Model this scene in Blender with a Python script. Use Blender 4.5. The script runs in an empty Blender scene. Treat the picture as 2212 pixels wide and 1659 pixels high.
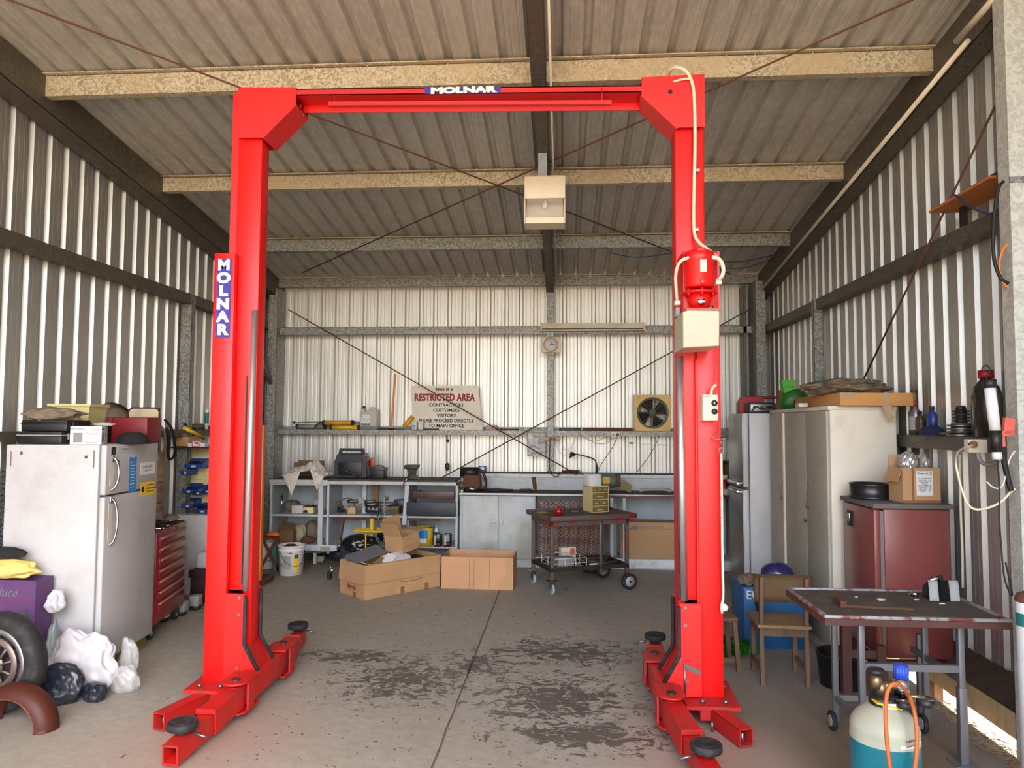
import bpy, bmesh, math, random
from mathutils import Vector, Matrix, noise
random.seed(7)
S = bpy.context.scene
COL = S.collection
PI = math.pi
# ---------------------------------------------------------------- camera
F, CX, CY, H = 1560.0, 1106.0, 829.5, 1.7
_y = Vector((110, -88.5, -F)).normalized()
_z = Vector((1, -.005, 0)).cross(Vector((110, -88.5, -F))).normalized()
_x = _y.cross(_z)
RW = Matrix((_x, _y, _z))            # camera axes -> world axes
cam_data = bpy.data.cameras.new('camera'); cam = bpy.data.objects.new('camera', cam_data); COL.objects.link(cam)
cam_data.sensor_width = 36.0; cam_data.sensor_fit = 'HORIZONTAL'; cam_data.lens = 36.0 * F / 2212.0
cam_data.clip_start = .05; cam_data.clip_end = 300
cam.matrix_world = Matrix.Translation((0, 0, H)) @ RW.to_4x4()
S.camera = cam
def at(px, py, X=None, Y=None, Z=None):
    """point of the place seen at a pixel of the photograph, on the plane X=, Y= or Z="""
    r = RW @ Vector((px - CX, -(py - CY), -F))
    t = Y / r.y if Y is not None else X / r.x if X is not None else (Z - H) / r.z
    return Vector((0, 0, H)) + r * t
# ---------------------------------------------------------------- sky, sun, exposure
W = bpy.data.worlds.new('sky'); S.world = W; W.use_nodes = True
nt = W.node_tree; bg = nt.nodes['Background']
sky = nt.nodes.new('ShaderNodeTexSky'); sky.sky_type = 'NISHITA'; sky.sun_disc = False
sky.sun_elevation = math.radians(52); sky.sun_rotation = math.radians(150); sky.dust_density = 3.0; sky.air_density = 1.0
nt.links.new(sky.outputs[0], bg.inputs[0]); bg.inputs[1].default_value = 0.48
sun_data = bpy.data.lights.new('sun', 'SUN'); sun = bpy.data.objects.new('sun', sun_data); COL.objects.link(sun)
sun_data.energy = 6.0; sun_data.angle = math.radians(.6); sun_data.color = (1, .95, .86)
sun.rotation_euler = Vector((.95, .25, .8)).to_track_quat('Z', 'Y').to_euler()
S.view_settings.view_transform = 'Standard'; S.view_settings.look = 'None'; S.view_settings.gamma = 1
S.view_settings.use_curve_mapping = False
S.view_settings.exposure = 1.66
# ---------------------------------------------------------------- materials
def nd(nt, t, **kw):
    n = nt.nodes.new(t)
    for k, v in kw.items(): setattr(n, k, v)
    return n
def mixc(nt, fac, a, b, mode='MIX'):
    m = nd(nt, 'ShaderNodeMix', data_type='RGBA', blend_type=mode)
    for sock, v in ((m.inputs[0], fac), (m.inputs[6], a), (m.inputs[7], b)):
        if hasattr(v, 'is_output'): nt.links.new(v, sock)
        elif isinstance(v, (int, float)): sock.default_value = v
        else: sock.default_value = (*v, 1) if len(v) == 3 else v
    return m.outputs[2]
def ramp(nt, inp, p0, p1):
    r = nd(nt, 'ShaderNodeMapRange'); r.clamp = True
    nt.links.new(inp, r.inputs[0]); r.inputs[1].default_value = p0; r.inputs[2].default_value = p1
    return r.outputs[0]
def noise_n(nt, scale, detail=4, rough=.55, stretch=None):
    tc = nd(nt, 'ShaderNodeTexCoord'); src = tc.outputs['Object']
    if stretch:
        mp = nd(nt, 'ShaderNodeMapping'); mp.inputs['Scale'].default_value = stretch
        nt.links.new(src, mp.inputs[0]); src = mp.outputs[0]
    n = nd(nt, 'ShaderNodeTexNoise'); n.inputs['Scale'].default_value = scale
    n.inputs['Detail'].default_value = detail; n.inputs['Roughness'].default_value = rough
    nt.links.new(src, n.inputs[0]); return n.outputs[0]
MATS = {}
def lin(c):
    return tuple(((v / 255) / 12.92 if v / 255 <= .04045 else ((v / 255 + .055) / 1.055) ** 2.4) for v in c)
def mat(name, rgb, rough=.6, metal=0., dirt=.25, dcol=(70, 60, 48), dscale=6, stretch=None, bump=0., alpha=1., trans=0., coat=0., edge=(.5, .72), ior=None, tint=.12):
    """everyday material: sRGB colour, soft tonal variation and patches of grime in the surface's own colour"""
    if name in MATS: return MATS[name]
    m = bpy.data.materials.new(name); m.use_nodes = True; nt = m.node_tree; b = nt.nodes['Principled BSDF']
    c = lin(rgb)
    v = noise_n(nt, dscale * .35, 2)
    base = mixc(nt, ramp(nt, v, .3, .7), tuple(x * (1 - tint) for x in c), tuple(min(1, x * (1 + tint * .6)) for x in c))
    if dirt > 0:
        n = noise_n(nt, dscale, 6, .65, stretch)
        f = nd(nt, 'ShaderNodeMath', operation='MULTIPLY'); nt.links.new(ramp(nt, n, *edge), f.inputs[0]); f.inputs[1].default_value = dirt
        base = mixc(nt, f.outputs[0], base, lin(dcol))
    nt.links.new(base, b.inputs['Base Color'])
    b.inputs['Roughness'].default_value = rough; b.inputs['Metallic'].default_value = metal
    if coat: b.inputs['Coat Weight'].default_value = coat; b.inputs['Coat Roughness'].default_value = .2
    if trans: b.inputs['Transmission Weight'].default_value = trans
    if ior: b.inputs['IOR'].default_value = ior
    if alpha < 1: b.inputs['Alpha'].default_value = alpha
    if bump:
        bn = nd(nt, 'ShaderNodeBump'); bn.inputs['Strength'].default_value = bump; bn.inputs['Distance'].default_value = .01
        nt.links.new(noise_n(nt, dscale * 4, 5), bn.inputs['Height']); nt.links.new(bn.outputs[0], b.inputs['Normal'])
    MATS[name] = m; return m
def galv(name, c1, c2, scale=45, metal=.55, rough=.5, dust=None):
    """galvanised steel with crystalline spangle"""
    if name in MATS: return MATS[name]
    m = bpy.data.materials.new(name); m.use_nodes = True; nt = m.node_tree; b = nt.nodes['Principled BSDF']
    tc = nd(nt, 'ShaderNodeTexCoord'); n0 = nd(nt, 'ShaderNodeTexNoise'); n0.inputs['Scale'].default_value = scale; n0.inputs['Detail'].default_value = 3
    n0.inputs['Distortion'].default_value = 1.5; nt.links.new(tc.outputs['Object'], n0.inputs[0])
    col = mixc(nt, ramp(nt, n0.outputs[0], .44, .58), lin(c1), lin(c2))
    if dust:
        col = mixc(nt, ramp(nt, noise_n(nt, 2.2, 6), .42, .66), col, lin(dust))
    nt.links.new(col, b.inputs['Base Color']); b.inputs['Metallic'].default_value = metal; b.inputs['Roughness'].default_value = rough
    MATS[name] = m; return m
M = lambda k: MATS[k]
# ---------------------------------------------------------------- mesh builder
class B:
    def __init__(s): s.bm = bmesh.new()
    def box(s, x0, x1, y0, y1, z0, z1, r=0, seg=2, mtx=None):
        t = bmesh.new(); bmesh.ops.create_cube(t, size=1)
        bmesh.ops.scale(t, vec=(abs(x1 - x0), abs(y1 - y0), abs(z1 - z0)), verts=t.verts)
        if r: bmesh.ops.bevel(t, geom=t.edges[:], offset=r, segments=seg, affect='EDGES', profile=.5)
        bmesh.ops.translate(t, vec=((x0 + x1) / 2, (y0 + y1) / 2, (z0 + z1) / 2), verts=t.verts)
        if mtx is not None: bmesh.ops.transform(t, matrix=mtx, verts=t.verts)
        s._add(t, r > 0); return s
    def _add(s, t, smooth=False):
        if smooth:
            for f in t.faces: f.smooth = True
        me = bpy.data.meshes.new('t'); t.to_mesh(me); t.free(); s.bm.from_mesh(me); bpy.data.meshes.remove(me)
    def cyl(s, p0, p1, r, r2=None, seg=20, smooth=True, caps=True):
        p0, p1 = Vector(p0), Vector(p1); r2 = r if r2 is None else r2; d = p1 - p0
        t = bmesh.new(); bmesh.ops.create_cone(t, cap_ends=caps, segments=seg, radius1=r, radius2=r2, depth=d.length)
        bmesh.ops.transform(t, matrix=Matrix.Translation((p0 + p1) / 2) @ d.to_track_quat('Z', 'Y').to_matrix().to_4x4(), verts=t.verts)
        for f in t.faces: f.smooth = smooth and len(f.verts) == 4
        s._add(t); return s
    def bar(s, p0, p1, w, h=None, up=(0, 0, 1)):
        """rectangular bar between two points"""
        h = w if h is None else h; p0, p1 = Vector(p0), Vector(p1); d = (p1 - p0); L = d.length; d.normalize()
        up = Vector(up); sx = d.cross(up)
        if sx.length < 1e-3: sx = d.cross(Vector((0, 1, 0)))
        sx.normalize(); u = sx.cross(d)
        m = Matrix((sx, d, u)).transposed().to_4x4(); m.translation = (p0 + p1) / 2
        return s.box(-w / 2, w / 2, -L / 2, L / 2, -h / 2, h / 2, mtx=m)
    def tube(s, pts, r, seg=8, cyc=False, smooth_path=0):
        pts = [Vector(p) for p in pts]
        for _ in range(smooth_path):
            q = [pts[0]]
            for a, b in zip(pts, pts[1:]): q += [a.lerp(b, .25), a.lerp(b, .75)]
            q.append(pts[-1]); pts = q
        bm = s.bm; n = len(pts); rings = []; prev = None
        for i, p in enumerate(pts):
            a = pts[(i - 1) % n] if (cyc or i) else p; c = pts[(i + 1) % n] if (cyc or i < n - 1) else p
            d = (c - a).normalized() if (c - a).length > 1e-9 else Vector((0, 0, 1))
            if prev is None: u = d.orthogonal().normalized()
            else:
                u = prev - d * prev.dot(d)
                u = u.normalized() if u.length > 1e-6 else d.orthogonal().normalized()
            prev = u; v = d.cross(u); rr = r(i / (n - 1)) if callable(r) else r
            rings.append([bm.verts.new(p + (u * math.cos(2 * PI * k / seg) + v * math.sin(2 * PI * k / seg)) * rr) for k in range(seg)])
        for i in range(n if cyc else n - 1):
            A, C = rings[i], rings[(i + 1) % n]
            for k in range(seg):
                f = bm.faces.new((A[k], A[(k + 1) % seg], C[(k + 1) % seg], C[k])); f.smooth = True
        if not cyc:
            bm.faces.new(rings[0][::-1]); bm.faces.new(rings[-1])
        return s
    def lathe(s, prof, c=(0, 0, 0), seg=28, axis='z', sx=1, sy=1, mtx=None):
        t = bmesh.new(); rings = []
        for r, z in prof:
            if r < 1e-6: rings.append([t.verts.new((0, 0, z))])
            else: rings.append([t.verts.new((r * sx * math.cos(2 * PI * k / seg), r * sy * math.sin(2 * PI * k / seg), z)) for k in range(seg)])
        for A, C in zip(rings, rings[1:]):
            for k in range(seg):
                l = (k + 1) % seg
                if len(A) == 1 and len(C) == 1: continue
                if len(A) == 1: f = t.faces.new((A[0], C[l], C[k]))
                elif len(C) == 1: f = t.faces.new((A[k], A[l], C[0]))
                else: f = t.faces.new((A[k], A[l], C[l], C[k]))
                f.smooth = True
        m = Matrix.Translation(c)
        if axis == 'x': m = m @ Matrix.Rotation(PI / 2, 4, 'Y')
        if axis == 'y': m = m @ Matrix.Rotation(-PI / 2, 4, 'X')
        if mtx is not None: m = mtx @ m
        bmesh.ops.transform(t, matrix=m, verts=t.verts); bmesh.ops.recalc_face_normals(t, faces=t.faces)
        s._add(t); return s
    def prism(s, poly, a, b, axis='y', mtx=None):
        """extrude a 2-D outline between a and b along an axis; the outline lies in the other two axes"""
        f3 = {'y': lambda p, h: (p[0], h, p[1]), 'x': lambda p, h: (h, p[0], p[1]), 'z': lambda p, h: (p[0], p[1], h)}[axis]
        t = bmesh.new(); A = [t.verts.new(f3(p, a)) for p in poly]; C = [t.verts.new(f3(p, b)) for p in poly]; n = len(poly)
        t.faces.new(A); t.faces.new(C[::-1])
        for i in range(n): t.faces.new((A[i], C[i], C[(i + 1) % n], A[(i + 1) % n]))
        bmesh.ops.recalc_face_normals(t, faces=t.faces)
        if mtx is not None: bmesh.ops.transform(t, matrix=mtx, verts=t.verts)
        s._add(t); return s
    def quad(s, *p):
        s.bm.faces.new([s.bm.verts.new(q) for q in p]); return s
    def lump(s, c, size, amp=.25, freq=2.5, sub=4, seed=0, flat=True, crease=0):
        """soft irregular body such as a bag, a heap or a bundle of cloth"""
        t = bmesh.new(); bmesh.ops.create_icosphere(t, subdivisions=sub, radius=1)
        off = Vector((seed * 7.3, seed * 3.1, seed * 1.7))
        for v in t.verts:
            d = v.co.copy(); k = noise.noise(d * freq + off) + .5 * noise.noise(d * freq * 2.3 + off)
            if crease: k += crease * (.5 - abs(noise.noise(d * freq * 3 + off * 2))) * 1.2 - crease * .3
            v.co = d * (1 + amp * k)
            v.co.x *= size[0] / 2; v.co.y *= size[1] / 2; v.co.z *= size[2] / 2
            if flat: v.co.z = max(v.co.z, -size[2] * .36)
        zmin = min(v.co.z for v in t.verts)
        bmesh.ops.translate(t, vec=(c[0], c[1], c[2] - (zmin if flat else 0)), verts=t.verts)
        s._add(t, True); return s
    def sheet(s, fn, nu, nv, thick=0):
        """surface point = fn(u, v), u and v from 0 to 1"""
        t = bmesh.new(); g = [[t.verts.new(fn(i / nu, j / nv)) for j in range(nv + 1)] for i in range(nu + 1)]
        for i in range(nu):
            for j in range(nv): t.faces.new((g[i][j], g[i + 1][j], g[i + 1][j + 1], g[i][j + 1]))
        if thick: bmesh.ops.solidify(t, geom=t.faces[:], thickness=thick)
        s._add(t, True); return s
    def carton(s, w, d, h, t=.006, x0=0, y0=0, z0=0, flaps=()):
        """open-topped cardboard box with walls; flaps = (side, length, angle from upright outwards in degrees)"""
        s.box(x0, x0 + w, y0, y0 + d, z0, z0 + t); s.box(x0, x0 + w, y0, y0 + t, z0, z0 + h); s.box(x0, x0 + w, y0 + d - t, y0 + d, z0, z0 + h)
        s.box(x0, x0 + t, y0 + t, y0 + d - t, z0, z0 + h); s.box(x0 + w - t, x0 + w, y0 + t, y0 + d - t, z0, z0 + h)
        for side, L, ang in flaps:
            a = math.radians(ang)
            if side == 'f': m = Matrix.Translation((x0 + w / 2, y0, z0 + h)) @ Matrix.Rotation(a, 4, 'X'); ww = w
            if side == 'b': m = Matrix.Translation((x0 + w / 2, y0 + d, z0 + h)) @ Matrix.Rotation(-a, 4, 'X'); ww = w
            if side == 'l': m = Matrix.Translation((x0, y0 + d / 2, z0 + h)) @ Matrix.Rotation(-PI / 2, 4, 'Z') @ Matrix.Rotation(a, 4, 'X'); ww = d
            if side == 'r': m = Matrix.Translation((x0 + w, y0 + d / 2, z0 + h)) @ Matrix.Rotation(PI / 2, 4, 'Z') @ Matrix.Rotation(a, 4, 'X'); ww = d
            s.box(-ww / 2 + .003, ww / 2 - .003, -t / 2, t / 2, 0, L, mtx=m)
        return s
    def move(s, m):
        bmesh.ops.transform(s.bm, matrix=m, verts=s.bm.verts); return s
def obj(name, b, m, parent=None, label=None, bevel=0):
    me = bpy.data.meshes.new(name); b.bm.to_mesh(me); b.bm.free()
    if isinstance(m, str): m = M(m)
    me.materials.append(m); o = bpy.data.objects.new(name, me); COL.objects.link(o)
    if parent is not None: o.parent = parent
    if label: o['label'] = label
    if bevel:
        md = o.modifiers.new('bevel', 'BEVEL'); md.width = bevel; md.segments = 2; md.limit_method = 'ANGLE'
    return o
def thing(name, label, cat, loc=(0, 0, 0), rz=0, group=None):
    o = bpy.data.objects.new(name, None); COL.objects.link(o); o.location = loc; o.rotation_euler = (0, 0, rz)
    o.empty_display_size = .1; o['label'] = label; o['category'] = cat
    if group: o['group'] = group
    return o
def solo(name, b, m, label, cat, loc=(0, 0, 0), rz=0, group=None, bevel=0):
    """a thing that is one mesh"""
    o = obj(name, b, m, bevel=bevel); o['label'] = label; o['category'] = cat; o.location = loc; o.rotation_euler = (0, 0, rz)
    if group: o['group'] = group
    return o
def struct(name, b, m, parent=None):
    o = obj(name, b, m, parent)
    if parent is None: o['kind'] = 'structure'
    return o
def dup(root, loc=None, rz=None, label=None, rot=None):
    def cp(o, par):
        c = o.copy(); COL.objects.link(c)
        if par is not None: c.parent = par
        for ch in [x for x in bpy.data.objects if x.parent == o]: cp(ch, c)
        return c
    r = cp(root, None)
    if loc is not None: r.location = loc
    if rz is not None: r.rotation_euler = (0, 0, rz)
    if rot is not None: r.rotation_euler = rot
    if label: r['label'] = label
    return r
def text(name, s, size, m, parent, loc, rz=0, rx=PI / 2, bold=0, ext=.0008, sx=1, align='CENTER', label=None, shear=0, sp=1, line=1):
    """lettering as a mesh; faces -Y before rz"""
    cu = bpy.data.curves.new(name, 'FONT'); cu.body = s; cu.size = size; cu.align_x = align; cu.align_y = 'CENTER'
    cu.extrude = ext; cu.offset = bold; cu.shear = shear; cu.space_character = sp; cu.space_line = line; cu.resolution_u = 3
    o = bpy.data.objects.new(name, cu); COL.objects.link(o)
    dg = bpy.context.evaluated_depsgraph_get(); me = bpy.data.meshes.new_from_object(o.evaluated_get(dg))
    bpy.data.objects.remove(o); bpy.data.curves.remove(cu)
    me.transform(Matrix.Translation(loc) @ Matrix.Rotation(rz, 4, 'Z') @ Matrix.Rotation(rx, 4, 'X') @ Matrix.Diagonal((sx, 1, 1, 1)))
    me.materials.clear(); me.materials.append(M(m) if isinstance(m, str) else m); me.name = name
    o = bpy.data.objects.new(name, me); COL.objects.link(o)
    if parent is not None: o.parent = parent
    if label: o['label'] = label
    return o
# palette
mat('red_paint', (222, 8, 4), .42, dirt=.14, dcol=(150, 20, 12), dscale=4, coat=.1, tint=.08)
mat('dull_red', (186, 22, 18), .5, dirt=.65, dcol=(98, 62, 50), dscale=9, tint=.15)
mat('rail_steel', (208, 206, 202), .32, .75, dirt=.35, dcol=(70, 66, 62), dscale=9, stretch=(1, 1, .1), edge=(.52, .62))
mat('black_rubber', (30, 30, 31), .75, dirt=.4, dcol=(92, 84, 74), dscale=14)
mat('black_plastic', (26, 26, 27), .45, dirt=.2, dcol=(80, 76, 70), dscale=10)
mat('chrome', (190, 192, 194), .18, 1., dirt=.25, dcol=(60, 58, 55), dscale=20)
mat('steel', (140, 138, 134), .38, .9, dirt=.4, dcol=(88, 72, 58), dscale=16)
mat('dark_steel', (62, 58, 54), .5, .6, dirt=.4, dcol=(84, 62, 46), dscale=14)
mat('rust', (104, 66, 46), .85, .2, dirt=.6, dcol=(66, 44, 34), dscale=14)
mat('grease', (34, 30, 28), .5, dirt=.5, dcol=(80, 64, 50), dscale=30)
mat('cream_plastic', (226, 214, 186), .5, dirt=.2, dcol=(150, 130, 100), dscale=5)
mat('white_enamel', (186, 184, 183), .4, dirt=.5, dcol=(150, 132, 108), dscale=3.2, edge=(.5, .78))
mat('white_paint', (214, 214, 210), .6, dirt=.45, dcol=(146, 136, 120), dscale=7, bump=.05)
mat('white_flat', (222, 222, 220), .6, dirt=.1)
mat('cream_enamel', (214, 205, 186), .45, dirt=.35, dcol=(156, 138, 112), dscale=5, edge=(.54, .74))
mat('ink_black', (22, 22, 24), .6, dirt=0)
mat('ink_red', (150, 24, 26), .6, dirt=0)
mat('ink_grey', (110, 112, 116), .6, dirt=0)
mat('ink_blue', (30, 58, 130), .5, dirt=0)
mat('letter_cream', (246, 242, 214), .5, dirt=.05)
mat('sign_blue', (44, 40, 146), .45, dirt=.08)
mat('cardboard', (184, 144, 102), .85, dirt=.2, dcol=(132, 100, 68), dscale=5)
mat('cardboard_pink', (196, 148, 108), .85, dirt=.2, dcol=(150, 104, 74), dscale=5)
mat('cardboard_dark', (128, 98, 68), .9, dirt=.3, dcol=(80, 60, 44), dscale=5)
mat('tape', (138, 98, 66), .35, dirt=.1)
mat('wood_old', (112, 86, 62), .8, dirt=.5, dcol=(60, 48, 38), dscale=10, stretch=(1, 1, .15), bump=.1)
mat('dirt', (84, 70, 56), .95, dirt=.7, dcol=(46, 38, 31), dscale=20, bump=.5)
mat('clear_plastic', (220, 218, 214), .15, alpha=.38, dirt=.2, dcol=(160, 140, 120), dscale=8, coat=.5)
mat('yellow', (236, 190, 30), .5, dirt=.25, dcol=(150, 110, 30), dscale=8)
mat('yellow_orange', (222, 160, 40), .45, dirt=.3, dcol=(120, 84, 36), dscale=12)
mat('orange', (226, 120, 24), .45, dirt=.2, dcol=(130, 70, 24))
mat('orange_red', (224, 84, 50), .5, dirt=.1)
mat('blue_plastic', (30, 66, 160), .4, dirt=.2, dcol=(30, 34, 60))
mat('green', (40, 140, 36), .5, dirt=.25, dcol=(20, 70, 20))
mat('cable_blue', (36, 48, 84), .5, dirt=0)
mat('grey_plastic', (150, 148, 142), .5, dirt=.2)
mat('glass_bulb', (200, 200, 190), .1, alpha=.5, dirt=0)
mat('black_cloth', (26, 25, 26), .95, dirt=.3, dcol=(60, 54, 50), dscale=8, bump=.3)
mat('brown_cloth', (112, 98, 80), .95, dirt=.4, dcol=(70, 60, 48), dscale=8, bump=.3)
# ================================================================ SETTING
XL, XR, YB, YF = -3.95, 2.6, 9.42, 3.95        # inner faces of the sheet walls, back wall, opening
roofz = lambda y: 4.225 - .1375 * (y - 4.85)
def ribs(a0, a1, phase=0):
    """trapezoid sheet profile: (distance along, depth outwards)"""
    out = [(a0, 0)]; k = math.floor((a0 - phase) / .19)
    while True:
        c = phase + k * .19; k += 1
        if c - .034 > a1: break
        for d, h in ((-.075, 0), (-.071, .0013), (-.065, .0013), (-.061, 0), (-.032, 0), (-.015, .03), (.015, .03), (.032, 0), (.061, 0), (.065, .0013), (.071, .0013), (.075, 0)):
            if a0 < c + d < a1: out.append((c + d, h))
    out.append((a1, 0)); return out
def sheet_wall(name, prof, fn, m):
    b = B(); vs = [[b.bm.verts.new(p) for p in fn(a, h)] for a, h in prof]
    for A, C in zip(vs, vs[1:]):
        for i in range(len(A) - 1):
            b.bm.faces.new((A[i], C[i], C[i + 1], A[i + 1]))
    return struct(name, b, m)
def sheet_mat(name, c, rough, metal, dcol, dirt):
    m = bpy.data.materials.new(name); m.use_nodes = True; nt = m.node_tree; b = nt.nodes['Principled BSDF']
    n = noise_n(nt, 1.6, 6, .6); k = mixc(nt, ramp(nt, n, .35, .7), lin(c), lin(dcol))
    sp = noise_n(nt, 60, 4, .6, (1, 1, .12)); f = nd(nt, 'ShaderNodeMath', operation='MULTIPLY'); nt.links.new(ramp(nt, sp, .6, .8), f.inputs[0]); f.inputs[1].default_value = dirt
    k = mixc(nt, f.outputs[0], k, lin((96, 84, 70))); nt.links.new(k, b.inputs['Base Color'])
    b.inputs['Roughness'].default_value = rough; b.inputs['Metallic'].default_value = metal
    MATS[name] = m; return m
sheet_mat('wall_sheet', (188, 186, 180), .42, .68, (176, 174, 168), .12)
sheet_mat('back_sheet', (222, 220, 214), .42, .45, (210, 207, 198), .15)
# roof sheet: dusty zincalume with blotches of white oxide
m = bpy.data.materials.new('roof_sheet'); m.use_nodes = True; nt = m.node_tree; b_ = nt.nodes['Principled BSDF']
k = mixc(nt, ramp(nt, noise_n(nt, 1.3, 5, .6), .3, .7), lin((172, 169, 159)), lin((190, 187, 176)))
k = mixc(nt, ramp(nt, noise_n(nt, 26, 6, .7, (1, .35, 1)), .45, .7), k, lin((202, 198, 187)))
nt.links.new(k, b_.inputs['Base Color']); b_.inputs['Roughness'].default_value = .6; b_.inputs['Metallic'].default_value = .25
MATS['roof_sheet'] = m
galv('galv_tan', (206, 196, 172), (160, 146, 118), 34, .25, .6, dust=(186, 170, 136))
galv('galv', (158, 158, 152), (112, 110, 104), 40, .45, .5)
galv('galv_dark', (112, 108, 98), (90, 86, 78), 30, .45, .55, dust=(98, 90, 76))
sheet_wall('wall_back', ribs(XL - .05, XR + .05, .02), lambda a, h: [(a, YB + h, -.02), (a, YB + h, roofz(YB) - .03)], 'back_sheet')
sheet_wall('wall_left', ribs(-1.6, YB + .02, .06), lambda a, h: [(XL - h, a, -.02), (XL - h, a, roofz(a) - .012)], 'wall_sheet')  # stretch ahead of the opening is added out of view to narrow the light
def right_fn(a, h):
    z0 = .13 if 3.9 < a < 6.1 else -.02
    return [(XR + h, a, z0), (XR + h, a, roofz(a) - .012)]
sheet_wall('wall_right', ribs(-1.6, YB + .02, .14), right_fn, 'wall_sheet')  # part ahead of the front column is an unseen addition that blocks side light
sheet_wall('ceiling', ribs(XL - .3, XR + .35, -.03), lambda a, h: [(a, -1.6, roofz(-1.6) + h * 1.4), (a, YB + .28, roofz(YB + .28) + h * 1.4)], 'roof_sheet')  # forward part is an unseen extension added to dim light on the near floor
# floor: concrete slab in two pours with a joint, slab edge along the right wall
def floor_mat():
    m = bpy.data.materials.new('concrete'); m.use_nodes = True; nt = m.node_tree; b = nt.nodes['Principled BSDF']
    tc = nd(nt, 'ShaderNodeTexCoord'); pos = tc.outputs['Object']
    def nz(s, det=6, r=.6, st=(1, 1, 1), off=(0, 0, 0), dist=0):
        mp = nd(nt, 'ShaderNodeMapping'); mp.inputs['Scale'].default_value = st; mp.inputs['Location'].default_value = off
        nt.links.new(pos, mp.inputs[0]); n = nd(nt, 'ShaderNodeTexNoise'); n.inputs['Scale'].default_value = s
        n.inputs['Detail'].default_value = det; n.inputs['Roughness'].default_value = r; n.inputs['Distortion'].default_value = dist
        nt.links.new(mp.outputs[0], n.inputs[0]); return n.outputs[0]
    def blob(x, y, rx, ry):
        mp = nd(nt, 'ShaderNodeMapping'); mp.inputs['Location'].default_value = (-x / rx, -y / ry, 0); mp.inputs['Scale'].default_value = (1 / rx, 1 / ry, 1)
        nt.links.new(pos, mp.inputs[0]); g = nd(nt, 'ShaderNodeVectorMath', operation='LENGTH'); nt.links.new(mp.outputs[0], g.inputs[0])
        r = nd(nt, 'ShaderNodeMapRange'); r.inputs[1].default_value = 1.0; r.inputs[2].default_value = 0.0; nt.links.new(g.outputs['Value'], r.inputs[0]); return r.outputs[0]
    def mx(a, b_, op='MAXIMUM'):
        n = nd(nt, 'ShaderNodeMath', operation=op)
        for i, v in enumerate((a, b_)):
            if hasattr(v, 'is_output'): nt.links.new(v, n.inputs[i])
            else: n.inputs[i].default_value = v
        return n.outputs[0]
    c = mixc(nt, ramp(nt, nz(.8, 5), .3, .7), lin((150, 142, 130)), lin((170, 162, 149)))
    c = mixc(nt, ramp(nt, nz(14, 8, .7), .35, .75), c, lin((138, 130, 117)))
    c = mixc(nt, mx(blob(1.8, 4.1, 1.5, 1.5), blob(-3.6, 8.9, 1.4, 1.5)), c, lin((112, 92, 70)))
    c = mixc(nt, mx(blob(-1.9, 3.9, .7, .7), blob(.75, 3.9, .6, .7)), c, lin((162, 138, 124)))
    # oil stains with flaking edges
    reg = mx(mx(blob(-1.05, 4.85, .75, .75), blob(.05, 5.55, 1.0, .55)), mx(mx(blob(-.05, 4.6, .9, .8), blob(-1.5, 5.3, .8, .3)), mx(blob(-.6, 5.2, .5, .5), blob(.1, 4.1, .9, .4))))
    fl = nz(9, 8, .75, (1, 1.2, 1), (3, 1, 0), 1.2)
    thr = mx(fl, mx(reg, .235, 'MULTIPLY'), 'ADD')
    c = mixc(nt, mx(ramp(nt, thr, .635, .665), .82, 'MULTIPLY'), c, lin((66, 58, 52)))
    c = mixc(nt, mx(ramp(nt, nz(22, 6, .7, (1, 1.6, 1), (9, 4, 0)), .66, .7), .7, 'MULTIPLY'), c, lin((84, 74, 62)))
    c = mixc(nt, mx(ramp(nt, nz(48, 3, .5, (1, 1.8, 1), (5, 7, 0)), .735, .75), .8, 'MULTIPLY'), c, lin((226, 222, 212)))
    nt.links.new(c, b.inputs['Base Color']); b.inputs['Roughness'].default_value = .62
    bn = nd(nt, 'ShaderNodeBump'); bn.inputs['Strength'].default_value = .15; bn.inputs['Distance'].default_value = .004
    nt.links.new(nz(30, 6), bn.inputs['Height']); nt.links.new(bn.outputs[0], b.inputs['Normal']); return m
MATS['concrete'] = floor_mat()
JX = -.645
b = B()
def wob(y): return JX + .006 * noise.noise(Vector((0, y * 4, 0)))
for side in (0, 1):
    pts = []
    ys = [2.5 + i * .07 for i in range(100)]
    edge = [(wob(y) + (.007 if side else -.007), y) for y in ys]
    far = (2.33 if side else -6.0)
    poly = edge + ([(far, ys[-1]), (far, ys[0])])
    b.prism(poly, -.32, 0, 'z')
b.box(-6, 6, -3, 2.5, -.32, 0)
b.box(2.33, 2.6, 5.6, YB + .05, -.12, -.0); b.box(-.75, -.55, 2.5, YB, -.12, -.018)
struct('floor', b, 'concrete')
mat('ground', (196, 164, 124), .95, dirt=.5, dcol=(120, 104, 80), dscale=3, bump=.3)
b = B(); b.sheet(lambda u, v: (-60 + 120 * u, -60 + 120 * v, -.3 + (.03 * noise.noise(Vector((u * 40, v * 40, 0))))), 60, 60); struct('ground', b, 'ground')
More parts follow.
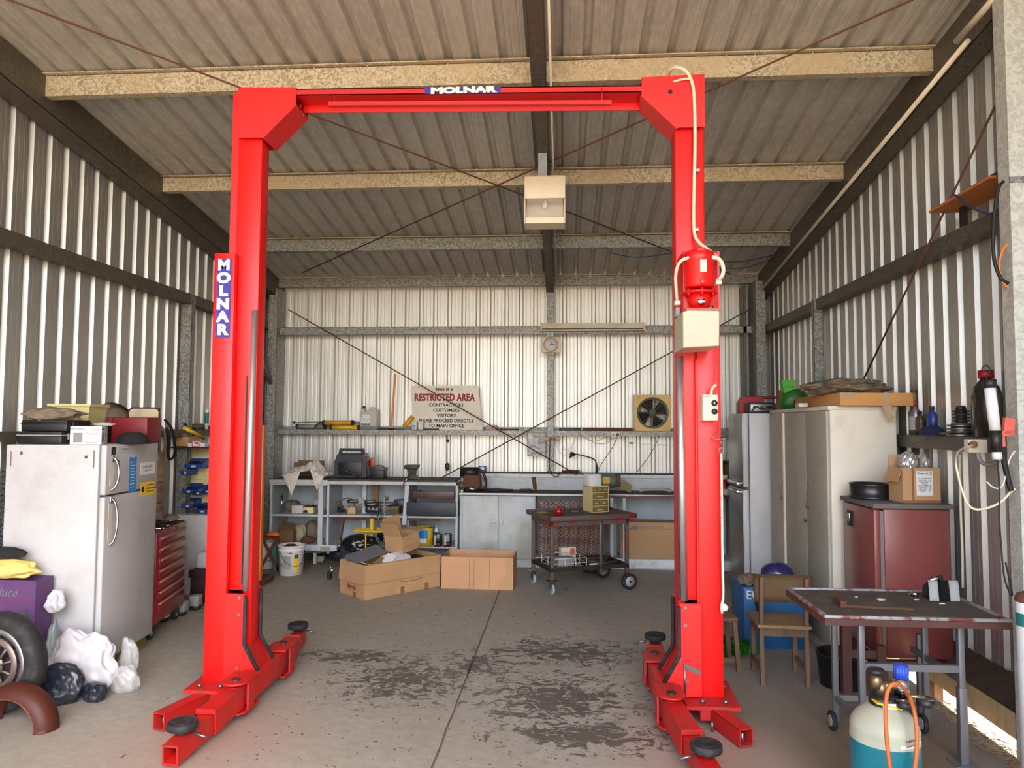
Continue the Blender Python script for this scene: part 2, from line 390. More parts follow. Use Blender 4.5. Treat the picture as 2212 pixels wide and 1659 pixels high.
# rafters, purlins, girts, posts: the frame of the shed
def trim(n, b, m): return struct('trim_%d' % n, b, m)
tn = [0]
def T(b, m): tn[0] += 1; return trim(tn[0], b, m)
def cee_x(b, x0, x1, y, z0, z1, fl=.06, t=.003, sgn=1):
    """C section running along X, web facing the opening"""
    b.box(x0, x1, y, y + t, z0, z1); b.box(x0, x1, y + t, y + fl * sgn, z1 - t, z1); b.box(x0, x1, y + t, y + fl * sgn, z0, z0 + t)
    b.box(x0, x1, y + fl - t, y + fl, z0, z0 + .015)
for y, h in ((4.85, .165), (6.4, .145), (7.9, .15), (9.2, .13)):
    b = B(); zt = roofz(y) - .004
    cee_x(b, XL + .2, XR - .02, y, zt - h, zt - .018, .07)
    T(b, 'galv_tan' if y < 7 else 'galv')
    b = B(); b.box(XL + .2, XR - .02, y - .035, y + .004, zt - .012, zt - .004)      # lip strip
    for i in range(33):
        x = XL + .3 + i * .19
        b.cyl((x, y - .01, zt - .03), (x, y - .01, zt - .012), .004, seg=6)
    T(b, 'galv_tan')
def rafter(x0, x1, depth, y0=3.45, y1=9.42, fl=None):
    b = B()
    for xa, xb, za, zb in ((x0, x1, -depth, -depth + .006), (x0, x0 + .004, -depth, -.02), (x1 - .004, x1, -depth, -.02)):
        b.prism([(y0, roofz(y0) + za), (y1, roofz(y1) + za), (y1, roofz(y1) + zb), (y0, roofz(y0) + zb)], xa, xb, 'x')
    return b
b = rafter(XL + .02, XL + .21, .265); T(b, 'galv_dark')
b = rafter(XR - .15, XR - .01, .285); T(b, 'galv_dark')
b = rafter(-.215, -.115, .235); T(b, 'galv_dark')
for z0, z1 in ((2.865, 2.95), (1.565, 1.625)):     # back girts with a shelf-like upper flange
    b = B(); cee_x(b, XL + .1, XR - .05, YB - .22, z0, z1, .05); b.box(XL + .1, XR - .05, YB - .218, YB - .01, z1 - .003, z1)
    b.box(XL + .1, XR - .05, YB - .02, YB - .012, z1, z1 + .045); T(b, 'galv')
for z0, z1 in ((2.93, 3.03), (1.565, 1.635)):      # left girts
    b = B(); b.box(XL + .12, XL + .123, 4.0, 9.2, z0, z1); b.box(XL + .01, XL + .12, 4.0, 9.2, z1 - .003, z1); b.box(XL + .01, XL + .12, 4.0, 9.2, z0, z0 + .003); T(b, 'galv_dark')
for z0, z1 in ((2.85, 2.95), (1.55, 1.64)):
    b = B(); b.box(XR - .113, XR - .11, 4.0, 9.2, z0, z1); b.box(XR - .11, XR - .01, 4.0, 9.2, z1 - .003, z1); b.box(XR - .11, XR - .01, 4.0, 9.2, z0, z0 + .003); T(b, 'galv_dark')
def post(x0, x1, y0, y1, z1, m='galv', z0=0):
    b = B(); b.box(x0, x1, y0, y0 + .003, z0, z1); b.box(x0, x0 + .003, y0, y1, z0, z1); b.box(x1 - .003, x1, y0, y1, z0, z1)
    for k in range(int((z1 - z0) / .42)):
        b.cyl((x1 - .018, y0 - .004, z0 + .3 + k * .42), (x1 - .018, y0 + .001, z0 + .3 + k * .42), .007, seg=8)
    T(b, m)
post(-.205, -.115, YB - .24, YB - .02, roofz(YB) - .1, 'galv', 1.12)
post(XL + .12, XL + .24, 9.1, 9.38, roofz(9.2) - .16); post(XL + .01, XL + .13, 8.75, 8.95, roofz(8.9) - .2)
post(XR - .24, XR - .12, 9.0, 9.35, roofz(9.2) - .14); post(XR - .34, XR - .3, 9.2, 9.38, roofz(9.2) - .16, 'galv_dark')
post(XL + .01, XL + .13, 7.15, 7.22, 3.02); post(XR - .14, XR - .05, 7.25, 7.31, 2.95)
for (p, q) in (((XL + .17, 8.2, 2.9), (XL + .17, 9.15, 2.2)),):
    b = B(); b.bar(p, q, .05, .05); T(b, 'galv_dark')
# front column at the right of the opening, leaning conduit and strap included
galv('galv_bright', (204, 206, 198), (182, 184, 174), 22, .3, .55)
CXL = at(2180, 400, Y=3.93).x
b = B(); b.prism([(3.93, -.3), (4.03, -.3), (4.03, 4.3), (3.93, 4.3)], CXL, CXL + .004, 'x'); b.box(CXL, CXL + .4, 3.925, 3.93, -.3, 4.3); b.box(CXL, CXL + .06, 4.026, 4.03, -.3, 4.3)
for z in (.1, .9, 1.9, 2.2, 3.3): b.cyl((CXL + .05, 3.917, z), (CXL + .05, 3.926, z), .012, seg=8)
T(b, 'galv_bright')
b = B(); b.box(CXL - .004, CXL + .41, 3.917, 3.924, 2.99, 3.02); T(b, 'galv')
# bottom channel on the right wall, holding leaf litter
mat('ledge_board', (196, 168, 122), .7, dirt=.7, dcol=(104, 78, 48), dscale=9, stretch=(1, 1, .25)); b = B(); b.box(2.385, 2.393, 4.0, 6.2, .055, .188); T(b, 'ledge_board'); b = B(); b.box(2.394, 2.6, 4.0, 6.2, .184, .19); T(b, 'dark_steel')
b = B(); b.sheet(lambda u, v: (2.395 + .2 * u, 4.0 + 2.15 * v, .192 + .07 * u ** 1.5 + .02 * (1 + noise.noise(Vector((u * 9, v * 40, 2)))) * u), 10, 110)
b = T(b, 'dirt')
b = B(); b.box(2.395, 2.45, 4.95, 5.02, -.28, .18); b.box(2.395, 2.45, 5.6, 5.68, -.28, .18); T(b, 'wood_old')
# tension rods
def rod(p, q, r=.007, m='rust'): b = B(); b.cyl(p, q, r, seg=8); T(b, m)
def on_roof(x, y, d=.18):
    r = RW @ Vector((x - CX, -(y - CY), -F)); a = 4.225 - d + .1375 * 4.85
    t = (a - H) / (r.z + .1375 * r.y); return Vector((0, 0, H)) + r * t
p, q = on_roof(60, 15), on_roof(1455, 545); rod(p - (q - p) * .06, p + (q - p) * 1.18)
p, q = on_roof(1970, 0), on_roof(700, 568); rod(p - (q - p) * .08, p + (q - p) * 1.08)
rod(at(622, 668, Y=YB - .28), at(1245, 1025, Y=YB - .28)); rod(at(1620, 668, Y=YB - .3), at(945, 1037, Y=YB - .3))
rod(at(2150, 228, X=XR - .16), at(1866, 818, X=XR - .16))
# conduit along the centre rafter and right rafter
def along(x, d, r=.009): b = B(); b.cyl((x, 3.5, roofz(3.5) - d), (x, 9.0, roofz(9.0) - d), r, seg=8); T(b, 'cream_plastic')
along(-.085, .2); b = B(); b.cyl((2.4, 4.35, roofz(4.35) - .3), (2.42, 8.9, roofz(8.9) - .3), .016, seg=10); b.cyl((2.36, 4.4, roofz(4.4) - .27), (2.36, 3.8, roofz(3.8) - .3), .02, seg=10); T(b, 'cream_plastic')
# straw and litter along the slab edge
b = B(); rnd = random.Random(3)
for i in range(500):
    y = rnd.uniform(3.2, 4.8); x = 2.3 + max(-.1, min(.08, rnd.gauss(0, .04))) + .02; a = rnd.uniform(0, PI); L = rnd.uniform(.02, .07)
    b.box(x, x + .0025, y, y + L, .002, .0045, mtx=Matrix.Translation((x, y, 0)) @ Matrix.Rotation(a, 4, 'Z') @ Matrix.Translation((-x, -y, 0)))
mat('straw', (158, 128, 84), .9, dirt=.3)
o = solo('straw_litter', b, 'straw', 'dry straw and leaf litter scattered along the slab edge by the right wall', 'litter'); o['kind'] = 'stuff'
b = B()
for i in range(420):
    x = rnd.uniform(-1.72, .45); y = rnd.uniform(3.45, 6.85) if rnd.random() < .6 else rnd.uniform(3.5, 5); s_ = rnd.uniform(.002, .007)
    b.lump((x, y, -.001), (s_ * 2.5, s_ * 2, s_), .5, 2, 1, i)
o = solo('floor_debris', b, 'dirt', 'tiny crumbs of dirt and leaf bits scattered over the concrete floor', 'debris'); o['kind'] = 'stuff'
# ================================================================ VEHICLE LIFT
R = 'red_paint'
def bolt(name, pts, r, m, parent, ax='y', h=.008):
    for p in pts:
        b = B(); d = {'y': (0, -h, 0), 'z': (0, 0, h), 'x': (h, 0, 0)}[ax]; b.cyl(p, Vector(p) + Vector(d), r, seg=10); obj(name, b, m, parent)
hoist = thing('vehicle_lift', 'tall bright red two post vehicle lift with an overhead beam, on the concrete floor', 'car lift', (-.63, 4.5, 0))
OX, OY = .63, -4.5
def hp(b, name, m, parent=hoist, label=None, bevel=0): return obj(name, b.move(Matrix.Translation((OX, OY, 0))), m, parent, label, bevel)
def channel(x0, x1, xs, z0, z1, y0=4.45, y1=4.57):
    b = B(); b.box(x0, x1, y0, y0 + .006, z0, z1, 0); b.box(xs - .003, xs + .003, y0, y1, z0, z1); b.box(x0, x1, y1 - .006, y1, z0, z1); return b
# left side
b = B(); b.box(-2.10, -1.941, 4.45, 4.565, .3, 3.84, .006); b.box(-2.1, -1.99, 4.45, 4.6, .1, .66); b.box(-2.145, -2.10, 4.455, 4.6, .06, 3.85)
lc = hp(b, 'column', R, label='left column')
b = B(); b.box(-2.213, -2.078, 4.4, 4.44, .063, 2.782, .003); lcov = hp(b, 'cover_panel', R, lc)
bolt('bolt', [(-2.20 + OX, 4.4 + OY, .1), (-2.10 + OX, 4.4 + OY, .1)], .008, 'dark_steel', lcov)
b = B(); b.box(-2.193, -2.1, 4.396, 4.4, 2.24, 2.745); sg = hp(b, 'name_sign', 'sign_blue', lcov, 'blue vertical name sign')
for i, ch in enumerate('MOLNAR'):
    text('letter', ch, .09, 'letter_cream', sg, (-2.147 + OX, 4.394 + OY, 2.70 - i * .0825), bold=.0052, sx=1.1 if ch == 'M' else 1.2)
b = B(); b.cyl((-1.957, 4.435, 2.42), (-1.972, 4.435, .66), .018, seg=16); hp(b, 'guide_rail', 'rail_steel', lc, 'chrome cylinder rod')
b = B(); b.box(-1.985 - .02, -1.985 - .012, 4.442, 4.452, .7, 2.0); hp(b, 'grease_strip', 'grease', lc)
# right side
b = B(); b.box(.690, .868, 4.45, 4.6, .3, 3.84, .006); b.box(.73, .86, 4.45, 4.6, .1, .66)
rc = hp(b, 'column', R, label='right column')
b = B(); b.box(.805, .942, 4.4, 4.44, .063, 2.752, .003); b.box(.797, .806, 4.41, 4.45, .1, 2.1); rcov = hp(b, 'cover_panel', R, rc)
bolt('bolt', [(.83 + OX, 4.4 + OY, .105), (.91 + OX, 4.4 + OY, .105)], .008, 'dark_steel', rcov)
b = B(); b.cyl((.707, 4.435, 2.12), (.722, 4.435, .66), .022, seg=16); hp(b, 'guide_rail', 'rail_steel', rc, 'chrome cylinder rod')
b = B(); b.box(.689, .694, 4.43, 4.45, .66, 2.1); hp(b, 'grease_strip', 'grease', rc)
# corner plates and beam
def corner(s, cx, name):
    X = lambda v: cx + s * v
    b = B(); P = [(X(0), 3.862), (X(.385), 3.852), (X(.385), 3.75), (X(.165), 3.533), (X(0), 3.535)]
    b.prism(P, 4.415, 4.421); b.prism(P, 4.63, 4.636)
    b.prism([(X(.385), 3.75), (X(.165), 3.533), (X(.172), 3.526), (X(.392), 3.743)], 4.415, 4.636)
    b.prism([(X(.0), 3.862), (X(.385), 3.852), (X(.385), 3.858), (X(0), 3.868)], 4.415, 4.636)
    o = hp(b, 'corner_bracket', R)
    bolt('bolt', [(X(.38) + OX, 4.5 + OY, 3.77), (X(.38) + OX, 4.56 + OY, 3.74)], .012, 'steel', o, 'x', .01); return o
corner(1, -2.097, 'l'); cr = corner(-1, .87, 'r')
b = B(); b.cyl((.66, 4.413, 3.76), (.66, 4.4155, 3.76), .014, seg=16); hp(b, 'hole', 'ink_black', cr)
b = B(); za = lambda x: 3.848 - .018 * (x + 1.71)
b.prism([(-1.72, za(-1.72)), (.49, za(.49)), (.49, za(.49) - .042), (-1.72, za(-1.72) - .042)], 4.42, 4.428)
b.prism([(-1.72, za(-1.72)), (.49, za(.49)), (.49, za(.49) - .006), (-1.72, za(-1.72) - .006)], 4.42, 4.60)
b.prism([(-1.72, za(-1.72) - .036), (.49, za(.49) - .036), (.49, za(.49) - .042), (-1.72, za(-1.72) - .042)], 4.42, 4.58)
b.prism([(-1.72, za(-1.72)), (.49, za(.49)), (.49, za(.49) - .09), (-1.72, za(-1.72) - .09)], 4.57, 4.577)
bm_ = hp(b, 'overhead_beam', R)
b = B(); b.prism([(-.876, za(-.876) - .001), (-.392, za(-.392) - .001), (-.392, za(-.392) - .041), (-.876, za(-.876) - .041)], 4.417, 4.42)
sg = hp(b, 'name_sign', 'sign_blue', bm_, 'blue name sign'); text('lettering', 'MOLNAR', .052, 'letter_cream', sg, (-.632 + OX, 4.415 + OY, za(-.63) - .021), bold=.0036, sx=1.9)
b = B(); b.bar((-1.488, 4.4, 3.727), (.298, 4.4, 3.688), .03, .018); b.bar((-1.488, 4.385, 3.732), (.298, 4.385, 3.693), .003, .022)
for x in (-1.46, .24): b.cyl((x, 4.42, 3.7), (x, 4.42, 3.8), .004, seg=6)
hp(b, 'safety_bar', R)
# base plates, outrigger legs, carriages and arms
def base(s, cx, X, leg0, leg1):
    b = B(); b.prism([(X(-.10), 4.24), (X(.20), 4.24), (X(.22), 4.68), (X(-.10), 4.68)], .095, .115, 'z'); b.box(min(X(-.02), X(.16)), max(X(-.02), X(.16)), 4.26, 4.66, .03, .095)
    o = hp(b, 'base_plate', 'dull_red')
    bolt('anchor_bolt', [(X(.0) + OX, 4.3 + OY, .115), (X(.13) + OX, 4.3 + OY, .115), (X(.17) + OX, 4.55 + OY, .115)], .014, 'steel', o, 'z', .018)
    bolt('anchor_bolt', [(X(.03) + OX, 4.19 + OY, .0), (X(.2) + OX, 4.12 + OY, .0)], .009, 'steel', o, 'z', .055)
    b = B(); l0, l1 = Vector((*leg0, .055)), Vector((*leg1, .055)); d = (l1 - l0).normalized(); n = Vector((d.y, -d.x, 0)) * .037
    for sx in (-1, 1): b.bar(l0 + n * sx, l1 + n * sx, .006, .09)
    b.bar(l0 + Vector((0, 0, .043)), l1 + Vector((0, 0, .043)), .08, .006); b.bar(l0 - Vector((0, 0, .043)), l1 - Vector((0, 0, .043)), .08, .006)
    lg = hp(b, 'outrigger_leg', 'dull_red'); b = B(); e = l1 - d * .04; b.cyl((e.x, e.y, .01), (e.x, e.y, .07), .012, seg=8); hp(b, 'anchor_bolt', 'steel', lg)
base(-1, -2.0, lambda v: -2.05 - v, (-2.13, 4.26), (-2.222, 3.935)); base(1, .8, lambda v: .80 + v, (.875, 4.26), (.968, 3.99))
def arm(p0, p1, pad, front, side):
    """swing arm of two telescoping box sections with a round rubber pad"""
    p0, p1, pad = Vector(p0), Vector(p1), Vector(pad); d = (p1 - p0).normalized(); n = Vector((d.y, -d.x, 0))
    def tubebox(b, a, c, w, h, t=.007):
        for sx in (-1, 1): b.bar(a + n * (sx * (w - t) / 2), c + n * (sx * (w - t) / 2), t, h)
        u = Vector((0, 0, (h - t) / 2)); b.bar(a + u, c + u, w, t); b.bar(a - u, c - u, w, t)
    mid = p0.lerp(p1, .48)
    b = B(); tubebox(b, p0, mid, .105, .125); b.cyl(p0 - Vector((0, 0, .062)), p0 + Vector((0, 0, .062)), .05, seg=20)
    b.prism([(mid.x + n.x * .055, mid.y + n.y * .055), (mid.x - n.x * .055, mid.y - n.y * .055), (mid.x - n.x * .055 + d.x * .015, mid.y - n.y * .055 + d.y * .015), (mid.x + n.x * .055 + d.x * .015, mid.y + n.y * .055 + d.y * .015)], mid.z + .045, mid.z + .07, 'z')
    a = hp(b, 'lifting_arm', 'dull_red')
    b = B(); tubebox(b, p0.lerp(p1, .3) + Vector((0, 0, -.008)), p1 + Vector((0, 0, -.008)), .085, .095, .009); hp(b, 'arm_extension', 'dull_red', a)
    b = B(); b.lathe([(0, 0), (.071, 0), (.075, .004), (.075, .032), (.071, .036), (.062, .036), (.058, .032), (.046, .032), (.042, .036), (.03, .036), (.026, .032), (0, .032)], pad, 32); b.cyl(pad - Vector((0, 0, .05)), pad, .022)
    hp(b, 'lift_pad', 'black_rubber', a)
    b = B(); b.cyl(pad + n * -.06 * side - Vector((0, 0, .02)), pad + n * -.13 * side - Vector((0, 0, .035)), .007, seg=8); hp(b, 'locking_pin', 'steel', a)
    return a
def carriage(s, xc, xi):
    # xc = centre line of the box beam that carries the arms; s = +1 when the room centre is to the right
    b = B(); b.box(xc - .055, xc + .055, 4.2, 4.84, .06, .2, .004)
    for y in (4.145, 4.86):
        for z in (.04, .205):
            b.cyl((xc, y, z), (xc, y, z + .012), .078, seg=24); b.box(xc - .076, xc + .076, 4.7 if y > 4.5 else y, 4.3 if y < 4.5 else y, z + .0008, z + .0112)
        b.box(xc - .078, xc - .068, min(y, y + (.08 if y < 4.5 else -.08)), max(y, y + (.08 if y < 4.5 else -.08)), .05, .21) if s < 0 else b.box(xc + .068, xc + .078, min(y, y + (.08 if y < 4.5 else -.08)), max(y, y + (.08 if y < 4.5 else -.08)), .05, .21)
    c = hp(b, 'carriage', 'dull_red')
    for y in (4.145, 4.86):
        b = B(); b.cyl((xc, y, .21), (xc, y, .226), .026, seg=18); b.cyl((xc, y, .03), (xc, y, .21), .02, seg=12); hp(b, 'pivot_pin', 'dark_steel', c)
    # upright cheek plates with flared foot
    X = lambda v: xi + s * v
    for y in (4.37, 4.60):
        b = B(); b.prism([(X(0), .12), (X(0), .655), (X(.125), .655), (X(.125), .345), (X(.215), .19), (X(.17), .12)], y, y + .008); ck = hp(b, 'cheek_plate', R, c)
        b = B(); b.tube([(X(.131), y - .004, .64), (X(.131), y - .004, .35), (X(.223), y - .004, .19)], .0125, 10); hp(b, 'rubber_guard', 'black_rubber', ck)
        if y < 4.5:
            bolt('bolt', [(X(.092) + OX, y + OY, .632), (X(.092) + OX, y + OY, .53), (X(.085) + OX, y + OY, .21), (X(.128) + OX, y + OY, .335)], .009, 'steel', ck, 'y', .006)
            b = B(); b.box(min(X(.07), X(.118)), max(X(.07), X(.118)), y - .004, y, .515, .65); hp(b, 'bolt_plate', R, ck); b = B(); b.box(min(X(.06), X(.105)), max(X(.06), X(.105)), y - .004, y, .12, .23); hp(b, 'bolt_plate', R, ck)
    b = B(); b.prism([(X(.12), .12), (X(.12), .34), (X(.2), .19), (X(.17), .12)], 4.378, 4.6); hp(b, 'gusset', 'dull_red', c)
    return c
carriage(1, -1.885, -2.07); cR = carriage(-1, .6, .81)
arm((-1.885, 4.145, .127), (-1.925, 3.52, .075), (-1.93, 3.64, .15), True, 1)
arm((-1.885, 4.86, .127), (-1.99, 5.46, .1), (-1.985, 5.4, .165), False, -1)
arm((.6, 4.145, .127), (.70, 3.42, .075), (.685, 3.6, .15), True, -1)
arm((.6, 4.86, .127), (.675, 5.42, .1), (.665, 5.36, .165), False, 1)
b = B(); b.bar((.705, 4.355, .305), (.80, 4.365, .26), .006, .026, (0, 0, 1)); b.cyl((.71, 4.355, .30), (.712, 4.355, .13), .006, seg=8); hp(b, 'lock_lever', 'steel', cR, 'silver lock lever and rod')
# power unit on the right column
b = B(); b.box(.70, .90, 4.25, 4.45, 2.3, 2.72, .004); b.box(.9, .94, 4.38, 4.42, 2.35, 2.75); pu = hp(b, 'power_unit_bracket', R)
b = B(); b.lathe([(0, 0), (.078, 0), (.084, .012), (.084, .15), (.088, .155), (.088, .2), (.07, .215), (0, .215)], (.784, 4.2, 2.49), 32); b.box(.775, .80, 4.105, 4.13, 2.5, 2.53, .003); b.box(.76, .81, 4.12, 4.2, 2.69, 2.712, .004)
mo = hp(b, 'electric_motor', R, pu)
b = B(); b.box(.775, .812, 4.111, 4.114, 2.57, 2.64); hp(b, 'rating_plate', 'cream_plastic', mo)
b = B(); b.cyl((.784, 4.2, 2.455), (.784, 4.2, 2.47), .1, seg=28); b.lathe([(0, 0), (.05, 0), (.078, .09), (0, .09)], (.784, 4.2, 2.366), 24)
for a in (-.9, 0, .9, PI): b.cyl((.784 + .088 * math.sin(a), 4.2 - .088 * math.cos(a), 2.44), (.784 + .088 * math.sin(a), 4.2 - .088 * math.cos(a), 2.48), .009, seg=8)
mf = hp(b, 'motor_flange', R, mo)
b = B(); b.lathe([(0, 0), (.022, 0), (.022, .01), (.016, .014), (0, .014)], (.784, 4.135, 2.405), 20, 'y'); b.box(.765, .803, 4.128, 4.134, 2.4, 2.406); hp(b, 'coupling_window', 'chrome', mf)
b = B(); b.cyl((.842, 4.17, 2.352), (.842, 4.17, 2.385), .018, seg=16); hp(b, 'filler_cap', 'steel', pu)
b = B(); b.prism([(.672, 2.135), (.872, 2.145), (.876, 2.345), (.7, 2.348), (.672, 2.34)], 4.09, 4.4); b.box(.69, .88, 4.085, 4.42, 2.346, 2.356); tk = hp(b, 'oil_tank', mat('tank_poly', (186, 182, 154), .35, dirt=.25, dcol=(150, 142, 112), dscale=4), pu, 'translucent cream oil tank', .006)
b = B(); b.box(.69, .88, 4.083, 4.42, 2.35, 2.36); hp(b, 'tank_lid', R, tk)
b = B(); b.box(.818, .906, 4.3, 4.4, 1.73, 1.882, .004); cb = hp(b, 'control_box', 'cream_plastic', rc, 'cream control box with two round buttons')
for z in (1.832, 1.783):
    b = B(); b.lathe([(0, -.008), (.017, -.008), (.0175, 0), (0, 0)], (.884, 4.298, z), 20, 'y'); bt = hp(b, 'push_button', 'black_plastic', cb)
    if z > 1.8: b = B(); b.box(.883, .886, 4.288, 4.289, z - .008, z + .008); hp(b, 'button_mark', 'white_flat', bt)
text('lettering', 'SHELTA', .014, 'ink_grey', cb, (.845 + OX, 4.298 + OY, 1.87))
b = B(); b.box(.665, .69, 4.3, 4.38, 2.345, 2.4, .003); b.cyl((.674, 4.295, 2.365), (.674, 4.3, 2.365), .009, seg=14); hp(b, 'limit_switch', 'grey_plastic', rc)
cp = lambda *pts: [at(x, y, Y=yy) for x, y, yy in pts]
cd = None
for pts, r_ in ((((1424, 180, 4.5), (1450, 178, 4.42), (1482, 169, 4.4), (1494, 172, 4.4)), .007),
    (((1443, 162, 4.5), (1447, 150, 4.45), (1462, 144, 4.4), (1482, 152, 4.4), (1494, 172, 4.4), (1500, 200, 4.4), (1502, 300, 4.41), (1500, 380, 4.42), (1498, 490, 4.42), (1503, 520, 4.4), (1535, 543, 4.3), (1553, 560, 4.2), (1556, 575, 4.2)), .0105),
    (((1537, 557, 4.15), (1555, 558, 4.15), (1564, 580, 4.15), (1560, 598, 4.15), (1549, 606, 4.2)), .0115),
    (((1490, 556, 4.15), (1468, 563, 4.15), (1459, 590, 4.2), (1460, 620, 4.25), (1463, 650, 4.3), (1464, 656, 4.34)), .0095),
    (((1536, 854, 4.33), (1537, 840, 4.34), (1546, 832, 4.36)), .009)):
    b = B(); b.tube(cp(*pts), r_, 10, smooth_path=2); hp(b, 'flexible_conduit', 'cream_plastic', rc, 'cream flexible conduit hose')
for x, y in ((1502, 368), (1500, 496)):
    p = at(x, y, Y=4.42); b = B(); b.box(p.x - .012, p.x + .026, 4.415, 4.44, p.z - .008, p.z + .008); hp(b, 'conduit_clip', 'steel', rc)
for x, y in ((1494, 557), (1535, 557), (1463, 655), (1552, 611)):
    p = at(x, y, Y=4.16); b = B(); b.box(p.x - .016, p.x + .016, 4.14, 4.18, p.z - .011, p.z + .011, .003); hp(b, 'conduit_gland', 'cream_plastic', rc)
# rope hanging from a wire triangle on the lift
rp = thing('rope', 'knotted white rope flecked with red hanging down the right side of the red lift', 'rope', at(1560, 1300, Y=4.36))
o_ = rp.location.copy()
def rel(b): return b.move(Matrix.Translation(-o_))
b = B(); b.tube([at(x, y, Y=4.36) for x, y in ((1558, 980), (1559, 1040), (1560, 1150), (1561, 1230), (1563, 1292), (1558, 1310), (1560, 1325))], .0075, 8, smooth_path=1)
b.lump(at(1565, 1303, Y=4.36) - Vector((0, 0, .025)), (.04, .035, .045), .3, 3, 3, 2, False)
mr = mat('rope', (216, 208, 192), .9, dirt=.85, dcol=(120, 50, 44), dscale=60, edge=(.6, .66)); obj('rope_cord', rel(b), mr, rp)
b = B(); b.tube([at(x, y, Y=4.37) for x, y in ((1550, 932), (1540, 946), (1536, 950), (1568, 948), (1571, 944))], .0025, 6); b.tube([at(x, y, Y=4.365) for x, y in ((1557, 948), (1558, 965))], .003, 6)
b.tube([at(1558, 973, Y=4.36) + Vector((.013 * math.cos(a), 0, .016 * math.sin(a))) for a in [k * PI / 8 for k in range(16)]], .0028, 6, cyc=True)
b.tube([at(x, y, Y=4.37) for x, y in ((1550, 932), (1549, 900), (1547, 800), (1547, 700))], .0012, 5); obj('wire_hook', rel(b), 'steel', rp)
# ================================================================ helpers for placed things
class G:
    """a thing whose parts are modelled in place and stored relative to its base"""
    def __init__(s, name, label, cat, loc, rz=0, group=None):
        s.o = thing(name, label, cat, loc, rz, group); s.inv = (Matrix.Translation(loc) @ Matrix.Rotation(rz, 4, 'Z')).inverted(); s.mw = s.inv.inverted()
    def w(s, b, name, m, parent=None, label=None, bevel=0): return obj(name, b.move(s.inv), m, parent or s.o, label, bevel)     # world coordinates
    def l(s, b, name, m, parent=None, label=None, bevel=0): return obj(name, b, m, parent or s.o, label, bevel)                # local coordinates
    def L(s, p): return s.inv @ Vector(p)
def one(name, b, m, label, cat, group=None, bevel=0):
    """single-mesh thing modelled in place, origin moved to the middle of its underside"""
    xs = [v.co for v in b.bm.verts]; c = Vector(((min(v.x for v in xs) + max(v.x for v in xs)) / 2, (min(v.y for v in xs) + max(v.y for v in xs)) / 2, min(v.z for v in xs)))
    b.move(Matrix.Translation(-c)); return solo(name, b, m, label, cat, c, 0, group, bevel)
def rect(x0, y0, x1, y1, Y):
    a, c = at(x0, y0, Y=Y), at(x1, y1, Y=Y); return a.x, c.x, c.z, a.z
def mats(**kw):
    for k, v in kw.items(): mat(k, v)
mat('cooler_red', (120, 24, 28), .45, dirt=.3, dcol=(60, 20, 20)); mat('beige_lining', (186, 168, 138), .8, dirt=.3)
mat('tub_cream', (214, 202, 140), .5, dirt=.2); mat('chest_red', (136, 18, 34), .3, dirt=.25, dcol=(70, 20, 26), coat=.3)
mat('tan_trim', (164, 128, 88), .5, dirt=.4); mat('bin_blue', (28, 74, 160), .4, dirt=.2, dcol=(20, 40, 90))
mat('panel_cream', (226, 216, 156), .5, dirt=.15); mat('purple', (92, 56, 100), .6, dirt=.15, dcol=(70, 40, 76)); mat('leaf', (54, 78, 44), .6, dirt=.2)
mat('yellow_cloth', (226, 192, 104), .9, dirt=.2, dcol=(236, 226, 196), bump=.2); mat('white_cloth', (216, 210, 198), .9, dirt=.6, dcol=(150, 134, 110), dscale=9, bump=.2)
mat('white_bag', (196, 192, 196), .35, dirt=.55, dcol=(150, 130, 108), dscale=5, coat=.3); mat('navy_bag', (28, 32, 44), .4, dirt=.4, dcol=(54, 46, 46), coat=.3)
mat('fender', (104, 52, 38), .45, dirt=.35, dcol=(90, 56, 44)); mat('olive', (118, 104, 50), .5, dirt=.3, dcol=(76, 64, 34)); mat('sticker_blue', (26, 130, 204), .4, dirt=0); mat('sticker_yellow', (236, 196, 20), .4, dirt=0)
mat('navy_box', (44, 47, 56), .4, dirt=.2, dcol=(70, 66, 64)); mat('tan_bag', (126, 110, 90), .9, dirt=.4, bump=.3); mat('teal', (30, 116, 110), .5, dirt=.1)
# ---------------------------------------------------------------- left fridge
g = G('refrigerator', 'old white two door refrigerator with chrome handles standing by the left wall', 'refrigerator', (-3.06, 4.67, 0), .09)
b = B(); b.box(-.665, -.05, 0, .74, .085, 1.55, .006); g.l(b, 'body', 'white_enamel')
mat('seal_grey', (120, 116, 112), .7)
b = B(); b.box(-.052, -.038, .008, .732, .11, 1.54); g.l(b, 'door_seal', 'seal_grey')
b = B(); b.box(-.038, 0, 0, .742, 1.213, 1.548, .007); du = g.l(b, 'freezer_door', 'white_enamel')
b = B(); b.box(-.038, 0, 0, .742, .1, 1.2, .007); dl = g.l(b, 'door', 'white_enamel')
b = B(); b.box(-.07, -.04, .02, .73, .0, .095); b.box(-.045, -.036, .02, .73, .045, .05); g.l(b, 'kick_plate', 'olive')
for dd, z0, z1 in ((du, 1.24, 1.47), (dl, .87, 1.19)):
    b = B(); b.tube([(.0, .07, z1), (.03, .085, z1 - .03), (.045, .09, (z0 + z1) / 2), (.03, .085, z0 + .03), (.0, .07, z0)], .008, 8, smooth_path=2); b.box(0, .012, .055, .1, z1 - .035, z1 + .01, .003); g.l(b, 'handle', 'chrome', dd)
    b = B(); b.box(0, .002, .05, .1, z0 + .03, z1 - .04); g.l(b, 'handle_backing', 'cream_enamel', dd)
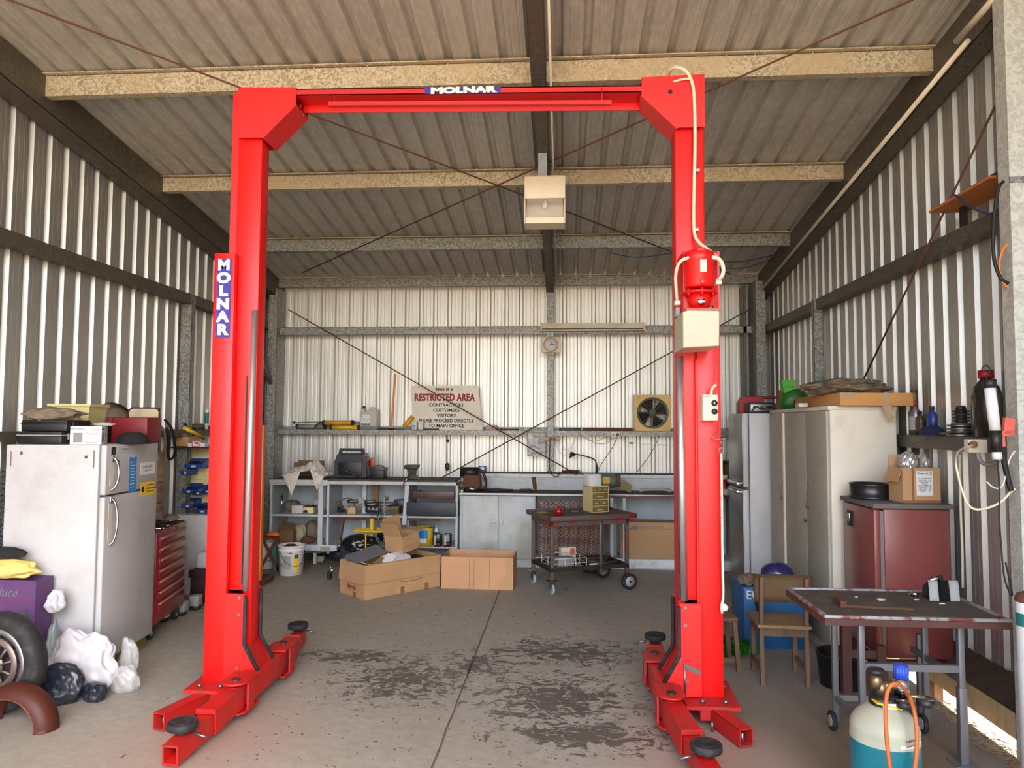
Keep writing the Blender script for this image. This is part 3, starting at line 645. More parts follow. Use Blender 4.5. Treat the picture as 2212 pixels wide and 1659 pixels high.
def sticker(px0, py0, px1, py1, name, m, lab=None, parent=du):
    a, c = g.L(at(px0, py0, X=-3.09)), g.L(at(px1, py1, X=-3.09))
    b = B(); b.box(0, .0012, a.y, c.y, c.z, a.z); return g.l(b, name, m, parent, lab), (a.y + c.y) / 2, (a.z + c.z) / 2, c.y - a.y
s_, y_, z_, w_ = sticker(279, 988, 295, 1062, 'blue_sticker', 'sticker_blue')
for k in range(9): text('lettering', 'emergency contact', .008, 'white_flat', s_, (.0014, y_ - .012 + .004 * (k % 3), z_ + .09 - k * .022), rz=PI / 2)
b = B(); b.prism([(y_ - .008, z_ + .12), (y_ + .008, z_ + .12), (y_, z_ + .14)], .0012, .002, 'x'); g.l(b, 'mark', 'white_flat', s_)
s_, y_, z_, w_ = sticker(308, 1043, 342, 1067, 'yellow_sticker', 'sticker_yellow')
for k, t_ in enumerate(('NO SMOKING', 'NO NAKED FLAMES', 'IN THIS AREA')): text('lettering', t_, .0165, 'ink_black', s_, (.0014, y_ + .04, z_ + .025 - k * .024), rz=PI / 2)
b = B(); b.lathe([(0, 0), (.022, 0), (.022, .001), (0, .001)], (.001, y_ - .075, z_), 16, 'x'); g.l(b, 'symbol', 'ink_black', s_)
s_, y_, z_, w_ = sticker(308, 1000, 343, 1022, 'door_label', 'white_flat'); text('lettering', 'BUNDABERG', .026, 'ink_grey', s_, (.0014, y_, z_ + .012), rz=PI / 2); text('lettering', 'Motor Mile', .022, 'ink_grey', s_, (.0014, y_, z_ - .016), rz=PI / 2)
s_, y_, z_, w_ = sticker(250, 966, 287, 978, 'paper_label', 'white_enamel'); text('lettering', 'Ready Door Seals', .013, 'ink_black', s_, (.0014, y_, z_ + .008), rz=PI / 2)
s_, y_, z_, w_ = sticker(233, 966, 244, 986, 'thermometer', 'black_plastic')
b = B(); b.lathe([(0, 0), (.016, 0), (.016, .003), (0, .004)], (0, g.L(at(253, 999, X=-3.08)).y, g.L(at(253, 999, X=-3.08)).z), 18, 'x'); g.l(b, 'round_sticker', 'ink_blue', du)
for k, (x, y, w, h) in enumerate(((59, 978, .016, .02), (190, 987, .018, .02), (38, 990, .008, .1), (206, 992, .01, .12))):
    p = g.L(at(x, y, Y=4.68)); b = B(); b.box(p.x - w / 2, p.x + w / 2, -.0012, 0, p.z - h / 2, p.z + h / 2); g.l(b, 'tape_residue', 'tape' if k > 1 else 'rust')
b = B()
for k in range(13): b.tube([(-.672 - .03 * (i % 2 == 1), .02, .35 + k * .08 + i * .02) for i in range(4)], .008, 6, smooth_path=1)
for bb in [b]: g.l(bb, 'condenser_coil', 'black_plastic')
# ---------------------------------------------------------------- on top of the fridge
FZ = 1.551
def case(name, x0, x1, y0, y1, z0, z1, label, trimc='grey_plastic'):
    c = G(name, label, 'tool case', ((x0 + x1) / 2, y0, z0)); zm = z0 + (z1 - z0) * .72
    b = B(); b.box(x0, x1, y0, y1, z0, zm - .002, .008); c.w(b, 'case_base', 'black_plastic')
    b = B(); b.box(x0 + .002, x1 - .002, y0 + .002, y1 - .002, zm + .002, z1, .006); c.w(b, 'lid', 'black_plastic')
    b = B(); b.box(x0 - .003, x1 + .003, y0 - .003, y1 + .003, zm - .004, zm + .004, .001); c.w(b, 'rim', trimc)
    for yy in (y0 + .06,):
        b = B(); b.box(x1, x1 + .008, yy, yy + .05, zm - .03, zm + .012, .002); c.w(b, 'latch', trimc)
    return c
case('tool_case', -3.74, -3.42, 4.72, 5.02, FZ, FZ + .085, 'black plastic tool case with grey rim lying directly on the white refrigerator')
case('drill_case', -3.73, -3.40, 4.74, 5.0, FZ + .087, FZ + .165, 'black drill case stacked on the grey rimmed tool case', 'black_plastic')
b = B(); b.box(-3.68, -3.4, 5.04, 5.34, FZ, FZ + .128, .008); one('socket_case', b, 'black_plastic', 'black socket case behind the white printed carton, under the cream tub', 'tool case')
p0 = at(83, 905, Y=5.12)
c = G('storage_tub', 'cream plastic storage tub with rolled rim perched behind the brown bag', 'tub', (-3.6, 5.04, FZ + .131), .12)
def tubmesh(w, d, h, t=.004, tap=.88):
    b = B(); o = [(-w / 2, 0), (w / 2, 0), (w / 2, d), (-w / 2, d)]
    sh = lambda k, z: [((x) * k, d / 2 + (y - d / 2) * k, z) for x, y in o]
    rings = [sh(tap, 0), sh(1, h), sh(1.06, h), sh(1.06, h - .02), sh(1.05, h - .02), sh(1.02, h - .012), sh(.99, h - .012), sh(tap - .02, t)]
    vs = [[b.bm.verts.new(p) for p in r] for r in rings]
    b.bm.faces.new(vs[0][::-1]); b.bm.faces.new(vs[-1])
    for A, C in zip(vs, vs[1:]):
        for k in range(4): b.bm.faces.new((A[k], A[(k + 1) % 4], C[(k + 1) % 4], C[k]))
    return b
c.l(tubmesh(.29, .26, .155), 'tub_body', 'tub_cream')
b = B(); b.lump((-3.57, 4.84, FZ + .167), (.38, .24, .1), .3, 2, 4, 3, crease=.25); one('canvas_bag', b, 'tan_bag', 'crumpled brown canvas bag lying on the black drill case', 'bag')
c = G('carton', 'small white printed carton at the front edge of the refrigerator top', 'carton', (-3.14, 4.73, FZ), .35)
b = B(); b.box(-.19, 0, 0, .16, 0, .125, .001); cb = c.l(b, 'box', 'white_flat')
mat('grad_grey', (120, 120, 122), .5)
b = B(); b.box(-.17, -.115, -.001, 0, .015, .08); c.l(b, 'printed_panel', 'grad_grey', cb)
b = B(); b.box(0, .001, .012, .05, .015, .08); c.l(b, 'printed_panel', 'grad_grey', cb)
text('lettering', 'QUICK ORIENTAL', .011, 'ink_black', cb, (-.145, -.001, .105)); text('lettering', 'UK 60 MPa', .012, 'ink_red', cb, (-.04, -.001, .1)); text('lettering', '20 Sound Soundproof\nKnee Pad Gloves', .009, 'ink_grey', cb, (-.052, -.001, .075)); text('lettering', 'ONE SIZE FITS ALL', .009, 'ink_red', cb, (-.06, -.001, .014))
text('lettering', 'ORIENTAL', .011, 'ink_black', cb, (.001, .03, .105), rz=PI / 2); text('lettering', 'KNEE\nPAD', .012, 'ink_grey', cb, (.001, .11, .06), rz=PI / 2)
b = B(); b.lump((-3.17, 4.80, FZ + .126), (.14, .1, .03), .4, 3, 3, 5, crease=.3); one('plastic_wrap', b, 'clear_plastic', 'crumpled clear wrap lying on the white printed carton', 'plastic wrap')
c = G('cooler_box', 'dark red cooler box with raised beige lid standing on the refrigerator', 'cooler', (-3.26, 5.16, FZ))
b = B(); b.box(-3.38, -3.10, 5.2, 5.4, FZ, FZ + .19, .008); c.w(b, 'cooler_body', 'cooler_red')
b = B(); b.box(-3.44, -3.38, 5.22, 5.38, FZ + .14, FZ + .19, .008); c.w(b, 'side_lug', 'cooler_red')
b = B(); P = []
for k in range(9): a = PI / 2 * k / 8; P.append((-3.135 - .04 + .04 * math.cos(a), FZ + .225 + .04 * math.sin(a)))
for k in range(9): a = PI / 2 + PI / 2 * k / 8; P.append((-3.385 + .04 + .04 * math.cos(a), FZ + .225 + .04 * math.sin(a)))
P += [(-3.385, FZ + .17), (-3.135, FZ + .17)]
b.prism(P, 5.42, 5.435); ld = c.w(b, 'lid', 'beige_lining')
b = B(); b.tube([(x, 5.42, z) for x, z in P[:-2]] + [(-3.385, 5.42, FZ + .18)], .006, 6); b.tube([(-3.135, 5.42, FZ + .265), (-3.135, 5.42, FZ + .18)], .006, 6); c.w(b, 'lid_seal', 'black_plastic', ld)
c = G('cap', 'black cloth cap lying beside the dark red cooler box', 'cap', (-3.05, 5.05, FZ))
b = B(); b.lathe([(.11, 0), (.11, .02), (.095, .055), (.05, .08), (0, .085)], (-3.12, 5.06, FZ), 20); c.w(b, 'crown', 'black_cloth')
b = B(); b.lathe([(0, .006), (.1, .004), (.105, .0), (0, 0)], (-3.06, 4.99, FZ), 20, sx=1.1, sy=.9); c.w(b, 'brim', 'black_cloth')
# ---------------------------------------------------------------- left girt clutter (the girt flange is a shelf)
GZ = 1.636; GX = XL + .07
c = G('felt_hat', 'worn olive felt hat tilted on the left wall rail beside the red cooler', 'hat', (-3.84, 5.55, GZ))
b = B(); m_ = Matrix.Translation((-3.82, 5.95, GZ + .1)) @ Matrix.Rotation(.9, 4, 'Y') @ Matrix.Rotation(.3, 4, 'X'); b.lathe([(0, 0), (.15, .01), (.16, .02), (.08, .015), (.075, .06), (.03, .07), (0, .065)], (0, 0, 0), 24, mtx=m_); c.w(b, 'felt', 'brown_cloth')
b = B(); b.box(XL + .02, XL + .1, 4.0, 4.62, GZ, GZ + .025); one('timber_offcut', b, 'rust', 'reddish timber offcut on the left wall rail left of the tool cases', 'timber')
b = B(); b.bar((-3.87, 6.0, GZ + .012), (-3.86, 6.5, GZ + .012), .04, .022); one('wooden_rod', b, 'wood_old', 'short wooden rod lying on the left wall rail', 'rod')
rr = random.Random(5)
straps = ['brown leather belt hanging over the left wall rail', 'dark webbing strap hanging from the left wall rail', 'looped dark bridle strap hanging by the left post', 'thin black strap sticking up from the left rail']
for k, lab in enumerate(straps):
    y = 6.35 + k * .15; b = B(); pts = [(XL + .07, y, GZ + .05 + .05 * (k == 3)), (XL + .135, y + .03, GZ + .02), (XL + .15, y + .05, GZ - .12), (XL + .145, y + .02 + .06 * (k % 2), GZ - .27), (XL + .15, y - .06, GZ - .3), (XL + .15, y - .05, GZ - .1), (XL + .12, y - .04, GZ + .02)]
    b.tube(pts, lambda u: .012, 6, smooth_path=2); one('strap', b, 'brown_cloth' if k % 2 == 0 else 'black_cloth', lab, 'strap')
b = B(); b.tube([(XL + .15, 6.52, GZ - .05), (XL + .16, 6.55, GZ - .3)], .008, 6); one('rope', b, 'sticker_blue', 'short light blue rope end hanging below the left wall rail', 'rope')
c = G('loppers', 'yellow handled loppers resting on the left rail beyond the post', 'loppers', (XL + .1, 7.3, GZ))
b = B(); b.tube([at(398, 925, X=-3.83), at(420, 935, X=-3.8), at(441, 947, X=-3.78)], lambda u: .018, 8); c.w(b, 'yellow_handle', 'yellow')
b = B(); b.tube([at(398, 916, X=-3.85), at(412, 922, X=-3.84), at(424, 928, X=-3.83)], .014, 8); c.w(b, 'second_handle', 'dark_steel')
b = B(); b.lump((XL + .07, 7.45, GZ), (.1, .3, .07), .4, 2.5, 3, 6); one('work_glove', b, 'tan_bag', 'crumpled tan leather glove on the left rail beyond the post', 'glove')
b = B(); b.box(XL + .02, XL + .11, 7.7, 8.1, GZ, GZ + .035, .004); one('wood_block', b, 'wood_old', 'dark wood block on the far end of the left rail', 'timber')
c = G('sealant_tube', 'white and teal sealant cartridge standing on the left rail near the lift', 'sealant tube', (XL + .11, 7.9, GZ))
p = at(446, 922, X=-3.84); zz = GZ
b = B(); b.lathe([(0, 0), (.021, 0), (.021, .2), (.018, .21), (.006, .215), (.005, .25), (.002, .31), (0, .31)], (p.x, p.y, zz), 16); c.w(b, 'cartridge', 'white_flat')
b = B(); b.lathe([(.0215, .06), (.0215, .18)], (p.x, p.y, zz), 16); c.w(b, 'label_band', 'teal')
b = B(); b.lump((-3.85, 5.3, GZ), (.14, .5, .03), .3, 3, 3, 9, crease=.2); one('rag', b, 'black_cloth', 'dark flattened rag on the left rail behind the refrigerator items', 'rag')
# ---------------------------------------------------------------- red tool chests
RG = (-3.17, 5.52, 0); RA = .2
g = G('rolling_tool_cabinet', 'dark red rolling tool cabinet with tan drawer pulls beside the white refrigerator', 'tool cabinet', RG, RA)
b = B(); b.box(-.46, -.008, 0, .72, .12, .84, .006); g.l(b, 'cabinet_body', 'chest_red')
zs = [.83, .72, .635, .55, .465, .38, .295]; zs = [.80, .715, .63, .545, .46, .375, .29, .2]
for i in range(7):
    b = B(); b.box(-.008, .004, .05, .67, zs[i + 1] + .006, zs[i] - .004, .002); d_ = g.l(b, 'drawer', 'chest_red')
    b = B(); b.box(.004, .016, .06, .66, zs[i] - .026, zs[i] - .008, .003); g.l(b, 'drawer_pull', 'tan_trim', d_)
b = B(); b.lathe([(0, 0), (.01, 0), (.01, .006), (0, .006)], (.0, .35, .825), 12, 'x'); g.l(b, 'lock', 'chrome')
b = B(); b.box(0, .001, .09, .15, .715, .77); b.box(-.0, .001, .5, .56, .79, .825); g.l(b, 'sticker', 'grey_plastic')
b = B(); b.box(-.44, -.02, .02, .70, .84, .846); g.l(b, 'top_tray', 'dark_steel')
for y in (.06, .66):
    for x in (-.06, -.4):
        b = B(); b.cyl((x - .015, y, .06), (x + .015, y, .06), .06, seg=20); w_ = g.l(b, 'castor', 'black_rubber'); b = B(); b.cyl((x + .013, y, .06), (x + .017, y, .06), .035, seg=16); g.l(b, 'castor_hub', 'grey_plastic', w_)
        b = B(); b.box(x - .022, x + .022, y - .02, y + .02, .06, .122); g.l(b, 'castor_fork', 'dark_steel', w_)
g2 = G('tool_chest', 'upper dark red drawer chest standing on the rolling tool cabinet', 'tool chest', g.mw @ Vector((-.2, .02, .848)), RA)
b = B(); b.box(-.26, 0, 0, .68, 0, .6, .006); g2.l(b, 'chest_body', 'chest_red')
for i in range(6):
    z = .46 - i * .07 - (.03 if i > 3 else 0); b = B(); b.box(0, .01, .04, .64, z - .06, z + .012, .002); d_ = g2.l(b, 'drawer', 'chest_red')
    b = B(); b.box(.01, .021, .05, .62, z - .012, z + .006, .002); g2.l(b, 'drawer_pull', 'tan_trim', d_)
b = B(); b.box(0, .001, .5, .56, .53, .57); g2.l(b, 'sticker', 'grey_plastic'); b = B(); b.lathe([(0, 0), (.01, 0), (.01, .006), (0, .006)], (0, .2, .19), 12, 'x'); g2.l(b, 'lock', 'chrome')
for k, (x, y, a, L, lab) in enumerate(((-.1, .1, .4, .2, 'chrome spanner on the front ledge of the rolling tool cabinet'), (-.08, .3, -.5, .18, 'ring spanner lying across the tool cabinet ledge'), (-.12, .45, 1.2, .16, 'stubby pliers on the tool cabinet ledge'))):
    b = B(); m_ = Matrix.Translation(g.mw @ Vector((x, y, .852 + k * .004))) @ Matrix.Rotation(a, 4, 'Z'); b.box(-L / 2, L / 2, -.008, .008, 0, .008, .002, mtx=m_); b.cyl(m_ @ Vector((L / 2, 0, 0)), m_ @ Vector((L / 2, 0, .009)), .018, seg=12); one('spanner', b, 'chrome', lab, 'spanner')
b = B(); m_ = g.mw; p = m_ @ Vector((-.1, .6, .852)); b.lump(p, (.12, .13, .07), .3, 2.5, 3, 4, crease=.2); one('oily_rag', b, 'tan_bag', 'oily rag bunched on the tool cabinet ledge among spanners', 'rag')
# ---------------------------------------------------------------- parts bins and white cabinet behind
g = G('bin_rack', 'cream louvred wall rack carrying blue parts bins behind the red tool chest', 'bin rack', (-3.72, 7.1, .85))
x0, x1, z0, z1 = -3.88, -3.37, .8, 1.445
b = B(); b.box(x0, x1, 7.3, 7.306, z0, z1)
for k in range(14): b.box(x0 + .02, x1 - .02, 7.292, 7.3, z0 + .02 + k * .042, z0 + .038 + k * .042, .003)
for xx in (x0 + .17, x0 + .34): b.box(xx, xx + .02, 7.29, 7.3, z0, z1)
g.w(b, 'louvre_panel', 'panel_cream'); b = B(); b.box(-3.94, -3.3, 7.03, 7.29, 1.448, 1.46); g.w(b, 'top_shelf', 'dark_steel'); b = B(); b.box(-3.88, -3.86, 7.39, 7.43, 0, 1.44); g.w(b, 'rack_leg', 'dark_steel'); b = B(); b.box(-3.88, -3.4, 7.306, 7.39, 1.40, 1.44); g.w(b, 'rack_arm', 'dark_steel')
def pbin(px, py, wpx, lab, k):
    p = at(px, py, Y=7.1); w = wpx / 1560 * 7.1; q = G('parts_bin', lab, 'parts bin', (p.x, 7.1, p.z), 0, 'blue parts bins on the cream rack'); b = B()
    b.prism([(7.12, p.z), (7.12, p.z + .04), (7.2, p.z + .075), (7.29, p.z + .09), (7.29, p.z)], p.x, p.x + .003, 'x')
    b.prism([(7.12, p.z), (7.12, p.z + .04), (7.2, p.z + .075), (7.29, p.z + .09), (7.29, p.z)], p.x + w - .003, p.x + w, 'x')
    b.box(p.x, p.x + w, 7.12, 7.123, p.z, p.z + .04); b.box(p.x, p.x + w, 7.12, 7.29, p.z, p.z + .003); b.box(p.x, p.x + w, 7.286, 7.29, p.z, p.z + .09)
    q.w(b, 'bin_body', 'bin_blue'); b = B(); b.box(p.x + w * .4, p.x + w * .65, 7.118, 7.12, p.z + .008, p.z + .026); q.w(b, 'label_card', 'white_flat')
    b = B(); b.lump((p.x + w / 2, 7.2, p.z + .004), (w * .8, .12, .07), .5, 3, 3, k, crease=.2); q.w(b, 'contents', 'tan_bag' if k % 2 else 'dark_steel')
for k, (x, y, w, lab) in enumerate(((396, 1011, 40, 'wide blue parts bin at the top of the cream rack'), (388, 1026, 20, 'small blue parts bin just below the top wide bin'), (390, 1066, 30, 'blue parts bin at the left end of the middle rack row'), (415, 1070, 20, 'blue parts bin mid way along the middle rack row'), (436, 1066, 20, 'blue parts bin nearest the lift in the middle row'), (389, 1098, 28, 'wide blue parts bin low on the cream rack'), (420, 1109, 30, 'lowest blue parts bin with a white tag inside'))): pbin(x, y, w, lab, k)
b = B(); b.box(-3.90, -3.3, 7.0, 7.38, .0, .785, .004); one('storage_cupboard', b, 'white_paint', 'low white cupboard below the blue parts bins', 'cupboard')
c = G('logo_carton', 'white carton with an orange square logo above the blue bins', 'carton', (-3.7, 7.05, 1.47))
p = at(405, 985, Y=7.05); q = at(442, 957, Y=7.05)
b = B(); b.box(p.x, q.x, 7.05, 7.28, 1.462, q.z - .0, .001); k_ = c.w(b, 'box', 'white_flat')
cx_, cz_ = (p.x + q.x) / 2, (1.462 + q.z) / 2
b = B(); b.box(cx_ - .043, cx_ + .043, 7.0485, 7.05, cz_ - .043, cz_ + .043, .0005); lg_ = c.w(b, 'logo_square', 'orange_red', k_)
b = B(); b.box(cx_ - .035, cx_ + .035, 7.0475, 7.0485, cz_ - .012, cz_ + .033); c.w(b, 'logo_white', 'white_flat', lg_)
b = B(); b.prism([(cx_ - .024, cz_ + .03), (cx_ - .01, cz_ + .03), (cx_ - .01, cz_ + .005), (cx_ + .006, cz_ + .014), (cx_ + .022, cz_ - .0), (cx_ + .022, cz_ + .03), (cx_ + .012, cz_ + .03), (cx_ + .012, cz_ + .02), (cx_ - .0, cz_ + .028)], 7.0465, 7.0475); c.w(b, 'logo_letter', 'orange_red', lg_)
b = B(); b.carton(.13, .2, .1, .004, -3.93 + .02, 7.08, 1.462, flaps=(('f', .05, 60),)); one('open_carton', b, 'cardboard', 'opened brown carton left of the orange logo carton', 'carton')
b = B(); b.lump((-3.42, 7.14, 1.462), (.11, .16, .13), .4, 2, 3, 8, crease=.3); one('paper_bag', b, 'white_bag', 'crumpled white paper package between the logo carton and the lift', 'paper bag')
# under the cabinet and beside it
for k, (x, y, w, h, m_, lab) in enumerate(((-3.5, 6.05, .12, .1, 'cream_plastic', 'small cream pump motor on the floor under the red tool cabinet'), (-3.45, 6.25, .12, .12, 'grey_plastic', 'grey plastic junction box on the floor beside the tool cabinet'), (-3.4, 6.45, .09, .13, 'grey_plastic', 'grey pipe fitting standing on the floor by the tool cabinet'))):
    c = G('floor_fitting', lab, 'fitting', (x, y, 0)); b = B(); b.box(x, x + w, y, y + .1, .03, h, .012); c.w(b, 'housing', m_); b = B(); b.cyl((x + w / 2, y + .05, 0), (x + w / 2, y + .05, .04), .05, seg=16); c.w(b, 'foot', 'dark_steel')
c = G('crate', 'dark brown crate on the floor between the tool cabinet and the lift', 'crate', (-3.3, 6.75, 0))
b = B(); b.box(-3.52, -3.18, 6.7, 6.95, 0, .3, .012); c.w(b, 'crate_body', mat('dark_maroon', (52, 32, 34), .6, dirt=.4)); b = B(); b.box(-3.535, -3.165, 6.69, 6.96, .24, .31, .006); c.w(b, 'crate_rim', 'dark_maroon')
c = G('jug', 'white plastic jug lying on the dark brown crate', 'jug', (-3.42, 6.8, .312)); b = B(); b.box(-3.5, -3.34, 6.74, 6.88, .312, .47, .03, 3); c.w(b, 'jug_body', 'white_bag'); b = B(); b.cyl((-3.33, 6.8, .40), (-3.29, 6.8, .40), .02); c.w(b, 'cap', 'white_flat')
# ---------------------------------------------------------------- near left pile
P0 = at(2, 1445, Y=4.12); rw = .29
g = G('motorcycle_wheel', 'black motorcycle tyre on a silver rim with slotted brake disc, at the left edge', 'wheel', (P0.x, 4.12, 0), -.12)
mt = Matrix.Translation((0, 0, rw))
b = B(); b.lathe([(.205, -.05), (.24, -.062), (.27, -.055), (.287, -.03), (.29, 0), (.287, .03), (.27, .055), (.24, .062), (.205, .05), (.2, 0), (.205, -.05)], (0, 0, rw), 56, 'y'); g.l(b, 'tyre', 'black_rubber')
b = B(); b.lathe([(.175, -.048), (.206, -.055), (.209, -.045), (.195, 0), (.209, .045), (.206, .055), (.175, .048), (.17, 0), (.175, -.048)], (0, 0, rw), 56, 'y'); rm = g.l(b, 'rim', 'steel')
for k in range(9):
    a = k * 2 * PI / 9; b = B(); b.bar((.05 * math.cos(a), -.012, rw + .05 * math.sin(a)), (.178 * math.cos(a + .1), -.02, rw + .178 * math.sin(a + .1)), .016, .02, (0, 1, 0)); g.l(b, 'spoke', 'dark_steel', rm)
b = B()
for r0, r1 in ((.02, .062), (.12, .158)): b.lathe([(r0, -.052), (r1, -.052), (r1, -.047), (r0, -.047), (r0, -.052)], (0, 0, rw), 48, 'y')
for k in range(10):
    a = k * 2 * PI / 10; b.tube([((r_) * math.cos(a + q_), -.0495, rw + r_ * math.sin(a + q_)) for r_, q_ in ((.055, 0), (.085, .18), (.125, .22))], .008, 6)
g.l(b, 'brake_disc', mat('disc', (118, 104, 96), .4, .6, dirt=.3), rm)
b = B(); b.lathe([(0, -.06), (.018, -.06), (.03, -.05), (.035, 0), (0, .0)], (0, 0, rw), 24, 'y'); g.l(b, 'hub', 'rust', rm)
for k in range(6):
    a = k * PI / 3; b = B(); b.cyl((.045 * math.cos(a), -.058, rw + .045 * math.sin(a)), (.045 * math.cos(a), -.05, rw + .045 * math.sin(a)), .006, seg=8); g.l(b, 'disc_bolt', 'steel', rm)
F0 = at(6, 1610, Y=3.84)
c = G('mudguard', 'brown curved mudguard standing on the floor in front of the motorcycle tyre', 'mudguard', (F0.x, 3.86, 0), -.1)
def fend(u, v):
    t = PI * u; q_ = -1.45 + 2.9 * v; rr_ = .165 + .078 * math.cos(q_); return Vector((rr_ * math.cos(t), .075 + .078 * math.sin(q_), rr_ * math.sin(t) * 1.0))
b = B(); b.sheet(fend, 40, 18, .003); c.l(b, 'shell', 'fender')
b = B(); b.tube([(.176 * math.cos(PI * k / 30), -.003, .176 * math.sin(PI * k / 30)) for k in range(31)], .004, 6); c.l(b, 'rolled_edge', 'fender')
c = G('produce_carton', 'tall purple produce carton behind the motorcycle tyre', 'carton', (-3.6, 4.45, 0))
b = B(); b.carton(.52, .16, .69, .006, -3.875, 4.45, 0); bx = c.w(b, 'box', 'purple')
text('lettering', 'Produce', .078, 'ink_grey', bx, c.L((-3.61, 4.449, .61)), shear=.35)
b = B(); p = [(-3.48, .46), (-3.45, .49), (-3.43, .47), (-3.41, .51), (-3.40, .46), (-3.38, .45), (-3.41, .41), (-3.46, .42)]; b.prism(p, 4.447, 4.449); b.prism([(x - .12, z - .0) for x, z in p], 4.447, 4.449); c.w(b, 'leaf_print', 'leaf', bx)
b = B(); b.box(-3.87, -3.36, 4.448, 4.4495, .555, .559); c.w(b, 'stripe', 'ink_red', bx)
b = B(); b.lump((-3.63, 4.53, .692), (.44, .12, .13), .25, 2, 4, 12, crease=.15); one('yellow_towel', b, 'yellow_cloth', 'yellow and cream cloth bundled on top of the purple produce carton', 'cloth')
b = B(); b.lump((-3.68, 4.535, .81), (.36, .1, .09), .25, 2, 4, 15, crease=.15); one('black_pouch', b, 'black_cloth', 'black fabric pouch on the yellow cloth against the refrigerator', 'pouch')
b = B(); b.lump((-3.275, 4.53, .475), (.12, .1, .16), .3, 1.8, 4, 21, True, crease=.15); one('plastic_bag', b, 'white_bag', 'twisted white plastic bag sticking out right of the purple carton', 'plastic bag')
b = B(); b.lump((-3.3, 4.56, 0), (.09, .1, .46), .2, 2, 4, 24, crease=.2); one('printed_bag', b, mat('printed_bag', (132, 142, 138), .4, dirt=.4, dcol=(60, 90, 96), coat=.3), 'dull printed plastic bag standing right of the purple carton', 'plastic bag')
b = B(); b.lump((-3.05, 4.49, 0), (.42, .18, .44), .25, 1.6, 5, 31, crease=.16); one('white_sack', b, 'white_bag', 'large crumpled white plastic sack against the foot of the refrigerator', 'plastic bag')
b = B(); b.lump((-2.84, 4.64, 0), (.12, .09, .34), .3, 1.6, 4, 33, crease=.2); one('clear_sheet', b, 'clear_plastic', 'clear plastic sheet spilling right of the white sack', 'plastic sheet')
b = B(); b.lump((-3.05, 4.3, 0), (.27, .17, .27), .2, 1.6, 5, 35, crease=.15); one('navy_sack', b, 'navy_bag', 'glossy navy sack on the floor beside the motorcycle tyre', 'bag')
b = B(); b.lump((-2.86, 4.34, 0), (.14, .13, .13), .2, 1.6, 4, 36, crease=.15); one('small_navy_sack', b, 'navy_bag', 'small dark sack between the navy sack and the clear bag', 'bag')
b = B(); b.lump((-2.77, 4.5, 0), (.18, .12, .19), .25, 1.8, 4, 38, crease=.2); one('clear_bag', b, 'clear_plastic', 'crumpled clear bag on the floor at the refrigerator corner', 'plastic bag')
# ================================================================ BACK BENCHES

mat('bench_white', (190, 194, 195), .6, dirt=.4, dcol=(140, 132, 118), dscale=6); mat('bench_grey', (168, 174, 178), .6, dirt=.35, dcol=(132, 130, 122))
mat('bench_top', (84, 74, 64), .8, dirt=.6, dcol=(48, 42, 36), dscale=12); mat('brown_drawer', (78, 46, 40), .45, dirt=.3, dcol=(110, 80, 60)); mat('navy_drawer', (46, 50, 60), .5, dirt=.15)
YB1 = 8.6
zc = lambda py, Y=YB1: at(900, py, Y=Y).z
xc = lambda px, Y=YB1: at(px, 1100, Y=Y).x
g = G('open_shelf_bench', 'long white painted workbench with open shelves along the left of the back wall', 'workbench', (-2.4, YB1, 0))
def part(name, px0, py0, px1, py1, y0, y1, m, parent=None, lab=None, bev=0):
    b = B(); b.box(xc(px0, y0), xc(px1, y0), y0, y1, zc(py1, y0), zc(py0, y0), bev); return g.w(b, name, m, parent, lab)
b = B(); b.box(xc(582), xc(985) - .02, YB1, 9.16, zc(1041), zc(1037.5)); g.w(b, 'bench_surface', 'bench_top')
b = B(); b.box(xc(582), xc(708), YB1 - .02, YB1, zc(1051), zc(1039), .003); g.w(b, 'front_rail', 'bench_white')
b = B(); b.box(xc(708), xc(985), YB1 - .02, YB1, zc(1048), zc(1041), .003); g.w(b, 'front_rail', 'bench_white')
for px in (583, 706, 984): part('upright', px, 1048, px + 4.5, 1184, YB1 + .001, YB1 + .05, 'bench_white')
part('upright', 687, 1051, 697, 1184, YB1 - .018, YB1 + .02, 'bench_white'); part('upright', 782, 1048, 791, 1150, YB1 + .24, YB1 + .28, 'bench_white')
b = B(); b.bar((xc(879), YB1 + .01, zc(1049)), (xc(874), YB1 - .0, zc(1134)), .05, .03, (0, 1, 0)); g.w(b, 'leaning_upright', 'bench_white')
for k, px in enumerate((583, 706, 878)):
    b = B(); b.box(xc(px), xc(px) + .02, YB1 + .05, 9.14, .13, zc(1042)); g.w(b, 'partition', 'bench_grey')
for a, c in ((585, 707), (711, 876), (880, 984)):
    b = B(); b.box(xc(a), xc(c), YB1 + .005, 9.1, zc(1119), zc(1115)); g.w(b, 'shelf', 'bench_white')
b = B(); b.box(xc(583), xc(984) - .06, 9.14, 9.16, .12, zc(1042)); g.w(b, 'back_panel', 'bench_grey')
b = B(); b.box(xc(640), xc(730), YB1 - .02, YB1 + .02, zc(1193), zc(1180), .003); pl = g.w(b, 'plinth', 'bench_white')
b = B(); b.box(xc(695), xc(716), YB1 - .026, YB1 - .02, zc(1194), zc(1184)); g.w(b, 'steel_bracket', 'grey_plastic', pl)
b = B(); b.box(xc(583), xc(985), YB1 + .02, 9.14, zc(1184), zc(1181)); g.w(b, 'bottom_shelf', 'bench_white')
b = B(); b.box(xc(720), xc(950), YB1 + .04, YB1 + .06, zc(1126), zc(1120)); g.w(b, 'timber_strip', 'rust')
for px in (673, 985, 590, 800): b = B(); b.box(xc(px), xc(px) + .03, YB1 + .1, YB1 + .14, 0, .13); g.w(b, 'leg', 'bench_white')
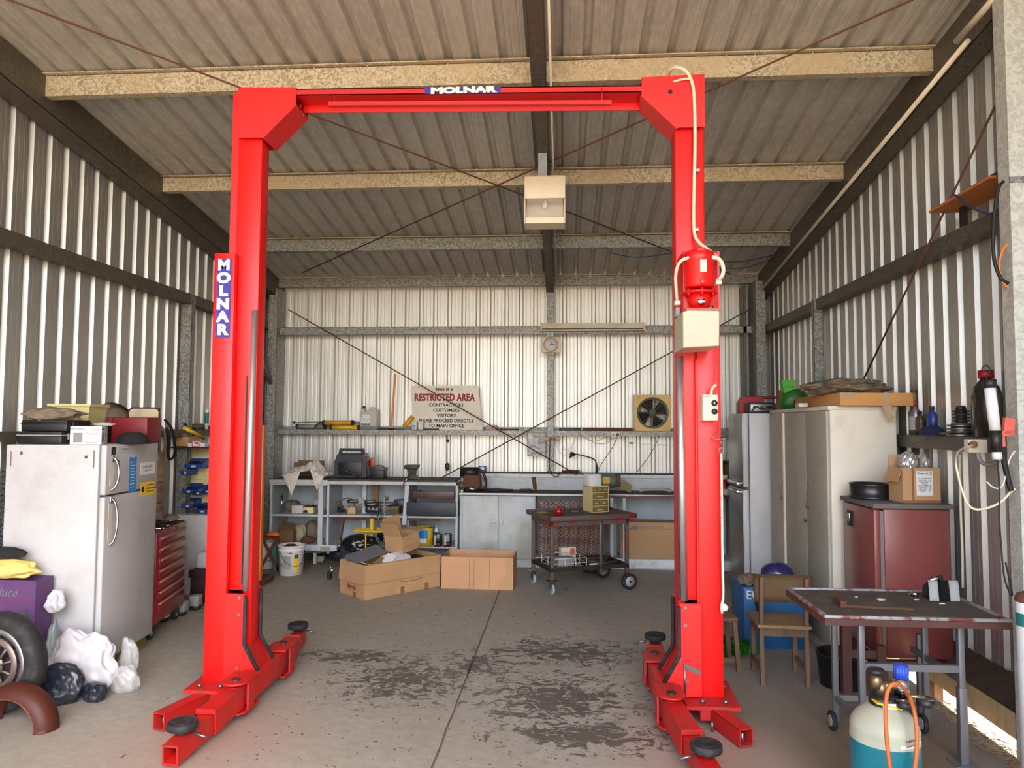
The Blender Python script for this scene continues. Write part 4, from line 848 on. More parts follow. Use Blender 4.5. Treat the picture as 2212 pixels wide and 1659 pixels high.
for nm, px0, py0, px1, py1, m_, kn in (('drawer', 891, 1061, 981, 1078, 'brown_drawer', 1), ('drawer', 878, 1085, 984.5, 1115, 'navy_drawer', 0)):
    b = B(); y0 = YB1 - (.0 if kn else .05); x0, x1, z0, z1 = rect(px0, py0, px1, py1, y0); b.box(x0, x1, y0, y0 + .018, z0, z1, .002); b.box(x0 + .02, x1 - .02, y0 + .018, y0 + .4, z0 + .01, z0 + .02); b.box(x0 + .02, x0 + .03, y0 + .018, y0 + .4, z0, z1 - .02); b.box(x1 - .03, x1 - .02, y0 + .018, y0 + .4, z0, z1 - .02)
    d_ = g.w(b, nm, m_, None, 'dark brown drawer' if kn else 'navy black drawer')
    if kn:
        for zz in (z0 + .025, z1 - .028): b = B(); b.lathe([(0, -.02), (.008, -.018), (.006, 0), (0, 0)], ((x0 + x1) / 2 - .02, y0, zz), 12, 'y'); g.w(b, 'knob', 'chrome', d_)
BZ = zc(1037.5) + .002; SZ = zc(1115) + .002; LZ = zc(1181) + .002
def on(px, Y, Z): return Vector((at(px, 1000, Y=Y).x, Y, Z))
# --- things on the bench
b = B(); b.box(xc(606), xc(652), 9.0, 9.012, BZ, zc(1001, 9.0), mtx=None); o = one('cardboard_sheet', b, 'cardboard_dark', 'flattened brown cardboard leaning on the back wall behind the dust sheet', 'cardboard')
b = B(); b.box(xc(612), xc(672), 9.06, 9.07, BZ, zc(997, 9.0)); o = one('cardboard_sheet', b, 'cardboard_dark', 'rear sheet of brown cardboard leaning on the back wall, furthest of the pair', 'cardboard')
mat('dust_sheet', (222, 214, 200), .95, dirt=.75, dcol=(122, 108, 86), dscale=10, bump=.4)
g2 = G('dust_sheet', 'stained white dust sheet heaped over the left end of the workbench, corners hanging', 'cloth', (xc(655), YB1 + .1, BZ))
def drape(u, v):
    x = xc(606) + (xc(702) - xc(606)) * u; y = YB1 - .03 + .40 * v; hgt = .012 + .16 * math.exp(-((u - .66) ** 2) / .05 - (v - .5) ** 2 / .3) + .085 * math.exp(-((u - .3) ** 2) / .06 - (v - .4) ** 2 / .3)
    return Vector((x, y, BZ + .004 + hgt + .05 * abs(noise.noise(Vector((u * 8, v * 7, 1)))) + .02 * abs(noise.noise(Vector((u * 22, v * 15, 4))))))
b = B(); b.sheet(drape, 60, 40); cl = g2.w(b, 'cloth_heap', 'dust_sheet')
def flap(x0, x1, tip, seed):
    def fn(u, v):
        e = drape((x0 + (x1 - x0) * u), 0); tipx = x0 + (x1 - x0) * .55; X = xc(606) + (xc(702) - xc(606)) * (tipx + (x0 + (x1 - x0) * u - tipx) * (1 - v))
        return Vector((X, YB1 - .034 - .02 * abs(math.sin(u * 9 + seed)) * v, e.z + (tip - e.z) * v))
    b = B(); b.sheet(fn, 16, 12); g2.w(b, 'hanging_corner', 'dust_sheet')
flap(.05, .45, zc(1073), 0); flap(.66, .99, zc(1062), 2)
g2 = G('jump_starter', 'bulky charcoal jump starter pack with top carry handle and red clamp', 'jump starter', (xc(755), 8.85, BZ))
x0, x1, z0, z1 = rect(722, 969, 792, 1037, 8.8)
b = B(); b.prism([(x0 + .01, BZ), (x1 - .01, BZ), (x1, BZ + .18), (x1 - .04, BZ + .3), (x0 + .04, BZ + .3), (x0, BZ + .2)], 8.8, 9.02); bd = g2.w(b, 'case', 'navy_box', None, None, .012)
b = B(); b.bar((x0 + .06, 8.86, BZ + .29), (x0 + .07, 8.86, z1 - .01), .04); b.bar((x1 - .06, 8.86, BZ + .29), (x1 - .07, 8.86, z1 - .01), .04); b.bar((x0 + .05, 8.86, z1 - .015), (x1 - .05, 8.86, z1 - .015), .035); g2.w(b, 'carry_handle', 'black_plastic', None, None, .006)
b = B(); b.box(x0 + .06, x1 - .06, 8.79, 8.8, BZ + .03, BZ + .2, .003); pn = g2.w(b, 'front_panel', 'black_plastic', bd)
b = B(); b.tube([(x0 + .08, 8.785, BZ + .16), (x0 + .14, 8.77, BZ + .1), (x1 - .1, 8.78, BZ + .02)], .016, 8, smooth_path=1); g2.w(b, 'clamp', 'dark_steel', pn)
b = B(); b.tube([(x1 - .01, 8.8, BZ + .27), (x1 + .015, 8.79, BZ + .2), (x1 + .005, 8.8, BZ + .06)], .009, 8, smooth_path=1); g2.w(b, 'red_cable', 'cooler_red', bd)
b = B(); b.box(x1 + .0, x1 + .045, 8.96, 9.0, BZ + .13, BZ + .24, .01); g2.w(b, 'red_clamp', 'orange_red', bd)
g2 = G('car_battery', 'black car battery on the bench right of the jump starter', 'battery', (xc(810), 8.8, BZ))
x0, x1, z0, z1 = rect(799, 1010, 829, 1037, 8.76); b = B(); b.box(x0, x1, 8.76, 8.94, BZ, BZ + .12, .006); g2.w(b, 'battery_case', 'black_plastic'); b = B(); b.box(x0 - .006, x1 + .006, 8.755, 8.945, BZ + .1, BZ + .135, .004); g2.w(b, 'battery_lid', 'navy_box')
for xx in (x0 + .03, x1 - .03): b = B(); b.cyl((xx, 8.8, BZ + .135), (xx, 8.8, BZ + .155), .01, .008); g2.w(b, 'terminal', 'steel')
b = B(); b.tube([(x0 + .03, 8.8, BZ + .15), (xc(812), 8.78, BZ + .165), (x1 - .01, 8.8, BZ + .145)], .006, 6, smooth_path=1); g2.w(b, 'carry_strap', 'dark_steel')
g2 = G('bench_vice', 'black bench vice with steel handle bolted to the bench edge', 'vice', (xc(885), 8.68, BZ))
x0, x1, z0, z1 = rect(868, 1006, 903, 1037, 8.66); xm = (x0 + x1) / 2 + .01
b = B(); b.prism([(xm - .07, BZ), (xm + .09, BZ), (xm + .07, BZ + .03), (xm + .04, BZ + .05), (xm + .045, BZ + .11), (xm + .085, BZ + .15), (xm + .085, BZ + .175), (xm - .075, BZ + .175), (xm - .075, BZ + .15), (xm - .04, BZ + .11), (xm - .035, BZ + .05)], 8.66, 8.8); g2.w(b, 'vice_body', 'dark_steel', None, None, .004)
b = B(); b.box(xm - .075, xm + .085, 8.63, 8.655, BZ + .13, BZ + .175, .003); b.cyl((xm, 8.6, BZ + .09), (xm, 8.7, BZ + .09), .016); g2.w(b, 'front_jaw', 'dark_steel')
b = B(); b.cyl((xm + .01, 8.6, BZ + .08), (xm - .07, 8.545, BZ - .06), .007); b.cyl((xm - .07, 8.545, BZ - .06), (xm - .074, 8.543, BZ - .067), .011); g2.w(b, 'handle', 'chrome')
# --- middle shelf, left to right
b = B(); p = on(611, 8.75, SZ); b.cyl((p.x, 8.75, SZ), (p.x, 8.75, zc(1073, 8.75)), .011, seg=14); one('steel_tube', b, 'chrome', 'polished steel tube standing upright at the left end of the shelf', 'tube')
b = B(); b.lump(on(632, 8.95, SZ), (.2, .2, .16), .35, 2, 4, 41, crease=.2); one('shop_rag', b, 'tan_bag', 'grey brown rag heaped behind the small white carton', 'rag')
c = G('small_carton', 'small grubby white carton on the left shelf', 'carton', on(642, 8.7, SZ)); x0, x1, z0, z1 = rect(630, 1092, 654, 1114, 8.7); b = B(); b.box(x0, x1, 8.7, 8.84, SZ, z1, .003); c.w(b, 'box', mat('grubby_white', (206, 200, 190), .7, dirt=.5, dcol=(120, 108, 92), dscale=14))
c = G('spare_part_box', 'cream box printed with a black mark right of the white carton', 'box', on(664, 8.7, SZ)); x0, x1, z0, z1 = rect(655, 1094, 676, 1114, 8.7); b = B(); b.box(x0, x1, 8.7, 8.84, SZ, z1, .002); k_ = c.w(b, 'box', 'panel_cream'); b = B(); b.prism([(x0 + .03 + .03 * math.cos(a), SZ + .008 + .035 * math.sin(a)) for a in [PI * i / 10 for i in range(11)]], 8.698, 8.7); c.w(b, 'printed_mark', 'ink_black', k_); b = B(); b.box(x0 - .002, x1 + .002, 8.698, 8.842, z1 - .012, z1 + .003); c.w(b, 'lid', 'rust')
b = B(); b.lump(on(686, 8.96, SZ), (.12, .12, .2), .3, 2, 4, 43, crease=.4); b.move(Matrix.Identity(4)); one('plastic_wrapping', b, 'clear_plastic', 'clear plastic wrapping bunched behind the white bench post', 'plastic wrap')
b = B(); b.tube([on(700, 8.8, SZ + .035), on(701, 8.8, SZ + .15), on(703, 8.8, SZ + .3), on(702, 8.8, SZ + .36)], lambda u: .03 * (1 - u * .6), 10, smooth_path=1); one('rolled_plastic', b, 'clear_plastic', 'rolled clear plastic standing between the two white bench posts', 'plastic roll')
rr = random.Random(11)
b = B()
pts = [on(738 + rr.uniform(-9, 9), 8.72 + rr.uniform(-.07, .07), SZ + .01 + min(.12, abs(rr.gauss(0, .05)))) for _ in range(60)]; b.tube(pts, .003, 5, smooth_path=1); one('wire_tangle', b, 'dark_steel', 'tangle of dark wire on the shelf left of the coil', 'wire')
b = B(); b.tube([on(752, 8.93, SZ + .09) + Vector((.09 * math.cos(a), .012 * (a % 1.7), .08 * math.sin(a))) for a in [k * PI / 8 for k in range(50)]], .006, 6); one('hose_coil', b, mat('coil_red', (120, 62, 50), .6, dirt=.3), 'coil of dull red hose behind the tan box', 'hose')
c = G('tan_box', 'little tan box leaning on the dull red hose coil', 'box', on(758, 8.7, SZ)); x0, x1, z0, z1 = rect(749, 1094, 768, 1110, 8.68); b = B(); b.box(x0, x1, 8.68, 8.76, SZ, z1, .003); c.w(b, 'box', 'cardboard'); b = B(); b.box(x0 + .03, x1 - .01, 8.678, 8.68, SZ + .02, z1 - .02); c.w(b, 'label', 'beige_lining')
b = B(); b.bar(on(727, 8.75, SZ + .12), on(742, 8.78, SZ + .17), .03, .012); one('file_tool', b, 'dark_steel', 'flat dark file pointing up over the wire tangle', 'file')
# weight distribution brackets, hook and chain
g2 = G('tow_bracket', 'black slotted tow bracket assembly on the middle of the shelf', 'bracket', on(805, 8.66, SZ))
for px0, py0, px1, py1, y in ((750, 1079, 774, 1087, 8.68), (787, 1081, 810, 1085, 8.7), (812, 1085, 848, 1093, 8.62), (789, 1094, 822, 1107, 8.66), (788, 1086, 812, 1094, 8.72)):
    x0, x1, z0, z1 = rect(px0, py0, px1, py1, y); b = B(); b.box(x0, x1, y, y + .04, z0, z1, .004); pt = g2.w(b, 'slotted_plate', 'black_plastic')
    b = B(); b.box(x0 + (x1 - x0) * .25, x1 - (x1 - x0) * .2, y - .002, y, (z0 + z1) / 2 - .006, (z0 + z1) / 2 + .006); g2.w(b, 'slot', 'steel', pt)
for px, py in ((797, 1099), (814, 1100), (820, 1115), (813, 1116), (806, 1099)):
    p = at(px, py, Y=8.54); b = B(); b.cyl(p, p + Vector((0, .05, 0)), .014, seg=14); g2.w(b, 'bolt', 'steel')
x0, x1, z0, z1 = rect(774, 1073, 787, 1088, 8.66); b = B(); b.prism([(x0, z0), (x1, z0), (x1, z0 + .03), (x0 + .03, z1), (x0, z1)], 8.66, 8.68); g2.w(b, 'steel_wedge', 'grey_plastic')
b = B(); b.cyl(at(816, 1104, Y=8.55), at(819, 1133, Y=8.52), .009); b.cyl(at(819, 1133, Y=8.52), at(819, 1135, Y=8.52), .034, .02); g2.w(b, 'screw_foot', 'steel')
g2 = G('chain', 'steel chain hanging from a hook in front of the middle shelf', 'chain', at(829, 1178, Y=8.36))
for k in range(26):
    p = at(829, 1080 + k * 3.8, Y=8.36); b = B(); ln = [Vector((.009 * math.cos(a) * (1 if k % 2 == 0 else .15), .009 * math.cos(a) * (.15 if k % 2 == 0 else 1), .014 * math.sin(a))) + p for a in [i * PI / 5 for i in range(10)]]; b.tube(ln, .0028, 5, cyc=True); g2.w(b, 'link', 'chrome')
b = B(); b.tube([at(x, y, Y=8.52) for x, y in ((823, 1072), (822, 1078), (828, 1082), (834, 1078), (836, 1072), (831, 1068))], .006, 6, smooth_path=1); g2.w(b, 'hook', 'steel')
b = B(); b.cyl(at(833, 1074, Y=8.56), at(838, 1078, Y=8.56), .02); b.cyl(at(826, 1080, Y=8.52), at(838, 1080, Y=8.6), .006); g2.w(b, 'shackle', 'steel')
c = G('parts_carton', 'small brown and green carton at the right of the middle shelf', 'carton', on(848, 8.7, SZ)); x0, x1, z0, z1 = rect(835, 1094, 860, 1113, 8.68); b = B(); b.box(x0, x1, 8.68, 8.86, SZ, z1, .004); k_ = c.w(b, 'box', 'cardboard_dark'); b = B(); b.box(x0 + .015, x1, 8.677, 8.68, SZ + .01, SZ + .065); c.w(b, 'green_band', 'leaf', k_)
b = B(); x0, x1, z0, z1 = rect(851, 1080, 872, 1093, 8.9); b.box(x0, x1, 8.9, 9.05, SZ, z1, .004); one('dark_carton', b, 'navy_box', 'dark printed carton behind the brown and green carton', 'carton')
b = B(); b.box(xc(790) + .01, xc(803), 8.9, 8.92, SZ, zc(1049)); one('timber_board', b, 'cardboard_dark', 'brown board standing on the shelf behind the tow bracket', 'board')
# --- bottom shelf and floor under the bench
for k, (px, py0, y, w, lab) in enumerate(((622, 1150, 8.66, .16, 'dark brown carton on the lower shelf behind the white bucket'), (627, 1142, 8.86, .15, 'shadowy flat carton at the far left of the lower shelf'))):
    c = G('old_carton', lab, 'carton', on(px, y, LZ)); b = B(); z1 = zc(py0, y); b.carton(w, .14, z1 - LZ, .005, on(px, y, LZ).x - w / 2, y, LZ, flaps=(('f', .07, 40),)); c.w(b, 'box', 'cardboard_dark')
b = B(); b.lump(on(651, 8.84, LZ), (.15, .13, .25), .2, 2, 4, 51, crease=.4); one('cream_bag', b, mat('cream_bag', (170, 158, 130), .8, dirt=.5, dcol=(90, 76, 56)), 'crumpled cream paper sack on the lower shelf behind the bucket', 'sack')
b = B(); b.lump(on(676, 9.0, LZ), (.2, .13, .27), .2, 2, 4, 52, crease=.3); one('brown_bag', b, 'tan_bag', 'brown paper sack on the lower shelf left of the white post', 'sack')
b = B(); b.lump(on(668, 8.69, LZ), (.16, .07, .1), .3, 3, 4, 53, crease=.3); one('scrap_heap', b, 'rust', 'heap of rusty scrap in front of the brown paper sack', 'scrap')
b = B(); b.prism([(xc(695), LZ), (xc(702), LZ), (xc(701), zc(1125)), (xc(697), zc(1128))], 8.75, 8.77); one('roofing_offcut', b, 'white_paint', 'narrow white sheet offcut standing between the two bench posts', 'offcut')
b = B(); b.bar(on(737, 8.72, LZ + .02), on(744, 8.77, LZ + .28), .02, .06, (0, 1, 0)); one('wooden_tool', b, 'wood_old', 'pale wooden batten leaning behind the black bin liner', 'batten')
c = G('bin_tub', 'dark navy tub covered by a black bin liner below the bench', 'tub', on(780, 8.1, 0)); x0, x1, z0, z1 = rect(732, 1165, 810, 1210, 8.15)
b = B(); b.box(x0, x1, 8.15, 8.33, .0, z1 - .05, .03); c.w(b, 'tub_body', mat('navy_tub', (30, 34, 50), .5, dirt=.2)); b = B(); b.lump(((x0 + x1) / 2, 8.235, z1 - .16), ((x1 - x0) * 1.02, .24, .24), .18, 2.2, 5, 55, True, crease=.4); c.w(b, 'bin_liner', mat('liner', (22, 22, 23), .22, coat=.6, dirt=0))
g2 = G('wheel_stand', 'yellow round stand with a central threaded post behind the black bin liner', 'stand', on(810, 8.45, 0))
p = at(803, 1146, Y=8.48); rr_ = .22
b = B(); b.tube([p + Vector((rr_ * math.cos(a), +.09 * math.sin(a), 0)) for a in [k * PI / 16 for k in range(32)]], .014, 8, cyc=True); b.tube([p + Vector((rr_ * .45 * math.cos(a), +.045 * math.sin(a), 0)) for a in [k * PI / 12 for k in range(24)]], .01, 8, cyc=True)
for k in range(6): a = k * PI / 3 + .3; b.cyl(p, p + Vector((rr_ * math.cos(a), .09 * math.sin(a), 0)), .009, seg=8)
g2.w(b, 'ring_tray', 'yellow')
b = B(); b.lathe([(.03, 0), (.028, .02), (.024, .03), (.027, .12), (.024, .14), (0, .14)], p, 18); g2.w(b, 'socket', 'yellow'); b = B(); b.cyl(p + Vector((0, 0, .13)), p + Vector((0, 0, .2)), .008); g2.w(b, 'threaded_post', 'chrome'); b = B(); b.cyl(p, (p.x, p.y, .02), .018); b.lathe([(0, 0), (.085, 0), (.08, .02), (0, .025)], (p.x, p.y, 0), 24); g2.w(b, 'pedestal', 'yellow')
b = B(); x = xc(813); b.box(x, x + .012, 8.12, 8.132, 0, zc(1155, 8.1)); one('yellow_strap', b, 'yellow', 'thin yellow strip standing at the right of the bin liner', 'strip')
b = B(); b.lump(on(838, 8.97, LZ), (.22, .12, .2), .2, 2.5, 4, 57); one('dark_bundle', b, 'black_cloth', 'dark bundle on the lower shelf behind the hanging chain', 'bundle')
c = G('brown_pot', 'dark brown round tin on the lower shelf left of the open carton', 'tin', on(853, 8.75, LZ)); b = B(); b.cyl(on(856, 8.75, LZ), on(856, 8.75, zc(1138, 8.75)), .06, seg=24); c.w(b, 'tin_body', 'brown_drawer')
def can(px, pr, py0, y, m_, lab, band=None, lid='steel', cat='paint tin', z=LZ, group=None):
    p = on(px, y, z); r = pr / 1560 * y; h = zc(py0, y) - z; c = G('paint_tin', lab, cat, p, 0, group)
    b = B(); b.lathe([(0, 0), (r, 0), (r, h), (r * .93, h), (r * .93, h - .006), (0, h - .006)], p, 28); k_ = c.w(b, 'tin_body', m_)
    for zz in (.003, h - .003): b.tube([p + Vector((r * math.cos(a), r * math.sin(a), zz)) for a in [k * PI / 14 for k in range(28)]], .003, 5, cyc=True) if False else None
    b = B(); b.lathe([(r * 1.02, h - .008), (r * 1.03, h), (r * .98, h + .003), (r * .9, h)], p, 28); c.w(b, 'rim', lid)
    for bm_, z0, z1, a0, a1 in (band or ()):
        b = B(); b.sheet(lambda u, v: Vector((p.x + (r + .0008) * math.sin(a0 + (a1 - a0) * u), p.y - (r + .0008) * math.cos(a0 + (a1 - a0) * u), p.z + h * (z0 + (z1 - z0) * v))), 10, 2); c.w(b, 'label_patch', bm_, k_)
    return c
can(921, 16, 1137, 8.75, 'yellow', 'large yellow, blue and white paint tin behind the open carton', (('sticker_blue', .35, .85, -1.3, .5), ('white_flat', .15, .4, -1.3, .3)))
can(948, 9, 1153, 8.68, 'black_plastic', 'black and white tin with a gold label beside the big yellow tin', (('white_flat', .1, .95, -1.4, -.4), ('tan_trim', .7, .92, -.4, .6), ('ink_red', .1, .25, -.2, .6)))
can(969, 8.5, 1152, 8.68, 'black_plastic', 'black and white tin nearest the right end of the lower shelf', (('white_flat', .1, .95, -1.4, -.3), ('grey_plastic', .4, .9, -.3, .6), ('ink_red', .12, .27, -.2, .6)))
c = G('spray_bottle', 'blue and white bottle between the yellow tin and the smaller tins', 'bottle', on(944, 8.92, LZ)); p = on(944, 8.92, LZ); b = B(); b.lathe([(0, 0), (.03, 0), (.03, .14), (.012, .18), (.012, .19), (0, .19)], p, 18); k_ = c.w(b, 'bottle_body', 'white_flat'); b = B(); b.lathe([(.0305, .08), (.0305, .135)], p, 18); c.w(b, 'label_band', 'sticker_blue', k_); b = B(); b.cyl(p + Vector((0, 0, .19)), p + Vector((0, 0, .21)), .012); c.w(b, 'cap', 'white_flat')
c = G('pump_unit', 'dark blue pump with round ports on the floor under the bench', 'pump', on(700, 8.9, 0)); b = B(); b.box(xc(697), xc(728), 8.9, 9.1, 0, .12, .02); c.w(b, 'pump_body', 'navy_bag')
for px in (682, 692): p = at(px, 1208, Y=8.85); b = B(); b.tube([p + Vector((.03 * math.cos(a), 0, .03 * math.sin(a))) for a in [k * PI / 8 for k in range(16)]], .01, 6, cyc=True); b.cyl(p + Vector((0, .01, 0)), p + Vector((0, .2, 0)), .028); c.w(b, 'port', 'grey_plastic')
# bucket, far bucket, trestle
def bucket(p, r, h, lab, m_='white_flat'):
    c = G('bucket', lab, 'bucket', p)
    b = B(); b.lathe([(0, .004), (r * .86, 0), (r * .95, h * .8), (r * 1.0, h * .82), (r * 1.0, h * .86), (r * .96, h * .87), (r * .97, h * .93), (r * 1.03, h * .94), (r * 1.03, h), (r * .96, h), (r * .85, .02), (0, .02)], p, 36); k_ = c.w(b, 'bucket_body', m_)
    b = B(); b.tube([p + Vector((-r * .6, -r * .85, h * .8)), p + Vector((-r * .2, -r * 1.02, h * .5)), p + Vector((r * .5, -r * .9, h * .3)), p + Vector((r * .95, -r * .3, h * .34)), p + Vector((r * 1.0, 0, h * .8))], .003, 5, smooth_path=2); c.w(b, 'wire_handle', 'dark_steel')
    return c, k_
p = at(629, 1236, Y=8.1); p.z = 0; c, k_ = bucket(p, .148, .33, 'white plastic bucket with a yellow label standing in front of the bench')
def wrap(c, k_, p, r, z0, z1, a0, a1, m_, nm='label_patch'):
    b = B(); b.sheet(lambda u, v: Vector((p.x + (r * (.87 + .09 * (z0 + (z1 - z0) * v) / .33) + .002) * math.sin(a0 + (a1 - a0) * u), p.y - (r * (.87 + .09 * (z0 + (z1 - z0) * v) / .33) + .002) * math.cos(a0 + (a1 - a0) * u), z0 + (z1 - z0) * v)), 8, 2); return c.w(b, nm, m_, k_)
wrap(c, k_, p, .15, .04, .24, .55, .95, 'yellow'); wrap(c, k_, p, .15, .04, .07, -1.3, -.8, 'yellow'); wrap(c, k_, p, .15, .07, .22, -.3, .3, 'grey_plastic'); wrap(c, k_, p, .151, .19, .235, .58, .92, 'leaf'); wrap(c, k_, p, .15, .1, .14, -.62, -.42, 'ink_grey')
b = B(); b.lump((p.x, p.y, .2), (.26, .26, .15), .3, 2, 3, 61); c.w(b, 'contents', 'rust')
p = at(572, 1222, Y=8.42); p.z = 0; bucket(p, .13, .3, 'second white bucket half hidden behind the left lift column')
g2 = G('trestle', 'rusty red folding trestle with crossed legs behind the left lift column', 'trestle', (xc(592, 8.2), 8.2, 0))
for a, c_ in (((560, 1150), (602, 1238)), ((600, 1160), (560, 1243)), ((600, 1158), (601, 1240))):
    p, q = at(*a, Y=8.2), at(*c_, Y=8.2); q.z = max(q.z, .01); b = B(); b.bar(p, q, .03, .02, (0, 1, 0)); g2.w(b, 'leg', 'rust')
b = B(); b.bar(at(555, 1160, Y=8.2), at(602, 1160, Y=8.2), .04, .03); g2.w(b, 'top_rail', 'cooler_red')
b = B(); b.bar(at(594, 1180, Y=8.22), at(594, 1236, Y=8.22), .03, .03, (0, 1, 0)); g2.w(b, 'pale_leg', 'teal')
b = B(); p = at(590, 1157, Y=8.15); b.lump(p, (.14, .1, .05), .3, 2, 3, 62); one('orange_cloth', b, 'orange', 'orange cloth lying on top of the rusty trestle', 'cloth')
g2 = G('engine_crane', 'tall orange shop crane column glimpsed behind the left lift column', 'shop crane', (at(558, 1000, Y=7.4).x, 7.4, 0))
b = B(); xa, xb, za, zb = rect(552, 918, 563, 1200, 7.4); b.box(xa, xb, 7.4, 7.46, .04, zb, .008); g2.w(b, 'column', 'orange'); b = B(); b.box(xa - .05, xb + .01, 7.35, 7.75, 0, .07, .01); g2.w(b, 'base', 'rust'); b = B(); b.cyl((xa - .02, 7.4, zb - .05), (xa - .02, 7.4, zb - .9), .02); g2.w(b, 'hydraulic_ram', 'yellow_orange')
# small wheeled dolly end peeking at left of cartons
g2 = G('castor_dolly', 'single silver castor of a dolly at the left of the cartons', 'castor', at(712, 1252, Z=.0)); p = at(712, 1252, Z=.0)
b = B(); b.cyl((p.x - .015, p.y, .05), (p.x + .015, p.y, .05), .05, seg=24); g2.w(b, 'wheel', 'black_rubber'); b = B(); b.tube([(p.x, p.y, .05), (p.x + .02, p.y, .11), (p.x + .08, p.y + .05, .12), (p.x + .14, p.y + .08, .08)], .01, 8, smooth_path=1); b.cyl((p.x + .01, p.y, .1), (p.x + .01, p.y, .15), .008); g2.w(b, 'fork', 'chrome')
# ---------------------------------------------------------------- cartons on the floor
A0, A1, A2 = at(787, 1298, Z=0), at(950, 1267, Z=0), at(737, 1285, Z=0)
rz = math.atan2(A1.y - A0.y, A1.x - A0.x); ln = (A1 - A0).length; dp = .46
g2 = G('long_carton', 'long brown carton with folded flaps full of packaging, in front of the bench', 'carton', A0, rz)
b = B(); b.carton(ln, dp, .335, .006, flaps=(('l', .19, 176),)); bx = g2.l(b, 'box', 'cardboard')
b = B(); b.box(.004, ln - .01, -.014, -.006, .155, .335, mtx=Matrix.Rotation(.03, 4, 'X')); g2.l(b, 'front_flap', 'cardboard', bx)
for x in (.42, .72): b = B(); b.box(x, x + .04, -.008, 0, .0, .07); g2.l(b, 'tape_strip', 'tape', bx)
b = B(); b.box(-.008, -.001, .15, .2, .0, .06); g2.l(b, 'tape_strip', 'tape', bx)
b = B(); b.tube([(-.0012 - .0, .24 + .075 * math.cos(a), .1 + .035 * math.sin(a)) for a in [k * PI / 12 for k in range(24)]], .0025, 5, cyc=True); g2.l(b, 'printed_oval', 'ink_red', bx)
text('lettering', 'Stumpi', .058, 'ink_red', bx, (-.002, .24, .1), rz=-PI / 2, bold=.001)
text('lettering', 'SEE ART PRTS 74', .02, 'ink_grey', bx, (-.002, .24, .16), rz=-PI / 2)
b = B(); b.tube([(.55 + .14 * math.cos(a), -.002, .135 + .02 * math.sin(a)) for a in [PI + k * PI / 12 for k in range(13)]], .002, 5); g2.l(b, 'red_curve', 'ink_red', bx)
W = lambda x, y, z: Vector((x, y, z))
def sheetthing(nm, c0, sx, sy, rx, ry, rzz, m_, lab, cat, t=.012, base=g2):
    mtx = base.mw @ Matrix.Translation(c0) @ Matrix.Rotation(rzz, 4, 'Z') @ Matrix.Rotation(rx, 4, 'X') @ Matrix.Rotation(ry, 4, 'Y'); b = B(); b.box(-sx / 2, sx / 2, -sy / 2, sy / 2, -t / 2, t / 2, mtx=mtx); return one(nm, b, m_, lab, cat)
mat('foam_grey', (104, 104, 106), .9, dirt=.15)
sheetthing('foam_sheet', (.22, .33, .375), .38, .2, .25, -.2, .05, 'foam_grey', 'large dark grey foam sheet sticking out of the long carton', 'foam sheet', .015)
sheetthing('paper_leaf', (.13, .14, .31), .16, .12, .2, .3, .5, 'white_flat', 'white paper scrap at the left end of the long carton', 'paper', .003)
sheetthing('card_scrap', (.245, .1, .32), .12, .1, .5, -.5, .2, 'cardboard_dark', 'brown card scrap between the white papers in the long carton', 'card', .004)
sheetthing('paper_leaf', (.33, .07, .35), .14, .1, .2, -.5, .6, 'white_flat', 'narrow white paper standing up beside the white polystyrene slab', 'paper', .01)
sheetthing('foam_slab', (.44, .12, .345), .26, .16, .25, -.1, .1, mat('lilac_white', (222, 220, 232), .6, dirt=.05), 'bright white slab lying on top of the long carton contents', 'slab', .03)
b = B(); b.lump(g2.mw @ W(ln - .17, .2, .22), (.24, .2, .12), .25, 3, 4, 71); one('packing_scraps', b, 'black_cloth', 'dark packing scraps at the right end of the long carton', 'packaging')
g3 = G('opened_carton', 'smaller opened brown carton tilted on top of the long carton', 'carton', g2.mw @ W(.64, .16, .385), rz + .25)
b = B(); b.carton(.27, .24, .17, .005, -.13, -.02, 0, flaps=(('l', .16, 22), ('b', .17, 5), ('r', .14, 88), ('f', .1, 175))); b.move(Matrix.Rotation(-.12, 4, 'Y')); g3.l(b, 'box', 'cardboard')
C0, C1 = at(953, 1272, Z=0), at(1108, 1276, Z=0); rz2 = math.atan2(C1.y - C0.y, C1.x - C0.x)
g4 = G('empty_carton', 'wide empty brown carton between the long carton and the trolley', 'carton', C0, rz2)
b = B(); b.carton((C1 - C0).length, .46, .33, .006); bx = g4.l(b, 'box', 'cardboard_pink')
for x in (.29, .34, .5): b = B(); b.box(x, x + .003, -.0015, 0, .01, .32); g4.l(b, 'crease', 'cardboard_dark', bx)
b = B(); b.prism([(.60, .01), (.735, .01), (.735, .33), (.68, .33), (.665, .25), (.672, .18), (.65, .12), (.655, .07), (.60, .065)], -.003, 0); g4.l(b, 'torn_patch', 'cardboard', bx)
# ================================================================ RIGHT HALF OF THE BACK WALL
YC = 8.7
g = G('long_workbench', 'long dark topped workbench with white cupboard and upstand against the back wall', 'workbench', (.6, YC, 0))
r_ = lambda px0, py0, px1, py1, Y: rect(px0, py0, px1, py1, Y)
def pbox(gg, name, px0, py0, px1, py1, y0, y1, m, parent=None, lab=None, bev=0):
    x0, x1, z0, z1 = rect(px0, py0, px1, py1, y0); b = B(); b.box(x0, x1, y0, y1, z0, z1, bev); return gg.w(b, name, m, parent, lab)
x0, x1, z0, z1 = rect(992, 1064, 1458, 1074, YC - .04); TZ = z1 + .002; XE = 2.0
b = B(); b.box(x0, XE, YC - .04, 9.2, z1 - .03, z1 - .002); g.w(b, 'bench_surface', 'bench_top')
b = B(); b.box(x0, at(1290, 1070, Y=YC).x, YC - .055, YC - .04, z0, z1 - .002, .002); g.w(b, 'front_edge', 'white_flat')
